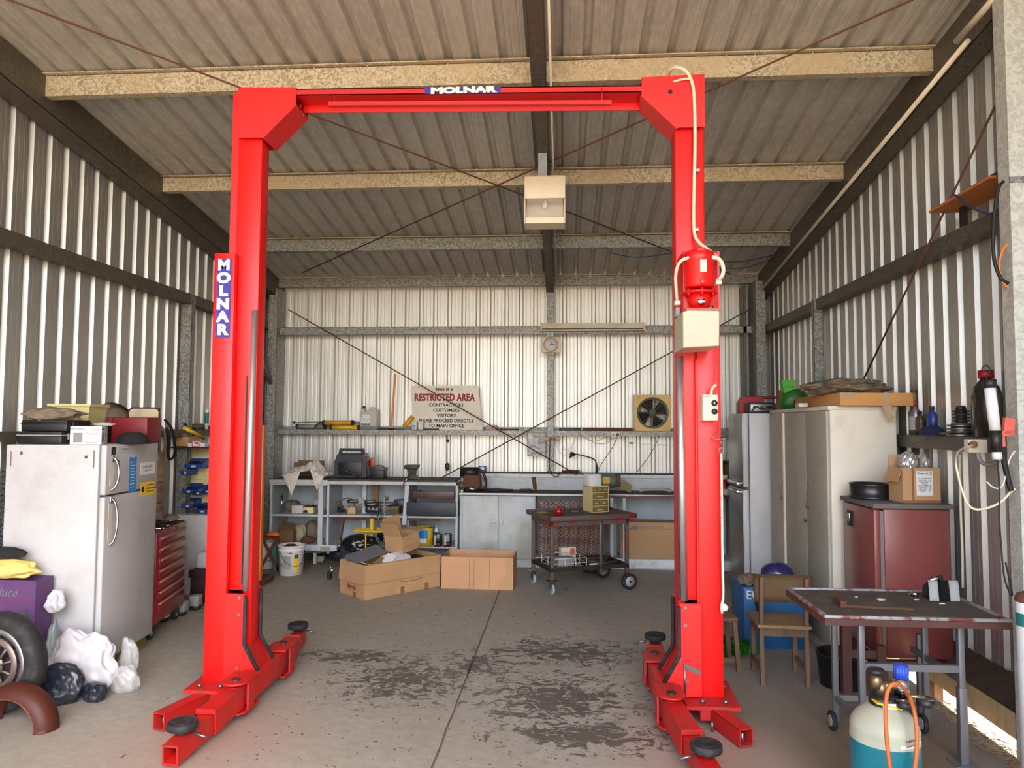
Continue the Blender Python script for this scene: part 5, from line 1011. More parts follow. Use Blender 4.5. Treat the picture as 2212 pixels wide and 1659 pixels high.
b = B(); b.box(at(1290, 1070, Y=YC).x, XE, YC - .055, YC - .04, z0 + .01, z1, .002); g.w(b, 'front_edge', 'steel', None, 'worn metal front edge')
b = B(); b.box(at(1330, 1070, Y=YC).x, XE, YC - .05, YC - .04, z0 - .005, z0 + .009); g.w(b, 'edge_strip', 'cooler_red')
x0, x1, z0, z1 = rect(991, 1068, 1156, 1192, YC); x0 += .012
b = B(); b.box(x0, x1, YC + .02, 9.15, .1, z1 - .01); cp_ = g.w(b, 'cupboard_body', 'bench_white')
xm = at(1077, 1100, Y=YC).x
mat('door_white', (192, 196, 194), .55, dirt=.6, dcol=(158, 146, 122), dscale=2.5, edge=(.45, .62), tint=.06)
for a, c_, kx in ((x0 + .04, xm - .003, xm - .05), (xm + .003, x1 - .01, xm + .04)):
    b = B(); b.box(a, c_, YC, YC + .018, .1, z1 - .015, .003); d_ = g.w(b, 'door', 'door_white', cp_)
    b = B(); p = at(1068 if kx < xm else 1083, 1127, Y=YC); b.lathe([(0, -.035), (.018, -.033), (.022, -.022), (.01, -.012), (.01, 0), (0, 0)], (p.x, YC, p.z), 18, 'y'); g.w(b, 'knob', 'cream_plastic', d_)
b = B(); b.box(x0 + .012, x0 + .04, YC - .005, YC + .02, .1, z1 + .05); g.w(b, 'stile', 'bench_white', cp_)
b = B(); b.box(xm - .36, xm - .352, YC - .001, YC, .3, .42); b.box(x0, XE, YC + .03, YC + .05, 0, .1); g.w(b, 'plinth', 'bench_white', cp_)
# open bay right of the curtain
b = B(); xb = at(1330, 1100, Y=YC).x; b.box(x1, XE, 9.13, 9.15, .1, z1); g.w(b, 'back_panel', 'bench_grey')
b = B(); b.box(x1, XE, YC + .02, 9.13, .1, .125); g.w(b, 'bottom_shelf', 'bench_white')
b = B(); b.box(x1, XE, YC, YC + .018, .02, .12, .002); g.w(b, 'kick_board', 'white_paint')
for px in (1318, 1345): b = B(); xx = at(px, 1100, Y=YC + .05).x; b.box(xx, xx + .035, YC + .02, YC + .05, .125, z1 - .02); g.w(b, 'upright', 'bench_white')
# upstand with a ledge behind the bench
x0u, x1u, z0u, z1u = rect(986, 1022, 1457, 1060, 9.2); x0u = at(992, 1064, Y=8.66).x + .03
b = B(); b.box(x0u, XE, 9.2, 9.22, z0u - .03, z1u); up = g.w(b, 'upstand_panel', 'bench_white'); b = B(); b.box(x0u, XE, 9.18, 9.2, z1u - .04, z1u, .002); g.w(b, 'ledge_rail', 'white_paint', up)
b = B(); b.box(x0u, XE, 9.18, 9.38, z1u, z1u + .012); g.w(b, 'ledge', 'bench_top', up); b = B(); b.prism([(0, z0u), (.05, z0u), (.03, z1u - .04), (-.02, z1u - .04)], 9.185, 9.2, mtx=Matrix.Translation((at(1152, 1040, Y=9.2).x, 0, 0))); g.w(b, 'gap_batten', 'rust', up)
b = B(); b.prism([(8.97, TZ), (9.19, TZ), (9.19, z1u), (9.08, z1u)], x0u, x0u + .02, 'x'); g.w(b, 'end_gusset', 'bench_grey', up)
UZ = z1u + .014
# curtain
def curtain_mat():
    m = bpy.data.materials.new('curtain_print'); m.use_nodes = True; nt = m.node_tree; b_ = nt.nodes['Principled BSDF']
    tc = nd(nt, 'ShaderNodeTexCoord'); sp = nd(nt, 'ShaderNodeSeparateXYZ'); nt.links.new(tc.outputs['Object'], sp.inputs[0])
    def M_(op, a, c=None):
        n = nd(nt, 'ShaderNodeMath', operation=op)
        for i, v in enumerate((a, c)):
            if v is None: continue
            if hasattr(v, 'is_output'): nt.links.new(v, n.inputs[i])
            else: n.inputs[i].default_value = v
        return n.outputs[0]
    def tri(s, per, ph=0): return M_('PINGPONG', M_('ADD', s, 10 + ph), per / 2)
    X, Z = sp.outputs[0], sp.outputs[2]
    d = M_('ADD', tri(X, .06), tri(Z, .09)); k = M_('PINGPONG', d, .014)
    c = mixc(nt, ramp(nt, k, .005, .007), lin((116, 92, 88)), lin((226, 196, 184)))
    band = ramp(nt, tri(Z, .18), .05, .058); c = mixc(nt, band, c, mixc(nt, ramp(nt, k, .004, .006), lin((70, 58, 62)), lin((208, 166, 156))))
    nt.links.new(c, b_.inputs['Base Color']); b_.inputs['Roughness'].default_value = .95; MATS['curtain_print'] = m
curtain_mat()
xa, xb_ = at(1164, 1100, Y=YC + .1).x, at(1318, 1100, Y=YC + .1).x; zt = z1 - .07
def curt(u, v): x = xa + (xb_ - xa) * (u + .015 * math.sin(v * 3)) * (1 - .12 * v); return Vector((x, YC + .09 + .018 * math.sin(u * 42) + .008 * math.sin(u * 97 + 1), zt - (zt - .14) * v))
b = B(); b.sheet(curt, 90, 12, .002); one('curtain', b, 'curtain_print', 'patterned brown and cream curtain hanging under the dark bench behind the trolley', 'curtain')
c = G('flat_carton', 'large flat brown carton printed with a map mark under the bench behind the lift', 'carton', (at(1405, 1200, Y=8.72).x, 8.72, .127))
x0, x1, z0, z1 = rect(1354, 1128, 1475, 1212, 8.73); b = B(); b.box(x0, x1, 8.73, 9.0, .127, z1, .002); k_ = c.w(b, 'box', 'cardboard')
b = B(); b.box(x0, x1, 8.728, 8.73, z1 - .078, z1 - .074); c.w(b, 'tape_line', 'tape', k_)
text('lettering', 'Slim Dinosaur Panel', .036, 'ink_grey', k_, c.L((x0 + .28, 8.729, z1 - .052)), shear=.3)
b = B(); b.prism([(x0 + .02, z1 - .09), (x0 + .06, z1 - .05), (x0 + .09, z1 - .03), (x0 + .105, z1 - .04), (x0 + .115, z1 - .025), (x0 + .13, z1 - .05), (x0 + .125, z1 - .085), (x0 + .1, z1 - .1), (x0 + .06, z1 - .085)], 8.7275, 8.73); c.w(b, 'map_print', 'ink_grey', k_)
b = B(); b.box(at(1316, 1100, Y=8.9).x, at(1332, 1100, Y=8.9).x, 8.9, 8.92, .127, .75); one('grey_board', b, 'grey_plastic', 'narrow grey board standing under the bench left of the map carton', 'board')
b = B(); b.box(at(1340, 1100, Y=8.85).x, at(1350, 1100, Y=8.85).x, 8.86, 8.88, .127, .6); one('timber_board', b, 'cardboard', 'thin tan board standing between the grey board and map carton', 'board')
# things on the dark bench
g2 = G('engine_blower', 'small orange and black two stroke engine with olive muffler guard on the bench', 'engine', at(1020, 1058, Y=8.78))
q = lambda x, y, Y=8.78: at(x, y, Y=Y)
p = q(1019, 1038); b = B(); b.box(p.x - .1, p.x + .11, 8.72, 8.9, TZ + .03, p.z + .08, .03, 3); g2.w(b, 'engine_block', 'rust')
p = q(1020, 1020); b = B(); b.cyl((p.x - .14, 8.78, p.z), (p.x + .08, 8.78, p.z), .062, seg=22); b.box(p.x - .13, p.x + .07, 8.74, 8.86, p.z - .07, p.z - .03, .01); g2.w(b, 'fuel_tank', 'black_plastic')
b = B(); b.tube([q(1025, 1013), q(1038, 1014), q(1046, 1025), q(1049, 1042), q(1047, 1056)], .016, 8, smooth_path=2); g2.w(b, 'handle', 'black_plastic')
p0, p1 = q(990, 1048), q(1008, 1048); b = B(); b.cyl(p0, p1, .045, seg=20); mg = g2.w(b, 'muffler_guard', 'olive')
for i in range(4):
    for j in range(2): pp = q(990 + i * 5, 1044 + j * 7.5); b = B(); b.box(pp.x - .008, pp.x + .008, 8.722, 8.732, pp.z - .012, pp.z + .012); g2.w(b, 'slot', 'ink_black', mg)
p = q(1018, 1054, 8.7); b = B(); b.lump((p.x, 8.75, TZ + .002), (.2, .1, .1), .5, 4, 3, 81); g2.w(b, 'carburettor', 'chrome')
b = B(); b.lathe([(.0, 0), (.07, 0), (.075, .02), (.07, .04), (0, .04)], (q(1043, 1045).x, 8.84, q(1043, 1045).z), 22, 'x'); g2.w(b, 'starter_cover', 'grey_plastic')
b = B(); p0 = at(1033, 1023, Y=9.22); p1 = at(1049, 1007, Y=9.22); b.box(p0.x, p1.x, 9.24, 9.3, UZ, p1.z, .004); bt_ = one('blue_tin', b, 'ink_blue', 'small blue and white tin on the ledge behind the engine', 'tin'); 
b = B(); b.lump((0, -.0305, .045), (.07, .004, .05), .3, 2, 3, 3, False); obj('label_patch', b, 'white_flat', bt_)
b = B(); b.lump((at(1135, 1060, Y=8.95).x, 8.95, TZ), (.18, .1, .03), .5, 3, 3, 82); one('swarf', b, 'bench_top', 'small dark pile of swarf on the bench right of the engine', 'swarf')
b = B(); b.lump((at(1070, 1060, Y=8.95).x, 8.95, TZ), (.4, .25, .03), .5, 3, 3, 83); one('rubber_mat', b, 'grease', 'rumpled black rubber mat on the bench beside the engine', 'mat')
b = B(); b.lump((at(1234, 1020, Y=9.3).x, 9.28, UZ), (.22, .12, .04), .5, 3, 3, 84); one('power_board_dirt', b, 'rust', 'rusty bracket lying on the ledge right of the centre post', 'bracket')
# bench grinder
g2 = G('bench_grinder', 'green electric bench grinder with a gold plate, at the right of the bench', 'bench grinder', (at(1310, 1060, Y=8.9).x, 8.9, TZ))
p0, p1 = at(1293, 1038, Y=8.9), at(1324, 1038, Y=8.9); b = B(); b.lathe([(0, 0), (.05, 0), (.085, .03), (.085, .2), (.06, .23), (0, .23)], (p0.x - .01, 8.9, p0.z), 28, 'x'); b.box(p0.x + .06, p0.x + .13, 8.86, 8.94, TZ, p0.z - .05, .008); g2.w(b, 'motor_body', mat('machine_green', (92, 112, 98), .45, dirt=.35))
b = B(); b.box(p0.x + .05, p0.x + .13, 8.812, 8.816, p0.z - .03, p0.z + .05); g2.w(b, 'rating_plate', 'yellow_orange')
b = B(); b.cyl((p1.x + .0, 8.9, p0.z), (p1.x + .06, 8.9, p0.z), .03); b.box(p1.x + .03, p1.x + .09, 8.84, 8.96, p0.z - .07, p0.z + .07, .01); g2.w(b, 'wheel_guard', 'rust')
b = B(); b.box(p0.x - .09, p0.x - .03, 8.87, 8.93, p0.z - .03, p0.z + .09, .01); b.cyl((p0.x - .03, 8.9, p0.z), (p0.x, 8.9, p0.z), .02); g2.w(b, 'left_guard', 'dark_steel')
b = B(); b.prism([(0, .02), (.14, -.03), (.16, .06), (.05, .13)], 8.85, 8.856, mtx=Matrix.Translation((at(1337, 1056, Y=8.85).x, 0, TZ + .032))); one('metal_plate', b, 'olive', 'olive metal plate leaning on the bench right of the grinder', 'plate')
b = B(); b.tube([(at(x, y, Y=8.85)) + Vector((0, 0, 0)) for x, y in ((1382, 1062), (1386, 1058), (1440, 1057), (1449, 1062))], .02, 8, smooth_path=2); one('grey_tray', b, 'grey_plastic', 'curved grey plastic moulding on the bench beside the right lift column', 'moulding')
g2 = G('desk_lamp', 'black gooseneck lamp bending left from the bench ledge', 'lamp', (at(1289, 1020, Y=9.26).x, 9.26, UZ))
b = B(); b.cyl((at(1289, 1020, Y=9.26).x, 9.26, UZ), (at(1289, 1020, Y=9.26).x, 9.26, UZ + .1), .012); b.tube([at(x, y, Y=9.26) for x, y in ((1289, 1018), (1289, 1000), (1284, 992), (1270, 987), (1255, 983), (1245, 981))], .008, 8, smooth_path=2); g2.w(b, 'gooseneck', 'black_plastic')
p = at(1238, 982, Y=9.26); b = B(); b.lathe([(.012, .06), (.03, .03), (.055, 0), (.05, .002), (.025, .03)], (0, 0, 0), 20, mtx=Matrix.Translation(p + Vector((0, -.02, -.02))) @ Matrix.Rotation(-.5, 4, 'Y')); hd_ = g2.w(b, 'lamp_shade', 'dark_steel'); b = B(); b.lathe([(0, 0), (.022, .01), (.02, .03), (0, .035)], p + Vector((0, -.02, -.02)), 14); g2.w(b, 'bulb', 'glass_bulb', hd_)
# ---------------------------------------------------------------- items fixed to or standing on the back girt
GB = 1.628; YG = YB - .17
def onG(px, Y=YG, z=GB): return Vector((at(px, 925, Y=Y).x, Y, z))
c = G('warning_sign', 'cream RESTRICTED AREA sign board leaning on the back wall rail', 'sign', onG(965))
P = [at(893, 926, Y=YG), at(1043, 928, Y=YG), at(1033, 833, Y=YG), at(888, 833, Y=YG)]; zb = GB + .001
b = B(); b.prism([(P[0].x, zb), (P[1].x, zb), (P[2].x, P[2].z), (P[3].x, P[3].z)], YG, YG + .006); bd_ = c.w(b, 'board', mat('sign_board', (226, 218, 200), .5, dirt=.35, dcol=(176, 158, 130), dscale=4))
for t_, py, sz, sx_, m_ in (('THIS IS A', 842, .056, 1.05, 'ink_black'), ('RESTRICTED AREA', 859, .125, .72, 'ink_red'), ('CONTRACTORS', 875, .058, 1.05, 'ink_black'), ('CUSTOMERS', 886.5, .058, 1.05, 'ink_black'), ('VISITORS', 898, .058, 1.05, 'ink_black'), ('PLEASE PROCEED DIRECTLY', 909, .058, .98, 'ink_black'), ('TO MAIN OFFICE', 920, .058, 1.05, 'ink_black')):
    p = at(960 if py < 870 else 964, py, Y=YG); text('lettering', t_, sz, m_, bd_, c.L((p.x, YG - .001, p.z)), bold=.0016 if sz < .1 else .0065, sx=sx_, sp=1.06 if sz > .1 else 1)
for px in (905, 1026): p = at(px, 837, Y=YG); b = B(); b.cyl((p.x, YG - .003, p.z), (p.x, YG, p.z), .006); c.w(b, 'screw', 'rust', bd_)
def greasegun(px0, px1, py, m_, lab, tip, lv):
    Y = YG + {913: -.03, 923.5: .045, 921: .11}[py]; p0, p1 = at(px0, py, Y=Y), at(px1, py, Y=Y); c = G('grease_gun', lab, 'grease gun', ((p0.x + p1.x) / 2, Y, p0.z - .03))
    b = B(); b.cyl(p0, p1, .03, seg=20); c.w(b, 'barrel', m_)
    b = B(); b.cyl(p0 - Vector((.03, 0, 0)), p0, .034, seg=18); c.w(b, 'end_cap', 'dark_steel'); b = B(); b.cyl(p1, p1 + Vector((.03, 0, 0)), .034, seg=18); c.w(b, 'end_cap', 'dark_steel')
    if lv: b = B(); b.tube([p0 - Vector((.02, 0, 0)), p0 + Vector((-.06, -.01, .0)), p0 + Vector((-.1, -.02, -.03)), p0 + Vector((-.13, -.02, -.06))], .012, 6, smooth_path=1); b.cyl(p0 - Vector((.03, 0, -.01)), p0 + Vector((-.4, 0, .0)), .005); b.cyl(p0 + Vector((-.4, 0, 0)), p0 + Vector((-.43, 0, 0)), .015); c.w(b, 'lever', 'dark_steel')
    if tip: b = B(); b.cyl(p1 + Vector((.03, 0, 0)), p1 + Vector((.11, 0, 0)), .012); c.w(b, 'nozzle', 'steel')
greasegun(702, 759, 913, 'yellow_orange', 'orange barrelled grease gun resting across the yellow one on the wall rail', True, True)
greasegun(718, 773, 923.5, 'yellow', 'scuffed yellow grease gun lying on the wall rail left of the jerry can', False, False)
greasegun(645, 700, 921, 'grey_plastic', 'grey grease gun tube at the left end of the back wall rail', False, False)
c = G('jerry_can', 'translucent white plastic can with green cap and blue label on the rail', 'plastic can', onG(796))
x0, x1, z0, z1 = rect(779, 879, 813, 926, YG - .04); b = B(); b.prism([(x0, GB), (x1, GB), (x1 + .0, z1 - .05), (x1 - .04, z1), (x1 - .08, z1), (x1 - .1, z1 - .05), (x1 - .03, z1 - .055), (x1 - .035, z1 - .02), (x1 - .04, z1 - .06), (x0 + .06, z1 - .07), (x0 + .045, z1 - .02), (x0 + .02, z1 - .02), (x0, z1 - .07)], YG - .06, YG + .06); k_ = c.w(b, 'can_body', mat('hdpe', (190, 186, 168), .3, alpha=.92, dirt=.15), None, None, .006)
b = B(); b.box(x0 + .004, x1 - .004, YG - .061, YG + .061, GB + .001, GB + .05, .002); c.w(b, 'liquid', 'ink_grey', k_)
b = B(); b.cyl((x0 + .033, YG, z1 - .02), (x0 + .033, YG, z1 + .012), .022); c.w(b, 'cap', 'leaf')
b = B(); b.box(x0 + .015, x0 + .135, YG - .063, YG - .0605, GB + .055, z1 - .1); lb_ = c.w(b, 'label', 'white_flat', k_); b = B(); b.box(x0 + .015, x0 + .135, YG - .0635, YG - .063, GB + .055, GB + .08); b.box(x0 + .02, x0 + .035, YG - .0635, YG - .063, z1 - .13, z1 - .105); c.w(b, 'label_band', 'teal', lb_); text('lettering', 'Windscreen\nCleaner', .024, 'ink_black', lb_, c.L((x0 + .075, YG - .064, GB + .125)))
b = B(); b.lathe([(0, 0), (.02, .004), (.022, .02), (0, .03)], (x0 + .075, YG - .064, GB + .165), 12, 'y'); c.w(b, 'logo', 'ink_blue', lb_)
c = G('orange_tee_bar', 'tall thin orange T handled bar standing on the back wall rail', 'bar', onG(845))
b = B(); b.bar(onG(845) + Vector((0, 0, .02)), at(854, 808, Y=YG), .022, .022, (0, 1, 0)); c.w(b, 'shaft', 'orange'); b = B(); b.box(onG(838).x, onG(853).x, YG - .02, YG + .02, GB, GB + .022, .003); c.w(b, 'cross_foot', 'orange')
c = G('yellow_tube', 'short yellow cardboard tube leaning between the T bar and the sign', 'tube', onG(880)); b = B(); b.cyl(at(873, 922, Y=YG - .06), at(892, 900, Y=YG - .03), .032, seg=22); c.w(b, 'tube_body', 'yellow_orange')
for px, lab in ((895, 'white plastic pot with a blue spot, left of the pair before the sign'), (909, 'plain white plastic pot, right of the pair before the sign')):
    c = G('plastic_pot', lab, 'pot', onG(px, YG - .1), 0, 'white pots in front of the sign'); p = onG(px, YG - .1); b = B(); b.lathe([(0, 0), (.035, 0), (.037, .085), (0, .085)], p, 22); k_ = c.w(b, 'pot_body', 'white_flat'); b = B(); b.lathe([(.041, .083), (.041, .106), (0, .108)], p, 22); c.w(b, 'lid', 'cream_plastic')
    if px < 900: b = B(); b.box(p.x - .012, p.x + .018, p.y - .0385, p.y - .036, GB + .035, GB + .06); c.w(b, 'label_spot', 'sticker_blue', k_)
b = B(); b.box(onG(1050).x, onG(1075).x, YG - .06, YG + .04, GB, GB + .065, .015); one('cream_case', b, 'beige_lining', 'small rounded cream case on the wall rail right of the sign', 'case')
for k, (a, c_, y, m_, lab) in enumerate(((818, 872, YG - .02, 'black_plastic', 'black rod lying on the wall rail at the foot of the orange bar'), (905, 950, YG - .09, 'dark_steel', 'thin dark rod on the rail under the RESTRICTED AREA sign'), (1080, 1120, YG, 'rust', 'rusty steel strip on the rail left of the centre post'), (1208, 1255, YG, 'grease', 'black strip on the rail right of the centre post'), (1260, 1366, YG, 'rust', 'long red brown timber batten on the rail left of the fan'))):
    b = B(); b.box(onG(a).x, onG(c_).x, y, y + .03, GB, GB + (.02 if k < 3 else .035), .003); one('rail_bar', b, m_, lab, 'bar')
b = B(); p = onG(668, YG - .05); b.lump(p, (.12, .08, .06), .5, 3, 3, 91, crease=.2); one('iron_clamp', b, 'dark_steel', 'dark iron clamp between the grey and the yellow grease guns', 'clamp') if False else b.bm.free()
# fan
F0 = at(1409, 893, Y=YG - .02); hw = .228
c = G('box_fan', 'square gold framed fan with a grey round grille on the wall rail', 'fan', (F0.x, YG, GB))
ring = lambda r, n=40: [(r * math.cos(2 * PI * k / n), r * math.sin(2 * PI * k / n)) for k in range(n)]
def plate_hole(b, cx, cz, hw, r, y0, y1, n=48):
    A = [];
    for k in range(n):
        a = 2 * PI * (k + .5) / n; ca, sa = math.cos(a), math.sin(a); s_ = hw / max(abs(ca), abs(sa)); A.append(((cx + r * ca, cz + r * sa), (cx + s_ * ca, cz + s_ * sa)))
    for k in range(n):
        (i0, o0), (i1, o1) = A[k], A[(k + 1) % n]; b.prism([i0, o0, o1, i1], y0, y1)
zc_ = GB + hw + .001
b = B(); plate_hole(b, F0.x, zc_, hw, .19, YG - .06, YG - .05); b.box(F0.x - hw, F0.x - hw + .006, YG - .05, YG + .05, GB + .001, GB + 2 * hw); b.box(F0.x + hw - .006, F0.x + hw, YG - .05, YG + .05, GB + .001, GB + 2 * hw); b.box(F0.x - hw, F0.x + hw, YG - .05, YG + .05, GB + 2 * hw - .006, GB + 2 * hw); b.box(F0.x - hw, F0.x + hw, YG - .05, YG + .05, GB + .001, GB + .007)
fr_ = c.w(b, 'frame', mat('gold', (176, 146, 78), .4, .25, dirt=.3, dcol=(110, 90, 50), dscale=8))
mat('fan_grey', (104, 100, 88), .5, dirt=.3)
b = B()
for r0 in (.192, .178): b.tube([(F0.x + r0 * x, YG - .068, zc_ + r0 * z) for x, z in ring(1, 48)], .006, 6, cyc=True)
for k in range(8): a = k * PI / 4; b.cyl((F0.x, YG - .07, zc_), (F0.x + .185 * math.cos(a), YG - .068, zc_ + .185 * math.sin(a)), .0035, seg=6)
for k in range(18):
    x = -.17 + k * .02; hgt = math.sqrt(max(0, .18 ** 2 - x * x)); s_ = .7071; b.cyl((F0.x + (x * s_ + hgt * s_), YG - .066, zc_ + (-x * s_ + hgt * s_)), (F0.x + (x * s_ - hgt * s_), YG - .066, zc_ + (-x * s_ - hgt * s_)), .0022, seg=5)
c.w(b, 'grille', 'fan_grey'); b = B(); b.lathe([(0, -.085), (.02, -.085), (.026, -.075), (.045, -.075), (.045, -.06), (0, -.06)], (F0.x, YG, zc_), 24, 'y'); c.w(b, 'hub_cap', 'fan_grey')
for k in range(4):
    a = k * PI / 2 + .5; b = B(); b.sheet(lambda u, v: Vector((F0.x + (.03 + .14 * u) * math.cos(a + (v - .5) * 1.0), YG - .02 + .05 * (v - .5), zc_ + (.03 + .14 * u) * math.sin(a + (v - .5) * 1.0))), 6, 6, .003); c.w(b, 'blade', 'dark_steel')
b = B(); b.cyl((F0.x, YG - .05, zc_), (F0.x, YG + .04, zc_), .045); b.box(F0.x - .19, F0.x + .19, YG + .03, YG + .04, zc_ - .015, zc_ + .015); c.w(b, 'motor', 'dark_steel')
text('lettering', 'TRANEY', .014, 'ink_black', fr_, c.L((F0.x - hw + .06, YG - .061, GB + 2 * hw - .03)))
# clock
YK = YB - .245; p = at(1190, 745, Y=YK); s = .122
c = G('wall_clock', 'square cream wall clock with a round dial showing three, on the centre post', 'clock', (p.x, YK, p.z - s))
b = B(); b.box(p.x - s, p.x + s, YK - .035, YK - .001, p.z - .1, p.z + .1, .012, 3); cs_ = c.w(b, 'case', 'cream_plastic'); b = B(); b.lathe([(.088, -.001), (.1, -.004), (.1, -.01), (.088, -.01)], (p.x, YK - .035, p.z), 36, 'y', sx=.94, sy=.94); c.w(b, 'bezel', 'gold', cs_)
b = B(); b.lathe([(0, -.002), (.085, -.002), (.085, 0)], (p.x, YK - .036, p.z), 36, 'y'); dl_ = c.w(b, 'dial', 'white_flat', cs_)
for k in range(12): a = k * PI / 6; text('numeral', str(k if k else 12), .016, 'ink_grey', dl_, c.L((p.x + .066 * math.sin(a), YK - .039, p.z + .066 * math.cos(a))))
for a, L, w in ((PI / 2 + .05, .045, .008), (.35, .068, .005)): b = B(); b.bar((p.x - .012 * math.sin(a), YK - .042, p.z - .012 * math.cos(a)), (p.x + L * math.sin(a), YK - .042, p.z + L * math.cos(a)), w, .002, (0, 1, 0)); c.w(b, 'clock_hand', 'ink_black', dl_)
# batten light
x0, x1, z0, z1 = rect(1168, 699, 1393, 714, YB - .27)
c = G('batten_light', 'long cream fluorescent batten light fixed over the centre post', 'light fitting', ((x0 + x1) / 2, YB - .26, z0))
b = B(); b.prism([(YB - .3, z1 - .0), (YB - .235, z1), (YB - .235, z0 + .03), (YB - .31, z0 + .028)], x0, x1, 'x'); c.w(b, 'channel', 'cream_plastic'); b = B(); b.cyl((x0 + .03, YB - .29, z0 + .005), (x1 - .03, YB - .29, z0 + .005), .012, seg=14); c.w(b, 'tube', 'white_flat')
for xx in (x0, x1 - .02): b = B(); b.box(xx, xx + .02, YB - .315, YB - .25, z0 - .012, z1 + .002, .003); c.w(b, 'end_cap', 'cream_plastic')
# electrics on the wall
c = G('power_point', 'double wall power point with a plug on the back wall rail', 'power outlet', at(1329, 938, Y=YB - .225) - Vector((0, 0, .04))); x0, x1, z0, z1 = rect(1319, 932, 1340, 945, YB - .26); b = B(); b.box(x0, x1, YB - .26, YB - .224, z0, z1, .005); k_ = c.w(b, 'plate', 'cream_plastic'); p = at(1334, 939, Y=YB - .27); b = B(); b.cyl(p, p + Vector((0, .012, 0)), .02); c.w(b, 'plug', 'black_plastic', k_); p = at(1325, 939, Y=YB - .27); b = B(); b.cyl(p, p + Vector((0, .012, 0)), .014); c.w(b, 'plug', 'grey_plastic', k_)
c = G('power_strip', 'rounded cream switch board across the centre post below the rail', 'switch', at(1188, 952, Y=YB - .25)); x0, x1, z0, z1 = rect(1164, 943, 1211, 953, YB - .26); b = B(); b.box(x0, x1, YB - .262, YB - .243, z0, z1, .02, 3); k_ = c.w(b, 'board', 'beige_lining')
for px, m_ in ((1189, 'black_plastic'), (1197, 'brown_drawer')): p = at(px, 948, Y=YB - .28); b = B(); b.cyl(p, p + Vector((0, .02, 0)), .02); c.w(b, 'plug', m_, k_)
def cable(lab, pts, r, m_, Y=YB - .24, nm='cable', sm=2):
    b = B(); b.tube([at(x, y, Y=yy) for x, y, yy in [(p + (Y,))[:3] for p in pts]], r, 6, smooth_path=sm); return one(nm, b, m_, lab, 'cable')
cable('black cable looping down from the centre post board to the bench', [(1188, 952), (1187, 985), (1186, 1010), (1190, 1024), (1200, 1031), (1208, 1026), (1210, 1018)], .005, 'ink_black', YB - .27)
cable('pale cable hanging in a double loop left of the power point', [(1200, 955), (1205, 970), (1212, 980), (1222, 984), (1232, 980), (1240, 955), (1246, 938)], .004, 'cream_plastic', YB - .26)
cable('second pale cable looping just above the gooseneck lamp', [(1214, 958), (1220, 973), (1228, 974), (1236, 960), (1244, 942), (1252, 938)], .004, 'cream_plastic', YB - .255)
cable('thin cable sagging between the rail and the power point', [(1252, 938), (1270, 950), (1290, 954), (1305, 945), (1320, 940)], .004, 'beige_lining', YB - .25)
cable('lower sagging cable running into the power point', [(1255, 940), (1280, 956), (1300, 960), (1315, 955), (1326, 943)], .004, 'beige_lining', YB - .252)
cable('dark cord slanting from the power point down to the bench', [(1334, 942), (1325, 965), (1300, 1000), (1290, 1020)], .004, 'ink_black', YB - .26)
cable('dark cord slanting down below the fan to the bench', [(1424, 942), (1412, 970), (1396, 995), (1375, 1020)], .004, 'ink_black', YB - .2)
cable('white cable with an orange tag running right toward the lift column', [(1340, 948), (1362, 956), (1400, 960), (1440, 961), (1470, 962)], .004, 'cream_plastic', YB - .21)
p = at(1363, 957, Y=YB - .22); b = B(); b.box(p.x - .018, p.x + .022, YB - .23, YB - .2, p.z - .014, p.z + .014, .004); one('cable_tag', b, 'tan_trim', 'small tan tag clipped on the white cable below the fan', 'tag')
b = B(); x0, x1, z0, z1 = rect(1138, 934, 1178, 986, YB - .245); b.sheet(lambda u, v: Vector((x0 + (x1 - x0) * u + .01 * (1 - v), YB - .25 + .012 * noise.noise(Vector((u * 3, v * 7, 2))), z0 + (z1 - z0) * v)), 14, 22, .002); one('plastic_sleeve', b, mat('sleeve', (222, 220, 220), .2, dirt=.15, coat=.6), 'white paper in a shiny plastic sleeve hanging left of the centre post', 'paper sleeve')
for k, (x, y0, y1, lab) in enumerate(((967, 940, 956, 'small dark weight hanging on a thread under the sign'), (966, 965, 1022, 'dark oval plug hanging low on a string left of the engine'))):
    c = G('hanging_plug', lab, 'plug', at(x, y1, Y=YB - .1)); b = B(); b.cyl(at(x, 936, Y=YB - .1), at(x + 1, y1 if k == 0 else 1005, Y=YB - .1), .0018, seg=5); c.w(b, 'string', 'ink_black')
    p = at(x, 952 if k == 0 else 1008, Y=YB - .12); b = B(); b.lump(p, (.04, .03, .04) if k == 0 else (.06, .04, .1), .3, 2, 3, 93 + k, False); c.w(b, 'plug_body', 'grease')
# ---------------------------------------------------------------- floodlight under the centre rafter
c = G('flood_light', 'square cream floodlight housing with clear lower window under the centre rafter', 'light fitting', at(1177, 487, Y=5.6))
Y0 = 5.6; x0, x1, z0, z1 = rect(1133, 380, 1221, 427, Y0); x2, x3, z2, z3 = rect(1139, 427, 1220, 485, Y0 + .05)
b = B(); b.box(x0, x1, Y0, Y0 + .012, z0, z1, .003); b.box(x0, x1, Y0, Y0 + .2, z1 - .006, z1); b.box(x0, x0 + .006, Y0 + .012, Y0 + .2, z2, z1); b.box(x1 - .006, x1, Y0 + .012, Y0 + .2, z2, z1); b.box(x0, x1, Y0 + .19, Y0 + .2, z2, z1 - .01); c.w(b, 'housing', 'cream_plastic')
b = B(); b.prism([(Y0 + .0, z2), (Y0 + .2, z2), (Y0 + .2, z2 + .006), (Y0 + .006, z2 + .006), (Y0 + .006, z2 + .045), (Y0, z2 + .045)], x0 + .01, x1 - .01, 'x'); c.w(b, 'lower_lip', 'cream_plastic')
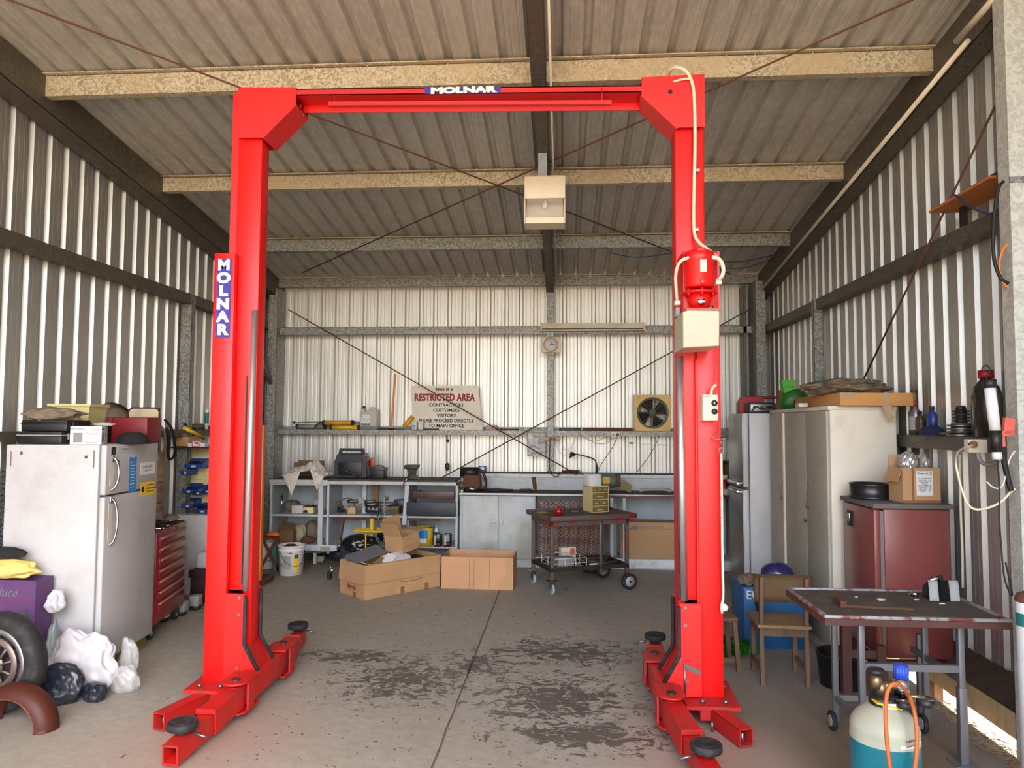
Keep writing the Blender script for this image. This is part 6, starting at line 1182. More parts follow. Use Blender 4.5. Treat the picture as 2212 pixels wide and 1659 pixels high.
b = B(); b.bar((0, Y0 + .03, z2 + .02), (0, Y0 + .18, z0 + .02), (x1 - x0) * .96, .004); b.move(Matrix.Translation(((x0 + x1) / 2, 0, 0))); rf_ = c.w(b, 'reflector', 'cream_plastic')
b = B(); b.cyl(((x0 + x1) / 2, Y0 + .09, z0 + .0), ((x0 + x1) / 2, Y0 + .09, z0 - .055), .02); c.w(b, 'lamp_holder', 'white_flat', rf_); b = B(); b.lathe([(0, 0), (.016, .005), (.018, .03), (0, .05)], ((x0 + x1) / 2, Y0 + .08, z0 - .03), 16); c.w(b, 'bulb', 'glass_bulb', rf_)
b = B(); b.box(x0 + .02, x1 - .02, Y0 + .002, Y0 + .004, z2 + .045, z0); c.w(b, 'glass', mat('pane', (230, 230, 226), .05, alpha=.12, dirt=0))
b = B(); b.box(-.2, -.13, Y0 + .08, Y0 + .14, z1, roofz(Y0) - .235); c.w(b, 'bracket', 'steel')
cable('thin blue cable sagging under the roof from rafter to lift column', [(1320, 546, 8.0), (1360, 556, 8.0), (1400, 555, 8.0), (1455, 546, 8.0)], .005, 'cable_blue')
cable('blue cable running under the roof to the right rafter', [(1560, 566, 8.3), (1600, 566, 8.3), (1640, 558, 8.3), (1668, 552, 8.3)], .005, 'cable_blue')
cable('lower sagging blue cable under the roof by the right rafter', [(1560, 578, 8.35), (1595, 581, 8.35), (1635, 572, 8.35), (1672, 556, 8.35)], .005, 'cable_blue')
# ---------------------------------------------------------------- trolley
TO = at(1190, 1285, Z=0); TO.z = 0; TA = .405
g = G('steel_trolley', 'rusty red and grey steel trolley on castors with a lower shelf, right of the cartons', 'trolley', TO, TA)
TW, TD, TH = .88, .56, .775
mat('trolley_red', (92, 78, 72), .55, dirt=.95, dcol=(136, 30, 24), dscale=5, edge=(.53, .58))
b = B(); b.box(-.03, TW + .05, -.05, TD + .03, TH - .012, TH - .006); tp = g.l(b, 'table_plate', 'bench_top')
b = B()
for a in ((-.04, TW + .06, -.06, -.04), (-.04, TW + .06, TD + .03, TD + .05), (-.04, -.02, -.06, TD + .05), (TW + .04, TW + .06, -.06, TD + .05)): b.box(*a, TH - .04, TH + .008, .003)
g.l(b, 'top_rim', 'trolley_red', tp)
b = B(); b.box(0, TW, 0, .03, TH - .1, TH - .045); b.box(0, .03, 0, TD, TH - .1, TH - .045); b.box(0, TW, TD - .03, TD, TH - .1, TH - .045); b.box(TW - .03, TW, 0, TD, TH - .1, TH - .045); g.l(b, 'upper_frame', 'trolley_red')
b = B(); b.box(0, TW, 0, .03, .22, .26); b.box(0, .03, 0, TD, .22, .26); b.box(0, TW, TD - .03, TD, .22, .26); b.box(TW - .03, TW, 0, TD, .22, .26); b.box(.03, TW - .03, .03, TD - .03, .225, .23); g.l(b, 'lower_shelf', 'dark_steel')
for x, y, z0 in ((.0, 0, .14), (0, TD - .035, .14), (TW - .035, 0, .08), (TW - .035, TD - .035, .08)): b = B(); b.box(x, x + .035, y, y + .035, z0, TH - .04, .002); g.l(b, 'leg', 'trolley_red')
b = B(); b.box(TW * .62, TW * .62 + .035, .0, .03, .18, TH - .05, .002); g.l(b, 'middle_post', 'steel')
for x, y in ((.018, .018), (.018, TD - .018)):
    b = B(); b.cyl((x - .012, y - .01, .05), (x + .012, y - .01, .05), .05, seg=24); w_ = g.l(b, 'castor', mat('castor_blue', (150, 168, 178), .5, dirt=.2)); b = B(); b.prism([(-.02, .05), (.01, .03), (.035, .06), (.04, .13), (-.03, .13)], -.018, -.014, 'x', mtx=Matrix.Translation((x, y - .01, 0))); b.prism([(-.02, .05), (.01, .03), (.035, .06), (.04, .13), (-.03, .13)], .014, .018, 'x', mtx=Matrix.Translation((x, y - .01, 0))); b.box(x - .05, x + .05, y - .04, y + .04, .13, .137); g.l(b, 'castor_fork', 'chrome', w_)
for x, y in ((TW - .018, -.03), (TW - .018, TD + .02)):
    b = B(); b.lathe([(.0, -.02), (.05, -.02), (.055, -.028), (.078, -.028), (.085, -.015), (.085, .015), (.078, .028), (.055, .028), (.05, .02), (0, .02)], (x, y, .085), 28, 'y'); w_ = g.l(b, 'rear_wheel', 'black_rubber'); b = B(); b.lathe([(0, -.031), (.055, -.024), (.055, -.02), (0, -.02)], (x, y, .085), 24, 'y'); g.l(b, 'wheel_disc', 'grey_plastic', w_); b = B(); b.cyl((x, y - .035, .085), (x, y + .06, .085), .012); g.l(b, 'axle', 'dark_steel', w_)
    b = B(); b.bar((x, .0 if y < 0 else TD, .22), (x - .02, y, .09), .01, .035); g.l(b, 'wheel_strut', 'rust')
w = lambda x, y, z=TH: g.mw @ Vector((x, y, z))
c = G('drawer_organiser', 'small cream drawer organiser with olive drawers standing on the trolley', 'drawer unit', at(1279, 1108, Z=TH - .005).xyz, .52)
b = B(); b.box(0, .21, 0, .19, 0, .008); b.box(0, .006, 0, .19, 0, .28); b.box(.204, .21, 0, .19, 0, .28); b.box(0, .21, .184, .19, 0, .28); b.box(0, .21, 0, .19, .272, .28)
for k in range(1, 4): b.box(.006, .204, .0, .184, .07 * k - .004, .07 * k + .002)
c.l(b, 'cabinet', mat('organiser_cream', (206, 186, 136), .5, dirt=.15))
for k in range(4):
    for j in range(3 if k == 3 else (2 if k in (1,) else 1)):
        n = 3 if k == 3 else (2 if k == 1 else 1); wd = .198 / n; b = B(); b.box(.007 + j * wd, .005 + (j + 1) * wd, .004, .18, .07 * k + .004 + (.004 if k == 0 else 0), .07 * (k + 1) - .006, .002); d_ = c.l(b, 'drawer', 'olive' if True else ''); b = B(); b.box(.007 + (j + .3) * wd, .005 + (j + .7) * wd, -.001, .004, .07 * k + .022, .07 * k + .034); c.l(b, 'label_holder', 'beige_lining', d_)
c2 = G('white_box', 'small white box standing on top of the cream drawer organiser', 'box', c.mw @ Vector((-.03, .0, .281)), .5); b = B(); b.box(0, .14, 0, .13, 0, .125, .002); b.box(.1, .14, -.001, 0, .02, .04); c2.l(b, 'box', 'white_flat')
b = B(); b.lump(c.mw @ Vector((.165, .13, .281)), (.07, .07, .1), .4, 2.5, 4, 96, crease=.4); one('plastic_pouch', b, 'clear_plastic', 'small clear plastic pouch on the organiser beside the white box', 'pouch')
p = at(1207, 1113, Z=TH - .006); c = G('oil_can', 'little red oil can with a thin curved spout on the trolley', 'oil can', p)
b = B(); b.lathe([(0, 0), (.04, 0), (.04, .06), (.02, .075), (.02, .09), (.012, .095), (0, .095)], p, 24); c.w(b, 'can_body', mat('oilcan_red', (160, 24, 26), .3, .2, dirt=.1)); b = B(); b.tube([p + Vector((0, 0, .09)), p + Vector((-.03, 0, .115)), p + Vector((-.08, 0, .12)), p + Vector((-.12, 0, .1))], .004, 6, smooth_path=2); c.w(b, 'spout', 'dark_steel'); b = B(); b.tube([p + Vector((.01, 0, .09)), p + Vector((.05, 0, .085)), p + Vector((.075, 0, .06)), p + Vector((.07, 0, .02)), p + Vector((.04, 0, .015))], .005, 6, smooth_path=2); c.w(b, 'handle', 'dark_steel')
p = at(1172, 1109, Z=TH); b = B(); b.lump(Vector((p.x, p.y, TH - .0055)), (.14, .08, .035), .3, 3, 3, 97); one('mossy_offcut', b, 'olive', 'mossy flat lump on the trolley left of the red oil can', 'lump')
p = at(1242, 1106, Z=TH); b = B(); b.lump(Vector((p.x, p.y, TH - .005)), (.09, .05, .03), .4, 3, 3, 98); one('brass_fitting', b, 'brown_cloth', 'small brass fitting on the trolley left of the drawer organiser', 'fitting')
# lower shelf
LZ2 = .232
c = G('wire_basket', 'white wire basket on the lower shelf of the trolley', 'basket', w(.06, .06, LZ2), TA); b = B()
for z in (.0, .05, .1): b.tube([(0, 0, z + .005), (.36, 0, z + .005), (.36, .34, z + .005), (0, .34, z + .005)], .0035, 6, cyc=True)
for x, y in ((0, 0), (.36, 0), (.36, .34), (0, .34), (.12, 0), (.24, 0), (0, .17), (.36, .17)): b.cyl((x, y, .004), (x, y, .107), .0032, seg=6)
for k in range(7): b.cyl((.05 * k + .03, 0, .005), (.05 * k + .03, .34, .005), .0025, seg=5)
c.l(b, 'wire_frame', 'white_flat')
b = B(); m_ = Matrix.Translation(w(.1, .1, LZ2)) @ Matrix.Rotation(TA, 4, 'Z'); b.box(.03, .21, .02, .16, .013, .1, .004, mtx=m_); one('grey_box', b, 'grey_plastic', 'grey box inside the white wire basket', 'box')
c = G('small_tin', 'cream tin with a red orange patch behind the white wire basket', 'tin', w(.3, .43, LZ2), TA); b = B(); b.box(0, .17, 0, .08, 0, .15, .004); k_ = c.l(b, 'tin_body', 'cream_plastic'); b = B(); b.box(.1, .15, -.001, 0, .07, .14); c.l(b, 'red_patch', 'orange_red', k_)
for k, (x, y, L, a, r, m_, lab) in enumerate(((.46, .1, .34, .05, .022, 'steel', 'grey steel pipe on the trolley shelf right of the wire basket'), (.47, .22, .34, 0, .026, 'dark_steel', 'darker thick pipe behind the grey steel pipe on the trolley'), (.5, .38, .3, -.1, .02, 'rust', 'rusty pipe at the back of the trolley shelf'), (.45, .045, .37, 0, .009, 'white_flat', 'thin white tube along the front of the trolley shelf'))):
    b = B(); b.cyl(w(x, y, LZ2 + r), w(x + L * math.cos(a), y + L * math.sin(a), LZ2 + r + .0), r, seg=16); one('pipe', b, m_, lab, 'pipe')
b = B(); b.bar(w(.6, .05, LZ2 + .06), w(.8, .3, LZ2 + .065), .04, .008); one('bracket_strap', b, 'rust', 'flat rusty strap across the right end of the trolley shelf', 'strap')
b = B(); p = at(1277, 1236, Z=0); b.lump((p.x, 8.52, 0), (.22, .16, .15), .3, 2, 4, 99); one('dark_jug', b, 'dark_steel', 'dark round object on the floor beneath the trolley', 'jug')
# ================================================================ RIGHT SIDE
mat('inox', (150, 150, 148), .35, .85, dirt=.3, dcol=(104, 98, 90), dscale=4, stretch=(1, 1, .2)); mat('brown_enamel', (128, 62, 56), .4, dirt=.25, dcol=(92, 48, 44), dscale=3, coat=.3)
mat('khaki_metal', (170, 164, 148), .5, dirt=.3, dcol=(126, 116, 98), dscale=4); mat('case_red', (150, 18, 26), .45, dirt=.2)
g = G('tall_refrigerator', 'tall refrigerator with stainless doors and white side beyond the cream locker', 'refrigerator', (1.7, 7.05, 0))
b = B(); b.box(1.775, 2.32, 7.05, 7.62, .04, 1.82, .006); g.w(b, 'body', 'white_enamel')
for z0, z1, n in ((1.12, 1.82, 'freezer_door'), (.06, 1.09, 'door')):
    b = B(); b.box(1.715, 1.765, 7.05, 7.62, z0, z1, .006); d_ = g.w(b, n, 'white_enamel'); b = B(); b.box(1.708, 1.716, 7.055, 7.615, z0 + .004, z1 - .004, .002); g.w(b, 'door_skin', 'inox', d_, 'brushed steel door skin')
    zz = 1.13 if z0 > 1 else 1.05; b = B(); b.box(1.66, 1.71, 7.1, 7.5, zz, zz + .03, .004); g.w(b, 'handle', 'chrome', d_)
g = G('metal_locker', 'tall cream steel locker with three doors facing the room, right of the tall refrigerator', 'locker', (1.955, 5.5, 0), .0)
b = B(); b.box(1.97, 2.445, 5.5, 7.0, 0, 1.845, .006); g.w(b, 'locker_body', 'cream_enamel'); b = B(); b.box(1.955, 2.45, 5.495, 7.005, 1.82, 1.85, .004); g.w(b, 'top_cap', 'cream_enamel')
for y0, y1, h in ((5.53, 5.99, 1), (5.995, 6.55, 0), (6.57, 6.99, -1)):
    b = B(); b.box(1.952, 1.969, y0, y1, .08, 1.815, .003); d_ = g.w(b, 'door', 'khaki_metal')
    yy = y1 - .05 if h > 0 else y0 + .04 if h < 0 else None
    if yy: b = B(); b.tube([(1.952, yy, 1.23), (1.925, yy, 1.22), (1.925, yy, 1.06), (1.952, yy, 1.05)], .005, 6, smooth_path=1); g.w(b, 'handle', 'steel', d_)
b = B(); b.box(1.935, 1.952, 6.54, 6.57, .08, 1.815); g.w(b, 'door_edge', 'cream_enamel'); b = B(); b.cyl((1.945, 5.985, .95), (1.925, 5.985, .95), .012); b.box(1.94, 1.95, 5.95, 6.03, .94, .96); g.w(b, 'hasp', 'steel')
g = G('bar_refrigerator', 'waist high reddish brown bar refrigerator with a dark grey top, in front of the locker', 'refrigerator', (2.02, 4.9, .21))
b = B(); b.box(2.085, 2.5, 4.9, 5.42, .21, 1.165, .008); g.w(b, 'body', 'brown_enamel'); b = B(); b.box(2.062, 2.085, 4.91, 5.41, .24, 1.15); g.w(b, 'door_seal', 'seal_grey')
b = B(); b.box(2.02, 2.062, 4.9, 5.42, .23, 1.16, .008); d_ = g.w(b, 'door', 'brown_enamel'); b = B(); b.box(2.014, 2.022, 5.24, 5.34, 1.0, 1.11, .004); h_ = g.w(b, 'lock_plate', 'dark_steel', d_); b = B(); b.box(2.008, 2.016, 5.28, 5.31, 1.03, 1.09, .003); g.w(b, 'latch', 'chrome', h_)
b = B(); b.box(2.01, 2.52, 4.88, 5.44, 1.168, 1.198, .003); g.w(b, 'top', mat('top_grey', (98, 94, 88), .7, dirt=.5, dcol=(126, 114, 98)))
g = G('timber_stand', 'dark brown timber stand under the reddish brown bar refrigerator', 'stand', (2.02, 4.86, 0))
for x, y in ((2.02, 4.86), (2.46, 4.86), (2.02, 5.4), (2.46, 5.4)): b = B(); b.box(x, x + .05, y, y + .04, 0, .16); g.w(b, 'leg', 'brown_drawer')
b = B(); b.box(2.0, 2.52, 4.85, 4.9, .16, .208); b.box(2.0, 2.52, 5.39, 5.44, .16, .208); b.box(2.0, 2.05, 4.9, 5.39, .16, .208); b.box(2.47, 2.52, 4.9, 5.39, .16, .208); g.w(b, 'rail_frame', 'brown_drawer')
p = at(1822, 1372, Y=4.75); b = B(); b.box(p.x - .01, p.x + .045, 4.74, 4.79, 0, .46); b.box(p.x + .2, p.x + .255, 4.74, 4.79, 0, .33); b.box(p.x + .045, p.x + .2, 4.75, 4.78, .25, .3); g = G('sawhorse', 'low dark timber frame with two uprights standing before the bar refrigerator', 'timber frame', (p.x, 4.74, 0)); g.w(b, 'timber_frame', 'brown_drawer')
b = B(); b.lathe([(0, 0), (.13, 0), (.15, .2), (.155, .2), (.155, .215), (.14, .21), (.12, .02), (0, .02)], (1.83, 5.0, 0), 28); one('black_basin', b, 'black_plastic', 'black round basin on the floor between the chair and the timber stand', 'basin')
# on the bar refrigerator
b = B(); b.move(Matrix.Identity(4)); b.lathe([(0, .004), (.15, 0), (.155, .01), (.14, .02), (.138, .09), (.144, .1), (.14, .105), (.13, .1), (.13, .02), (0, .014)], (2.16, 5.275, 1.199), 40); one('cake_pan', b, mat('pan', (58, 58, 60), .3, .7, dirt=.3), 'round dark metal pan on the rear of the bar refrigerator top', 'pan')
g = G('parts_carton', 'taped brown carton with a white shipping label on the bar refrigerator', 'carton', (2.22, 4.925, 1.2), .1)
b = B(); b.carton(.25, .17, .23, .004, 0, 0, 0, flaps=(('b', .08, -2), ('l', .1, 160))); b.box(.004, .246, .004, .166, .004, .06); bx = g.l(b, 'box', 'cardboard')
b = B(); b.box(.09, .2, -.002, 0, .05, .21); lb_ = g.l(b, 'shipping_label', 'white_flat', bx)
text('lettering', 'Oxarrod CE', .02, 'ink_black', lb_, (.145, -.0025, .195)); text('lettering', 'No. 10208807-09-02\nITEM CODE    116\nSTORE BAND   1\nPOLICY\nPART NUMBER  001\nORDER QTY    24\nBATCH NO     08\nWEIGHT       ea', .0105, 'ink_grey', lb_, (.145, -.0025, .12), line=1.1)
b = B(); b.box(0, .25, -.0015, 0, .0, .02); b.box(.06, .075, -.0015, 0, .02, .23); g.l(b, 'tape_strip', 'tape', bx)
mat('silver_film', (200, 200, 198), .15, .5, alpha=.75, dirt=.3, coat=.5)
b = B(); b.lump(g.mw @ Vector((.085, .085, .19)), (.12, .12, .17), .2, 2, 5, 101, True, crease=.25); one('silver_wrapping', b, 'silver_film', 'crumpled silver clear wrapping bulging out of the taped carton, left part', 'plastic wrap')
b = B(); b.lump(g.mw @ Vector((.19, .085, .19)), (.07, .12, .16), .15, 2, 4, 102, True, crease=.2); one('silver_roll', b, 'silver_film', 'shiny rolled packet at the right end of the taped carton', 'packet')
# on the locker
x0 = at(1815, 860, Y=5.42).x; x1 = at(1973, 860, Y=5.42).x
g = G('long_flat_carton', 'long flat orange brown carton on top of the cream locker', 'carton', (x0, 5.42, 1.852))
b = B(); b.box(x0, x1, 5.42, 6.45, 1.852, 1.945, .003); bx = g.w(b, 'box', mat('cardboard_orange', (196, 142, 80), .75, dirt=.2, dcol=(160, 112, 60))); b = B(); b.box(x0 + .3, x0 + .34, 5.417, 5.42, 1.853, 1.944); b.box(x0 - .003, x0 + .1, 5.416, 5.42, 1.9, 1.946); g.w(b, 'tape_strip', mat('clear_tape', (176, 150, 112), .2, dirt=.1, coat=.5), bx)
b = B(); b.prism([(x0 + .29, 1.85), (x0 + .36, 1.85), (x0 + .35, 1.80), (x0 + .38, 1.77), (x0 + .36, 1.74), (x0 + .33, 1.76)], 5.41, 5.412); g.w(b, 'hanging_tape', 'clear_tape', bx)
b = B(); b.lump((x0 + .17, 5.8, 1.946), (.62, .6, .15), .25, 1.8, 5, 103, crease=.2); one('taped_bundle', b, mat('brown_film', (110, 96, 76), .25, dirt=.5, dcol=(60, 52, 44), dscale=8, coat=.5), 'flat bundle in crinkled brown plastic film on the long orange brown carton', 'bundle')
g = G('green_packaging', 'green printed cardboard display sleeve standing at the far end of the locker', 'packaging', (2.0, 6.6, 1.852))
q = lambda x, y, Y=6.6: at(x, y, Y=Y)
b = B(); p0, p1 = q(1693, 850), q(1718, 821); b.prism([(p0.x, p0.z), (p1.x - .02, p0.z - .02), (p1.x, p1.z), (p0.x - .02, p1.z)], 6.58, 6.66); sl = g.w(b, 'sleeve', mat('lime', (70, 160, 30), .5, dirt=.1)); text('lettering', 'Green Visor', .02, 'ink_black', sl, g.L(((p0.x + p1.x) / 2, 6.578, (p0.z + p1.z) / 2)))
b = B(); p0 = q(1718, 880); b.lathe([(.0, 0), (.1, 0), (.13, .05), (.11, .14), (.05, .18), (0, .18)], (p0.x, 6.62, 1.853), 24, sx=1, sy=.7); g.w(b, 'rounded_shell', mat('deep_green', (30, 96, 26), .45, dirt=.2))
b = B(); b.tube([q(1701, 866), q(1708, 852), q(1722, 843), q(1742, 843)], .012, 6, smooth_path=2); g.w(b, 'yellow_edge', 'yellow_orange')
b = B(); p0, p1 = q(1683, 872, 6.75), q(1695, 843, 6.75); b.box(p0.x, p1.x, 6.7, 6.85, 1.852, p1.z, .003); one('brown_sleeve', b, 'cardboard_dark', 'small upright brown carton left of the green packaging', 'carton')
b = B(); p0 = at(1757, 846, Y=6.56); b.tube([p0 + Vector((.04 * math.cos(a), 0, .05 * math.sin(a))) for a in [k * PI / 10 for k in range(20)]], .01, 8, cyc=True); o_ = one('white_ring', b, 'white_flat', 'white plastic ring between the green packaging and the brown bundle', 'ring'); o_.location.z = 1.853
b = B(); p0 = at(1741, 870, Y=6.42); b.box(p0.x - .08, p0.x + .02, 6.42, 6.5, 1.853, 1.93, .004); one('red_box', b, 'cooler_red', 'small dark red box beside the long flat carton', 'box')
b = B(); p0 = at(1745, 878, Y=5.95); b.box(p0.x - .07, p0.x + .0, 5.95, 6.05, 1.853, 1.885, .004); one('white_block', b, 'grubby_white', 'little white block on the locker before the dark red box', 'block')
g = G('plastic_case', 'large red plastic tool case with a cut out handle on the tall refrigerator', 'tool case', (1.85, 7.3, 1.822))
q7 = lambda x, y, Y=7.35: at(x, y, Y=Y); p0, p1 = q7(1598, 903), q7(1690, 856)
b = B(); b.prism([(p0.x, 1.822), (p0.x, 1.93), (p0.x + .04, p1.z), (p0.x + .24, p1.z), (p0.x + .24, p1.z - .03), (p0.x + .24, 1.822)], 7.35, 7.5); b.box(p0.x + .24, p1.x, 7.35, 7.5, p1.z - .022, p1.z); b.box(p0.x + .24, p1.x, 7.35, 7.5, 1.823, p1.z - .07); g.w(b, 'case_shell', 'case_red', None, None, .01)
g = G('radio', 'silver and black radio with tangled leads before the red case', 'radio', (1.9, 7.12, 1.822)); p0, p1 = q7(1618, 897, 7.15), q7(1672, 870, 7.15)
b = B(); b.box(p0.x, p1.x, 7.15, 7.3, 1.823, p1.z, .006); bd_ = g.w(b, 'radio_body', 'black_plastic'); b = B(); b.box(p0.x + .015, p1.x - .01, 7.144, 7.15, 1.84, p1.z - .015, .002); g.w(b, 'face_plate', 'steel', bd_)
for k in range(3): b = B(); b.cyl((p0.x + .05 + k * .07, 7.135, 1.88), (p0.x + .05 + k * .07, 7.145, 1.88), .015); g.w(b, 'dial', 'black_plastic', bd_)
b = B(); b.tube([(p0.x + .02, 7.12, 1.84), (p0.x + .06, 7.11, 1.9), (p0.x + .12, 7.12, 1.85), (p0.x + .18, 7.11, 1.9), (p1.x, 7.12, 1.86)], .006, 6, smooth_path=2); g.w(b, 'lead', 'black_plastic', bd_)
# behind the right column: end of the bench
g = G('spray_can', 'yellow spray can with a white cap on the back wall rail behind the lift', 'spray can', Vector((at(1580, 925, Y=YG).x, YG - .02, GB))); p = g.mw.translation
b = B(); b.lathe([(0, 0), (.033, 0), (.033, .17), (.02, .185), (0, .185)], p, 20); g.w(b, 'can_body', 'yellow'); b = B(); b.lathe([(.0335, .08), (.0335, .12)], p, 20); g.w(b, 'label_band', 'ink_black'); b = B(); b.cyl(p + Vector((0, 0, .185)), p + Vector((0, 0, .225)), .026); g.w(b, 'cap', 'white_flat')
q9 = lambda x, y, Y=8.9: at(x, y, Y=Y)
g = G('shelf_carton', 'brown open carton on the bench end between the lift and the tall refrigerator', 'carton', (q9(1575, 1045).x, 8.95, TZ)); p0, p1 = q9(1560, 1046, 8.95), q9(1600, 996, 8.95)
b = B(); b.box(p0.x, p1.x, 9.12, 9.13, TZ, p1.z); b.box(p0.x, p0.x + .008, 8.95, 9.12, TZ, p1.z); b.box(p1.x - .008, p1.x, 8.95, 9.12, TZ, p1.z); b.box(p0.x, p1.x, 8.95, 9.13, TZ, TZ + .006); b.box(p0.x, p1.x, 8.95, 9.12, p1.z - .006, p1.z); g.w(b, 'box', 'cardboard_dark')
g = G('trigger_bottle', 'spray bottle with a white trigger head and red liquid beside the bench carton', 'spray bottle', (q9(1565, 1050, 8.8).x, 8.8, TZ)); p = g.mw.translation
b = B(); b.lathe([(0, 0), (.04, 0), (.042, .08), (.03, .15), (.015, .18), (0, .18)], p, 18); g.w(b, 'bottle_body', 'case_red'); b = B(); b.box(p.x - .03, p.x + .03, 8.78, 8.82, TZ + .19, TZ + .23, .005); b.cyl(p + Vector((0, 0, .17)), p + Vector((0, 0, .2)), .018); g.w(b, 'trigger_head', 'white_flat')
for k, (px, m_, lab) in enumerate(((1569, 'grubby_white', 'small white tin at the front of the bench end'), (1583, 'yellow', 'yellow tin behind the white tin at the bench end'), (1585, 'grubby_white', 'second white tin with a red edge nearest the tall refrigerator'))):
    Y = (8.7, 8.92, 8.72)[k]; p = Vector((q9(px, 1050, Y).x, Y, TZ + (.0, .0, .0)[k])); g = G('small_tin', lab, 'tin', p); b = B(); b.lathe([(0, 0), (.036, 0), (.036, .075), (0, .075)], p, 18); g.w(b, 'tin_body', m_); b = B(); b.lathe([(.038, .072), (.038, .08), (0, .081)], p, 18); g.w(b, 'lid', 'steel')
# ---------------------------------------------------------------- things on the right wall rail
GR = 1.642; XG = XR - .055
def onR(px): p = at(px, 930, X=XG); return Vector((XG, p.y, GR))
def bottle(px, w, h, m_, lab, cap, prof=None, cat='bottle', nm='bottle', band=None):
    p = onR(px) - Vector((0, .14 if px == 1957 else 0, 0)); g = G(nm, lab, cat, p); b = B(); r = w / 2
    b.lathe(prof(r, h) if prof else [(0, 0), (r, 0), (r, h * .68), (r * .45, h * .84), (r * .32, h * .9), (0, h * .9)], p, 24, sx=.75); k_ = g.w(b, 'bottle_body', m_)
    b = B(); b.cyl(p + Vector((0, 0, h * .88)), p + Vector((0, 0, h)), r * .42); g.w(b, 'cap', cap)
    if band: b = B(); b.lathe([(r * 1.01, h * .15), (r * 1.01, h * .55)], p, 24, sx=.76); g.w(b, 'label_band', band, k_)
    return g, p
g, p = bottle(1957, .1, .24, 'inox', 'silver oil bottle with a red cap and amber spout on the right wall rail', 'case_red', band='grey_plastic'); b = B(); b.cyl(p + Vector((0, 0, .24)), p + Vector((0, 0, .31)), .016, .01); g.w(b, 'spout', 'olive'); b = B(); b.cyl(p + Vector((0, 0, .31)), p + Vector((0, 0, .325)), .022); g.w(b, 'spout_cap', 'case_red')
bottle(1988, .075, .17, mat('dark_oil', (70, 52, 22), .2, dirt=.2, coat=.4), 'dark brown oil bottle with a maroon label beside the silver oil bottle', 'black_plastic', band='brown_drawer')
bottle(2014, .085, .2, mat('royal_blue', (36, 56, 130), .35, dirt=.2), 'blue plastic bottle on the right wall rail behind the navy cap', 'navy_box')
p = onR(2024) - Vector((.05, .03, 0)); g = G('baseball_cap', 'navy baseball cap lying before the blue bottle on the right rail', 'cap', p); b = B(); b.lathe([(.08, 0), (.078, .03), (.05, .06), (0, .066)], p, 20); g.w(b, 'crown', mat('navy_cloth', (24, 32, 62), .9, dirt=.2)); b = B(); b.lathe([(0, .01), (.08, .006), (.08, .0), (0, .0)], p + Vector((-.02, -.09, 0)), 18); g.w(b, 'peak', 'navy_cloth')
p = onR(2077); g = G('brake_disc_stack', 'stack of steel brake discs on the right wall rail', 'brake disc', p, 0)
b = B()
for k in range(4): b.cyl(p + Vector((0, 0, k * .02)), p + Vector((0, 0, k * .02 + .012)), .085 - .004 * (k % 2), seg=32)
b.cyl(p, p + Vector((0, 0, .08)), .06, seg=20); g.w(b, 'discs', 'steel')
p2 = p + Vector((0, 0, .083)); g = G('pulley', 'grooved grey pulley standing on the stack of brake discs', 'pulley', p2); b = B()
b.lathe([(0, 0), (.04, 0)] + [q_ for k in range(4) for q_ in ((.03, .008 + k * .02), (.05, .012 + k * .02), (.05, .018 + k * .02), (.03, .022 + k * .02))] + [(.03, .095), (.025, .11), (0, .11)], p2, 28); g.w(b, 'pulley_body', 'dark_steel')
g, p = bottle(2133, .2, .4, mat('dark_glass', (40, 42, 34), .12, alpha=.9, dirt=.2, coat=.6), 'large dark glass demijohn with a red cap at the front end of the rail', 'case_red', lambda r, h: [(0, 0), (r, 0), (r, h * .6), (r * .85, h * .74), (r * .4, h * .86), (r * .25, h * .9), (0, h * .9)], 'demijohn', 'demijohn')
b = B(); b.lump(onR(2048) - Vector((.02, 0, 0)), (.07, .1, .03), .2, 3, 3, 105); one('grease_rag', b, 'brown_cloth', 'flat grubby rag on the right rail before the brake discs', 'rag')
# work light
YW = 3.84
q4 = lambda x, y, Y=YW: at(x, y, Y=Y)
g = G('work_light', 'white tube hand lamp with a black handle and wire hook hanging by the front column', 'work light', q4(2152, 993))
b = B(); b.cyl(q4(2138, 836), q4(2150, 932), .026, seg=20); g.w(b, 'lamp_tube', mat('tube_white', (232, 228, 230), .3, dirt=.05)); b = B(); b.cyl(q4(2150, 930), q4(2153, 976), .03, .026, seg=20); g.w(b, 'grip', 'black_plastic'); b = B(); b.cyl(q4(2137, 820), q4(2138, 838), .032, .03, seg=20); g.w(b, 'top_cap', 'black_plastic'); b = B(); b.cyl(q4(2153, 976), q4(2154, 992), .022); g.w(b, 'end_plug', 'white_flat')
b = B(); b.tube([q4(2131, 824), q4(2132, 812), q4(2138, 802), q4(2137, 793), q4(2130, 789), q4(2122, 793), q4(2121, 799)], .004, 6, smooth_path=2); g.w(b, 'hook', 'ink_black')
g = G('spring_clamp', 'salmon red angled clamp fixed beside the work light at the front column', 'clamp', q4(2175, 965)); b = B(); b.bar(q4(2180, 903), q4(2176, 940), .05, .03, (0, 1, 0)); b.bar(q4(2162, 937), q4(2188, 934), .03, .03); b.bar(q4(2164, 936), q4(2167, 965), .02, .02, (0, 1, 0)); g.w(b, 'clamp_body', mat('salmon', (214, 96, 80), .5, dirt=.15), None, None, .004)
g = G('junction_box', 'cream power outlet box with a curved grey conduit on the right wall rail', 'power outlet', q4(2114, 978)); p0, p1 = q4(2094, 978, 4.4), q4(2134, 949, 4.4); b = B(); b.box(p0.x, p1.x, 4.4, 4.46, p0.z, p1.z, .006); k_ = g.w(b, 'outlet_box', 'cream_plastic')
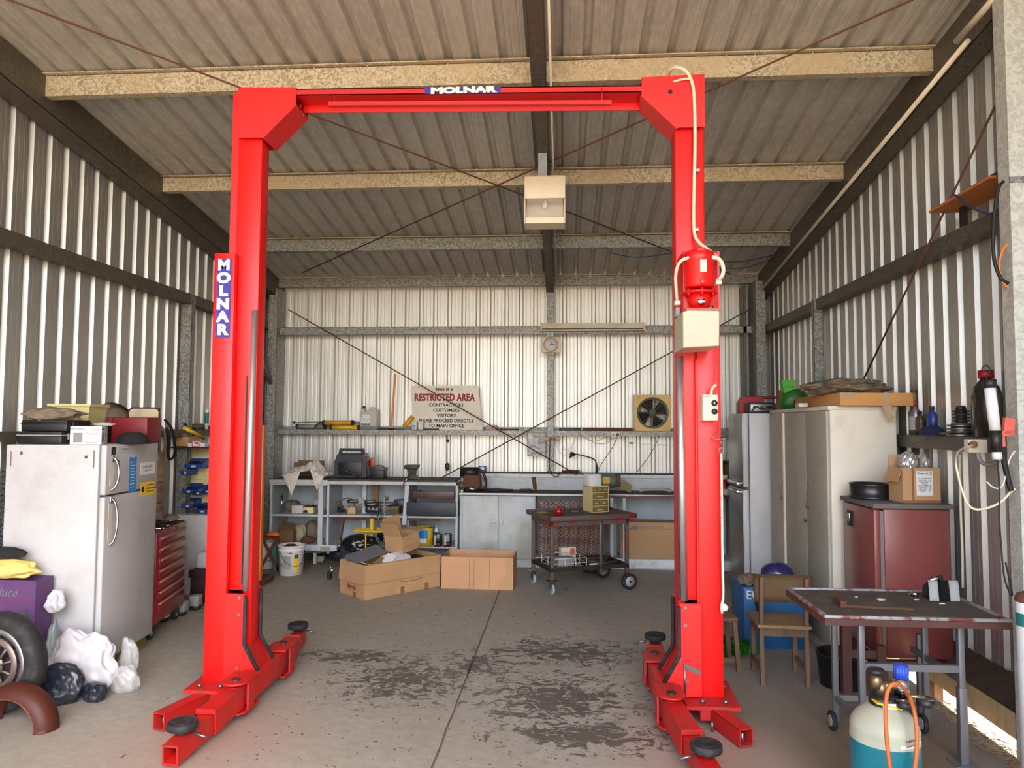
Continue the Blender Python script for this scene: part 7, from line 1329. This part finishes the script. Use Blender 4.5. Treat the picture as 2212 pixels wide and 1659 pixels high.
b = B(); p = q4(2105, 960, 4.38); b.cyl(p, p + Vector((0, .03, 0)), .02); g.w(b, 'socket', 'cardboard_dark', k_); b = B(); b.tube([q4(2112, 978, 4.42), q4(2116, 995, 4.42), q4(2130, 1005, 4.42), q4(2148, 1002, 4.42), q4(2156, 996, 4.42)], .012, 8, smooth_path=2); g.w(b, 'conduit', 'grey_plastic')
cable('thick cream cable looping down from the right outlet box to the column', [(2102, 962, 4.385), (2070, 972, 4.3), (2063, 995), (2070, 1030), (2078, 1060), (2090, 1090), (2105, 1102), (2135, 1098), (2165, 1084), (2183, 1062), (2193, 1056, 3.92)], .006, 'cream_plastic', 3.91)
cable('thin white cable from a hole in the column curling left', [(2192, 974), (2178, 995), (2170, 1040), (2162, 1056), (2145, 1054), (2131, 1040)], .004, 'white_flat', 3.89)
cable('long black cable hanging from the work light down the wall', [(2154, 994), (2160, 1050), (2158, 1120), (2163, 1180), (2168, 1250), (2186, 1292), (2187, 1280), (2172, 1215)], .004, 'ink_black', 3.84)
cable('black hose hanging beside the front column', [(2166, 980), (2172, 1010), (2180, 1045), (2184, 1060)], .014, 'ink_black', 3.89)
cable('white conduit running down the right wall behind the bar refrigerator', [(2073, 982), (2075, 1100), (2079, 1180), (2080, 1270)], .008, 'cream_plastic', 4.75, 'cable', 1)
# plywood shelf with cables
g = G('plywood_shelf', 'small orange plywood shelf high on the right wall by the front column', 'shelf', (2.36, 4.12, 3.09)); b = B(); b.box(2.37, 2.6, 4.13, 4.8, 3.085, 3.1); g.w(b, 'board', mat('plywood', (186, 116, 58), .6, dirt=.15, dcol=(150, 90, 44)))
b = B(); b.box(2.5, 2.53, 4.2, 4.24, 2.952, 3.084); g.w(b, 'shelf_bracket', 'dark_steel'); b = B(); b.box(2.5, 2.53, 4.65, 4.69, 2.952, 3.084); g.w(b, 'shelf_bracket', 'dark_steel')
def c3(lab, pts, r, m_, sm=2): b = B(); b.tube(pts, r, 6, smooth_path=sm); return one('cable', b, m_, lab, 'cable')
for k in range(5):
    pts = [(2.42 + .02 * k, 4.78 - .03 * k, 3.108), (2.43 + .02 * k, 4.6, 3.12 + .012 * k), (2.42 + .025 * k, 4.35, 3.13 + .014 * k), (2.46 + .02 * k, 4.15, 3.12 + .014 * k)]
    c3(('lowest blue cable of the bundle on the plywood shelf', 'second blue cable of the bundle on the plywood shelf', 'middle blue cable of the bundle on the plywood shelf', 'fourth blue cable of the bundle on the plywood shelf', 'topmost blue cable of the bundle on the plywood shelf')[k], pts, .006, 'cable_blue')
c3('blue cable looping down below the plywood shelf', [(2.37, 4.5, 3.11), (2.34, 4.4, 3.07), (2.33, 4.32, 3.0), (2.36, 4.25, 2.94), (2.4, 4.2, 2.9), (2.42, 4.13, 2.88)], .006, 'cable_blue')
cable('black cable hanging from the plywood shelf in a long loop', [(2168, 392, 3.918), (2158, 400), (2150, 440), (2144, 500), (2146, 560), (2156, 590), (2164, 605), (2178, 612, 3.918)], .009, 'ink_black', 3.915)
cable('bright orange cable arching beside the front column', [(2176, 528, 3.92), (2168, 535), (2160, 555), (2158, 580), (2163, 600), (2169, 615), (2178, 622, 3.92)], .006, 'orange', 3.918)
# ---------------------------------------------------------------- chair, boxes, stool
p0 = Vector((1.30, 4.95, 0)); cw = .31; cr = -.06
mat('chair_ply', (142, 112, 78), .6, dirt=.6, dcol=(92, 70, 50), dscale=8)
g = G('school_chair', 'small worn wooden school chair with a curved plywood back, facing away', 'chair', p0, cr)
for x in (0, cw - .025):
    b = B(); b.prism([(-.0, 0), (.03, 0), (.055, .38), (.02, .70), (-.008, .70), (.02, .38)], x, x + .025, 'x'); g.l(b, 'rear_leg', 'wood_old')
for x in (.0, cw - .03): b = B(); b.box(x, x + .03, .31, .345, 0, .37, .003); g.l(b, 'front_leg', 'wood_old')
b = B(); b.prism([(-.015, 0), (cw + .015, 0), (cw + .02, .36), (-.02, .36)], .37, .39, 'z'); g.l(b, 'seat', 'chair_ply'); b = B(); b.box(.0, cw, .03, .05, .31, .368); b.box(0, .02, .05, .33, .31, .368); b.box(cw - .02, cw, .05, .33, .31, .368); g.l(b, 'seat_rail', 'wood_old')
for x in (0, cw - .02): b = B(); b.box(x, x + .02, .02, .33, .08, .11); g.l(b, 'stretcher', 'wood_old')
b = B(); b.sheet(lambda u, v: Vector((-.035 + (cw + .07) * u, .028 + .02 * math.sin(PI * u), .53 + .185 * v)), 16, 4, .01); g.l(b, 'backrest', 'chair_ply')
x0, x1, z0, z1 = rect(1606, 1255, 1745, 1392, 5.75)
g = G('blue_crate', 'bright blue cardboard box on the floor behind the school chair', 'box', ((x0 + x1) / 2, 5.75, 0)); b = B(); b.box(x0, x1, 5.75, 6.15, 0, .46, .004); k_ = g.w(b, 'box', mat('blue_card', (22, 92, 150), .5, dirt=.15)); text('lettering', 'EU', .09, 'white_flat', k_, g.L((x0 + .07, 5.748, .4)))
b = B(); b.tube([(x0 + .08, 5.745, .45), (x0 + .1, 5.74, .3), (x0 + .14, 5.742, .2)], .012, 6, smooth_path=1); g.w(b, 'black_strap', 'black_cloth', k_)
p = at(1685, 1245, Y=5.85); g = G('welding_helmet', 'dark blue welding helmet resting on the blue box behind the chair', 'helmet', (p.x, 5.9, .462)); b = B(); b.lump((p.x, 5.93, .464), (.25, .22, .19), .05, 1.5, 4, 106); g.w(b, 'helmet_shell', mat('helmet_blue', (34, 34, 92), .25, dirt=.1, coat=.6)); b = B(); b.box(p.x - .09, p.x + .09, 5.805, 5.835, .49, .55, .01); g.w(b, 'visor', 'black_plastic')
b = B(); b.lump((x0 + .06, 5.86, .464), (.15, .2, .09), .3, 2, 4, 107, crease=.3); one('khaki_cloth', b, 'tan_bag', 'khaki cloth folded on the left corner of the blue box', 'cloth')
b = B(); rr = random.Random(4)
g = G('lifting_strap', 'heap of bright green lifting straps on the floor between stool and chair', 'strap', (1.26, 5.55, 0))
for k in range(5):
    cx, cy = 1.18 + .04 * k, 5.6 + .02 * (k % 3); b = B(); b.sheet(lambda u, v: Vector((cx + (.07 - .006 * k) * math.cos(2 * PI * u * 1.3 + k), cy + .09 * math.sin(2 * PI * u * 1.3 + k), .003 + .045 * v + .03 * (k % 3) + .02 * math.sin(6 * u))), 30, 2, .004); g.w(b, 'strap_loop', 'green')
b = B(); b.lump((1.36, 5.62, 0), (.22, .1, .08), .4, 3, 4, 108, crease=.3); g.w(b, 'loose_strap', 'green')
g = G('wooden_stool', 'low old wooden stool half hidden behind the right lift column', 'stool', (1.1, 5.2, 0)); b = B(); b.box(.98, 1.215, 5.2, 5.5, .34, .365, .003); g.w(b, 'seat', 'wood_old'); 
for x, y in ((.99, 5.21), (1.18, 5.21), (.99, 5.46), (1.18, 5.46)): b = B(); b.bar((x + .012, y, .34), (x + (.035 if x > 1.1 else -.01), y + (.02 if y > 5.3 else -.02), .0), .03, .03, (0, 1, 0)); g.w(b, 'leg', 'wood_old')
b = B(); b.box(.99, 1.22, 5.2, 5.22, .06, .09); g.w(b, 'stretcher', 'wood_old')
# ---------------------------------------------------------------- steel table
mat('table_steel', (118, 118, 120), .45, .5, dirt=.4, dcol=(92, 82, 74), dscale=8); mat('rim_paint', (150, 150, 148), .5, .3, dirt=.9, dcol=(112, 30, 32), dscale=12, edge=(.5, .58))
g = G('welding_table', 'grimy flat steel table with raised rim on a grey tube frame with castors', 'table', (1.53, 3.9, 0))
tx0, tx1, ty0, ty1, tz = 1.33, 2.19, 3.8, 4.4, .75
b = B(); b.box(tx0, tx1, ty0, ty1, tz - .02, tz - .006); tp = g.w(b, 'table_top', mat('table_dirt', (74, 66, 58), .7, dirt=.5, dcol=(112, 104, 94), dscale=9))
b = B()
for a in ((tx0 - .02, tx1 + .02, ty0 - .02, ty0), (tx0 - .02, tx1 + .02, ty1, ty1 + .02), (tx0 - .02, tx0, ty0, ty1), (tx1, tx1 + .02, ty0, ty1)): b.box(*a, tz - .012, tz + .004, .002)
g.w(b, 'rim', 'rim_paint', tp)
b = B()
for a in ((tx0 - .02, tx1 + .02, ty0 - .02, ty0 - .005), (tx0 - .02, tx1 + .02, ty1 + .005, ty1 + .02), (tx0 - .02, tx0 - .005, ty0, ty1), (tx1 + .005, tx1 + .02, ty0, ty1)): b.box(*a, tz - .045, tz - .013)
g.w(b, 'edge_band', 'brown_drawer', tp)
LX0, LX1, LY0, LY1 = 1.53, 2.02, 3.9, 4.27
for x, y, z0 in ((LX0, LY0, .0), (LX1, LY0, .0), (LX0, LY1, .05), (LX1, LY1, .05), (LX1 + .04, LY1 + .15, .0)): b = B(); b.box(x - .015, x + .015, y - .015, y + .015, z0, tz - .021 if x < 2.05 else .5, .003); g.w(b, 'leg', 'table_steel')
b = B(); b.box(LX1 - .019, LX1 + .019, LY0 - .019, LY0 + .019, .0, .38, .002); b.box(LX1 - .06, LX1 + .06, LY0 - .05, LY0 + .05, 0, .006); g.w(b, 'leg_sleeve', 'table_steel')
b = B(); b.box(LX0 + .015, LX1 - .015, LY0 - .012, LY0 + .012, tz - .05, tz - .022); g.w(b, 'front_rail', 'table_steel'); b = B(); b.box(LX0 + .015, LX1 - .015, LY0 - .014, LY0 + .014, .455, .49); g.w(b, 'front_rail', 'table_steel')
b = B(); b.box(LX0 + .015, LX1 - .015, LY1 - .012, LY1 + .012, .165, .195); g.w(b, 'back_rail', 'table_steel')
for a in ((LX0 - .012, LX0 + .012, LY0 + .015, LY1 - .015, .165, .195), (LX1 - .012, LX1 + .012, LY0 + .02, LY1 + .15, .4, .43), (LX0 - .01, LX0 + .01, LY0, LY1, tz - .05, tz - .022), (LX1 - .01, LX1 + .01, LY0, LY1, tz - .05, tz - .022)): b = B(); b.box(*a); g.w(b, 'side_rail', 'table_steel')
for x in (LX0, LX1): b = B(); b.cyl((x - .03, LY1, .052), (x - .01, LY1, .052), .052, seg=24); w_ = g.w(b, 'castor', 'black_rubber'); b = B(); b.cyl((x - .034, LY1, .052), (x - .008, LY1, .052), .03, seg=18); g.w(b, 'castor_hub', 'grey_plastic', w_)
def onT(px, py): p = at(px, py, Z=tz - .005); return Vector((p.x, p.y, tz - .005))
p = onT(2050, 1300); g = G('ratchet_strap', 'black and white ratchet strap folded over at the right end of the steel table', 'strap', p)
for k, (dx, m_) in enumerate(((-.055, 'white_flat'), (0, 'black_cloth'), (.055, 'white_flat'))):
    b = B(); b.sheet(lambda u, v: p + Vector((dx - .026 + .05 * v - .02 * (1 - u) + .0, .06 * u, .004 + .1 * math.sin(PI * .5 * u))), 10, 2, .004); g.w(b, 'band', m_)
b = B(); b.lump(p + Vector((-.03, .09, 0)), (.13, .07, .12), .3, 2, 3, 109); g.w(b, 'strap_bundle', 'black_cloth'); b = B(); b.cyl(p + Vector((-.07, .06, .1)), p + Vector((.0, .07, .12)), .014); g.w(b, 'ratchet_bolt', 'chrome')
p = onT(1976, 1288); b = B(); b.lathe([(0, 0), (.02, 0), (.022, .02), (.016, .024), (0, .024)], p, 20); one('steel_puck', b, 'chrome', 'shiny round steel puck near the middle of the steel table', 'puck')
m_ = Matrix.Translation(onT(1828, 1312)) @ Matrix.Rotation(-.12, 4, 'Z'); b = B(); b.box(0, .33, 0, .004, 0, .012, mtx=m_); b.box(-.03, .0, -.01, .14, 0, .035, mtx=m_); one('angle_offcut', b, 'rust', 'rusty angle iron offcut lying across the front of the steel table', 'offcut')
for k, (x, y, s_, lab) in enumerate(((1905, 1297, .03, 'pale chip near the centre of the steel table'), (1850, 1290, .012, 'tiny white chip at the left of the steel table'), (1980, 1296, .018, 'pale chip in front of the steel puck'), (2035, 1305, .022, 'pale chip beside the ratchet strap'), (1965, 1284, .014, 'small chip behind the steel puck'))):
    b = B(); b.lump(onT(x, y), (s_ * 1.6, s_, s_ * .4), .4, 3, 2, 110 + k); one('paint_chip', b, 'grubby_white', lab, 'chip')
# ---------------------------------------------------------------- gas cylinder
X0, Y0 = 1.385, 3.3; q3 = lambda x, y, Y=3.3: at(x, y, Y=Y); R_ = .139
g = G('gas_cylinder', 'turquoise gas cylinder with a cream shoulder, regulator and orange hose', 'gas cylinder', (X0, Y0, 0))
zsh = q3(1910, 1592).z; zt = q3(1910, 1518).z
b = B(); b.lathe([(0, 0), (R_ * .9, 0), (R_, .02), (R_, zsh)], (X0, Y0, 0), 48); g.w(b, 'cylinder_body', mat('turquoise', (8, 110, 124), .35, dirt=.25, dcol=(10, 96, 108), dscale=9, coat=.2))
b = B(); b.lathe([(R_ + .0004, zsh - .003), (R_ * .98, zsh + .03)] + [(R_ * (1 - .62 * (k / 8) ** 2.2), zsh + .03 + (zt - zsh - .03) * k / 8) for k in range(1, 9)] + [(0, zt)], (X0, Y0, 0), 48); sh_ = g.w(b, 'shoulder', mat('shoulder_cream', (172, 172, 150), .45, dirt=.25, dcol=(150, 146, 124)))
b = B(); b.sheet(lambda u, v: Vector((X0 + (R_ * (1.004 - .3 * v * v * 1.1)) * math.sin(.05 + .95 * u), Y0 - (R_ * (1.004 - .3 * v * v * 1.1)) * math.cos(.05 + .95 * u), zsh + .008 + .055 * v)), 14, 6); lb_ = g.w(b, 'gas_label', 'white_flat', sh_)
text('lettering', 'COREGAS', .012, 'ink_red', lb_, g.L((X0 + .05, Y0 - R_ * .955, zsh + .04)), rz=.4); text('lettering', 'COMPRESSED GAS, N.O.S.', .008, 'ink_grey', lb_, g.L((X0 + .062, Y0 - R_ * .945, zsh + .022)), rz=.48)
b = B(); b.lathe([(R_ * .42, zt - .012), (R_ * .44, zt + .025), (R_ * .36, zt + .035), (0, zt + .035)], (X0, Y0, 0), 32); nk = g.w(b, 'neck_collar', 'black_plastic'); b = B(); b.box(X0 - .03, X0 + .03, Y0 - .064, Y0 - .06, zt - .005, zt + .018); g.w(b, 'barcode_tag', 'white_flat', nk)
zv = zt + .035; mat('brass', (150, 130, 96), .35, .8, dirt=.3)
b = B(); b.cyl((X0 - .01, Y0, zv), (X0 - .01, Y0, zv + .05), .022); b.lathe([(0, 0), (.02, 0), (.026, .03), (.018, .06), (0, .06)], (X0 - .03, Y0, zv + .025), 16); b.cyl((X0 - .03, Y0, zv + .04), (X0 + .06, Y0, zv + .035), .016); vb = g.w(b, 'valve_body', 'brass')
b = B(); zz = zv + .09; b.lathe([(0, 0), (.034, 0), (.038, .008), (.034, .018), (0, .022)], (X0 - .03, Y0, zz), 12); b.cyl((X0 - .03, Y0, zv + .07), (X0 - .03, Y0, zz), .01); g.w(b, 'hand_wheel', 'black_plastic', vb)
XR_ = X0 + .075
b = B(); b.cyl((XR_, Y0, zv + .0), (XR_, Y0, zv + .07), .03, seg=24); rg = g.w(b, 'regulator', 'chrome')
b = B()
for k in range(12): a = k * PI / 6; b.cyl((XR_ + .022 * math.cos(a), Y0 + .022 * math.sin(a), zv + .072), (XR_ + .022 * math.cos(a), Y0 + .022 * math.sin(a), zv + .125), .009, seg=8)
b.cyl((XR_, Y0, zv + .07), (XR_, Y0, zv + .13), .024); g.w(b, 'adjusting_knob', mat('knob_blue', (46, 78, 190), .4, dirt=.05), rg)
for x, dy in ((XR_ - .015, -.06), (XR_ + .085, -.03)):
    z_ = zv + .01; b = B(); b.lathe([(0, -.03), (.034, -.03), (.037, -.026), (.037, 0), (0, 0)], (x, Y0 + dy, z_ - .01), 28); gg_ = g.w(b, 'pressure_gauge', 'black_plastic', rg); b = B(); b.lathe([(0, .001), (.034, .001), (.037, -.003)], (x, Y0 + dy, z_ - .01), 28); g.w(b, 'gauge_glass', 'chrome', gg_)
b = B(); b.cyl((XR_, Y0, zv), (XR_ + .085, Y0 - .03, zv), .01); g.w(b, 'gauge_stem', 'brass', rg)
b = B(); b.tube([q3(1962, 1503, 3.25), q3(1950, 1482, 3.14), q3(1932, 1474, 3.1), q3(1917, 1488, 3.1), q3(1912, 1530, 3.1), q3(1915, 1600, 3.1), q3(1925, 1680, 3.1), q3(1950, 1710, 3.1), q3(1975, 1680, 3.1), q3(1982, 1600, 3.1), q3(1977, 1540, 3.13), q3(1965, 1505, 3.2)], .0082, 8, smooth_path=2); g.w(b, 'hose', mat('hose_orange', (196, 104, 48), .55, dirt=.3, dcol=(150, 70, 40)))
b = B(); b.prism([(X0 - .055, zv - .01), (X0 + .05, zv - .035), (X0 + .045, zv - .04), (X0 - .06, zv - .016)], Y0 - .07, Y0 - .0); g.w(b, 'yellow_tag', 'yellow', nk)
X2, Y2 = 2.2, 3.62; g = G('small_cylinder', 'white and green gas bottle cut by the right edge of the picture', 'gas cylinder', (X2, Y2, 0))
p = at(2197, 1300, Y=Y2 - .0); X2 = p.x + .055; zt2 = at(2200, 1300, Y=Y2).z
b = B(); b.lathe([(0, 0), (.055, 0), (.055, zt2), (.045, zt2 + .03), (.0, zt2 + .03)], (X2, Y2, 0), 32); k_ = g.w(b, 'bottle_body', 'white_flat'); b = B(); b.lathe([(.0555, zt2 - .11), (.0555, zt2 - .05)], (X2, Y2, 0), 32); g.w(b, 'green_band', 'teal', k_); b = B(); b.lathe([(.0555, zt2 - .0), (.06, zt2 + .01), (.05, zt2 + .035), (.0, zt2 + .06)], (X2, Y2, 0), 24); g.w(b, 'top_cap', 'rust')
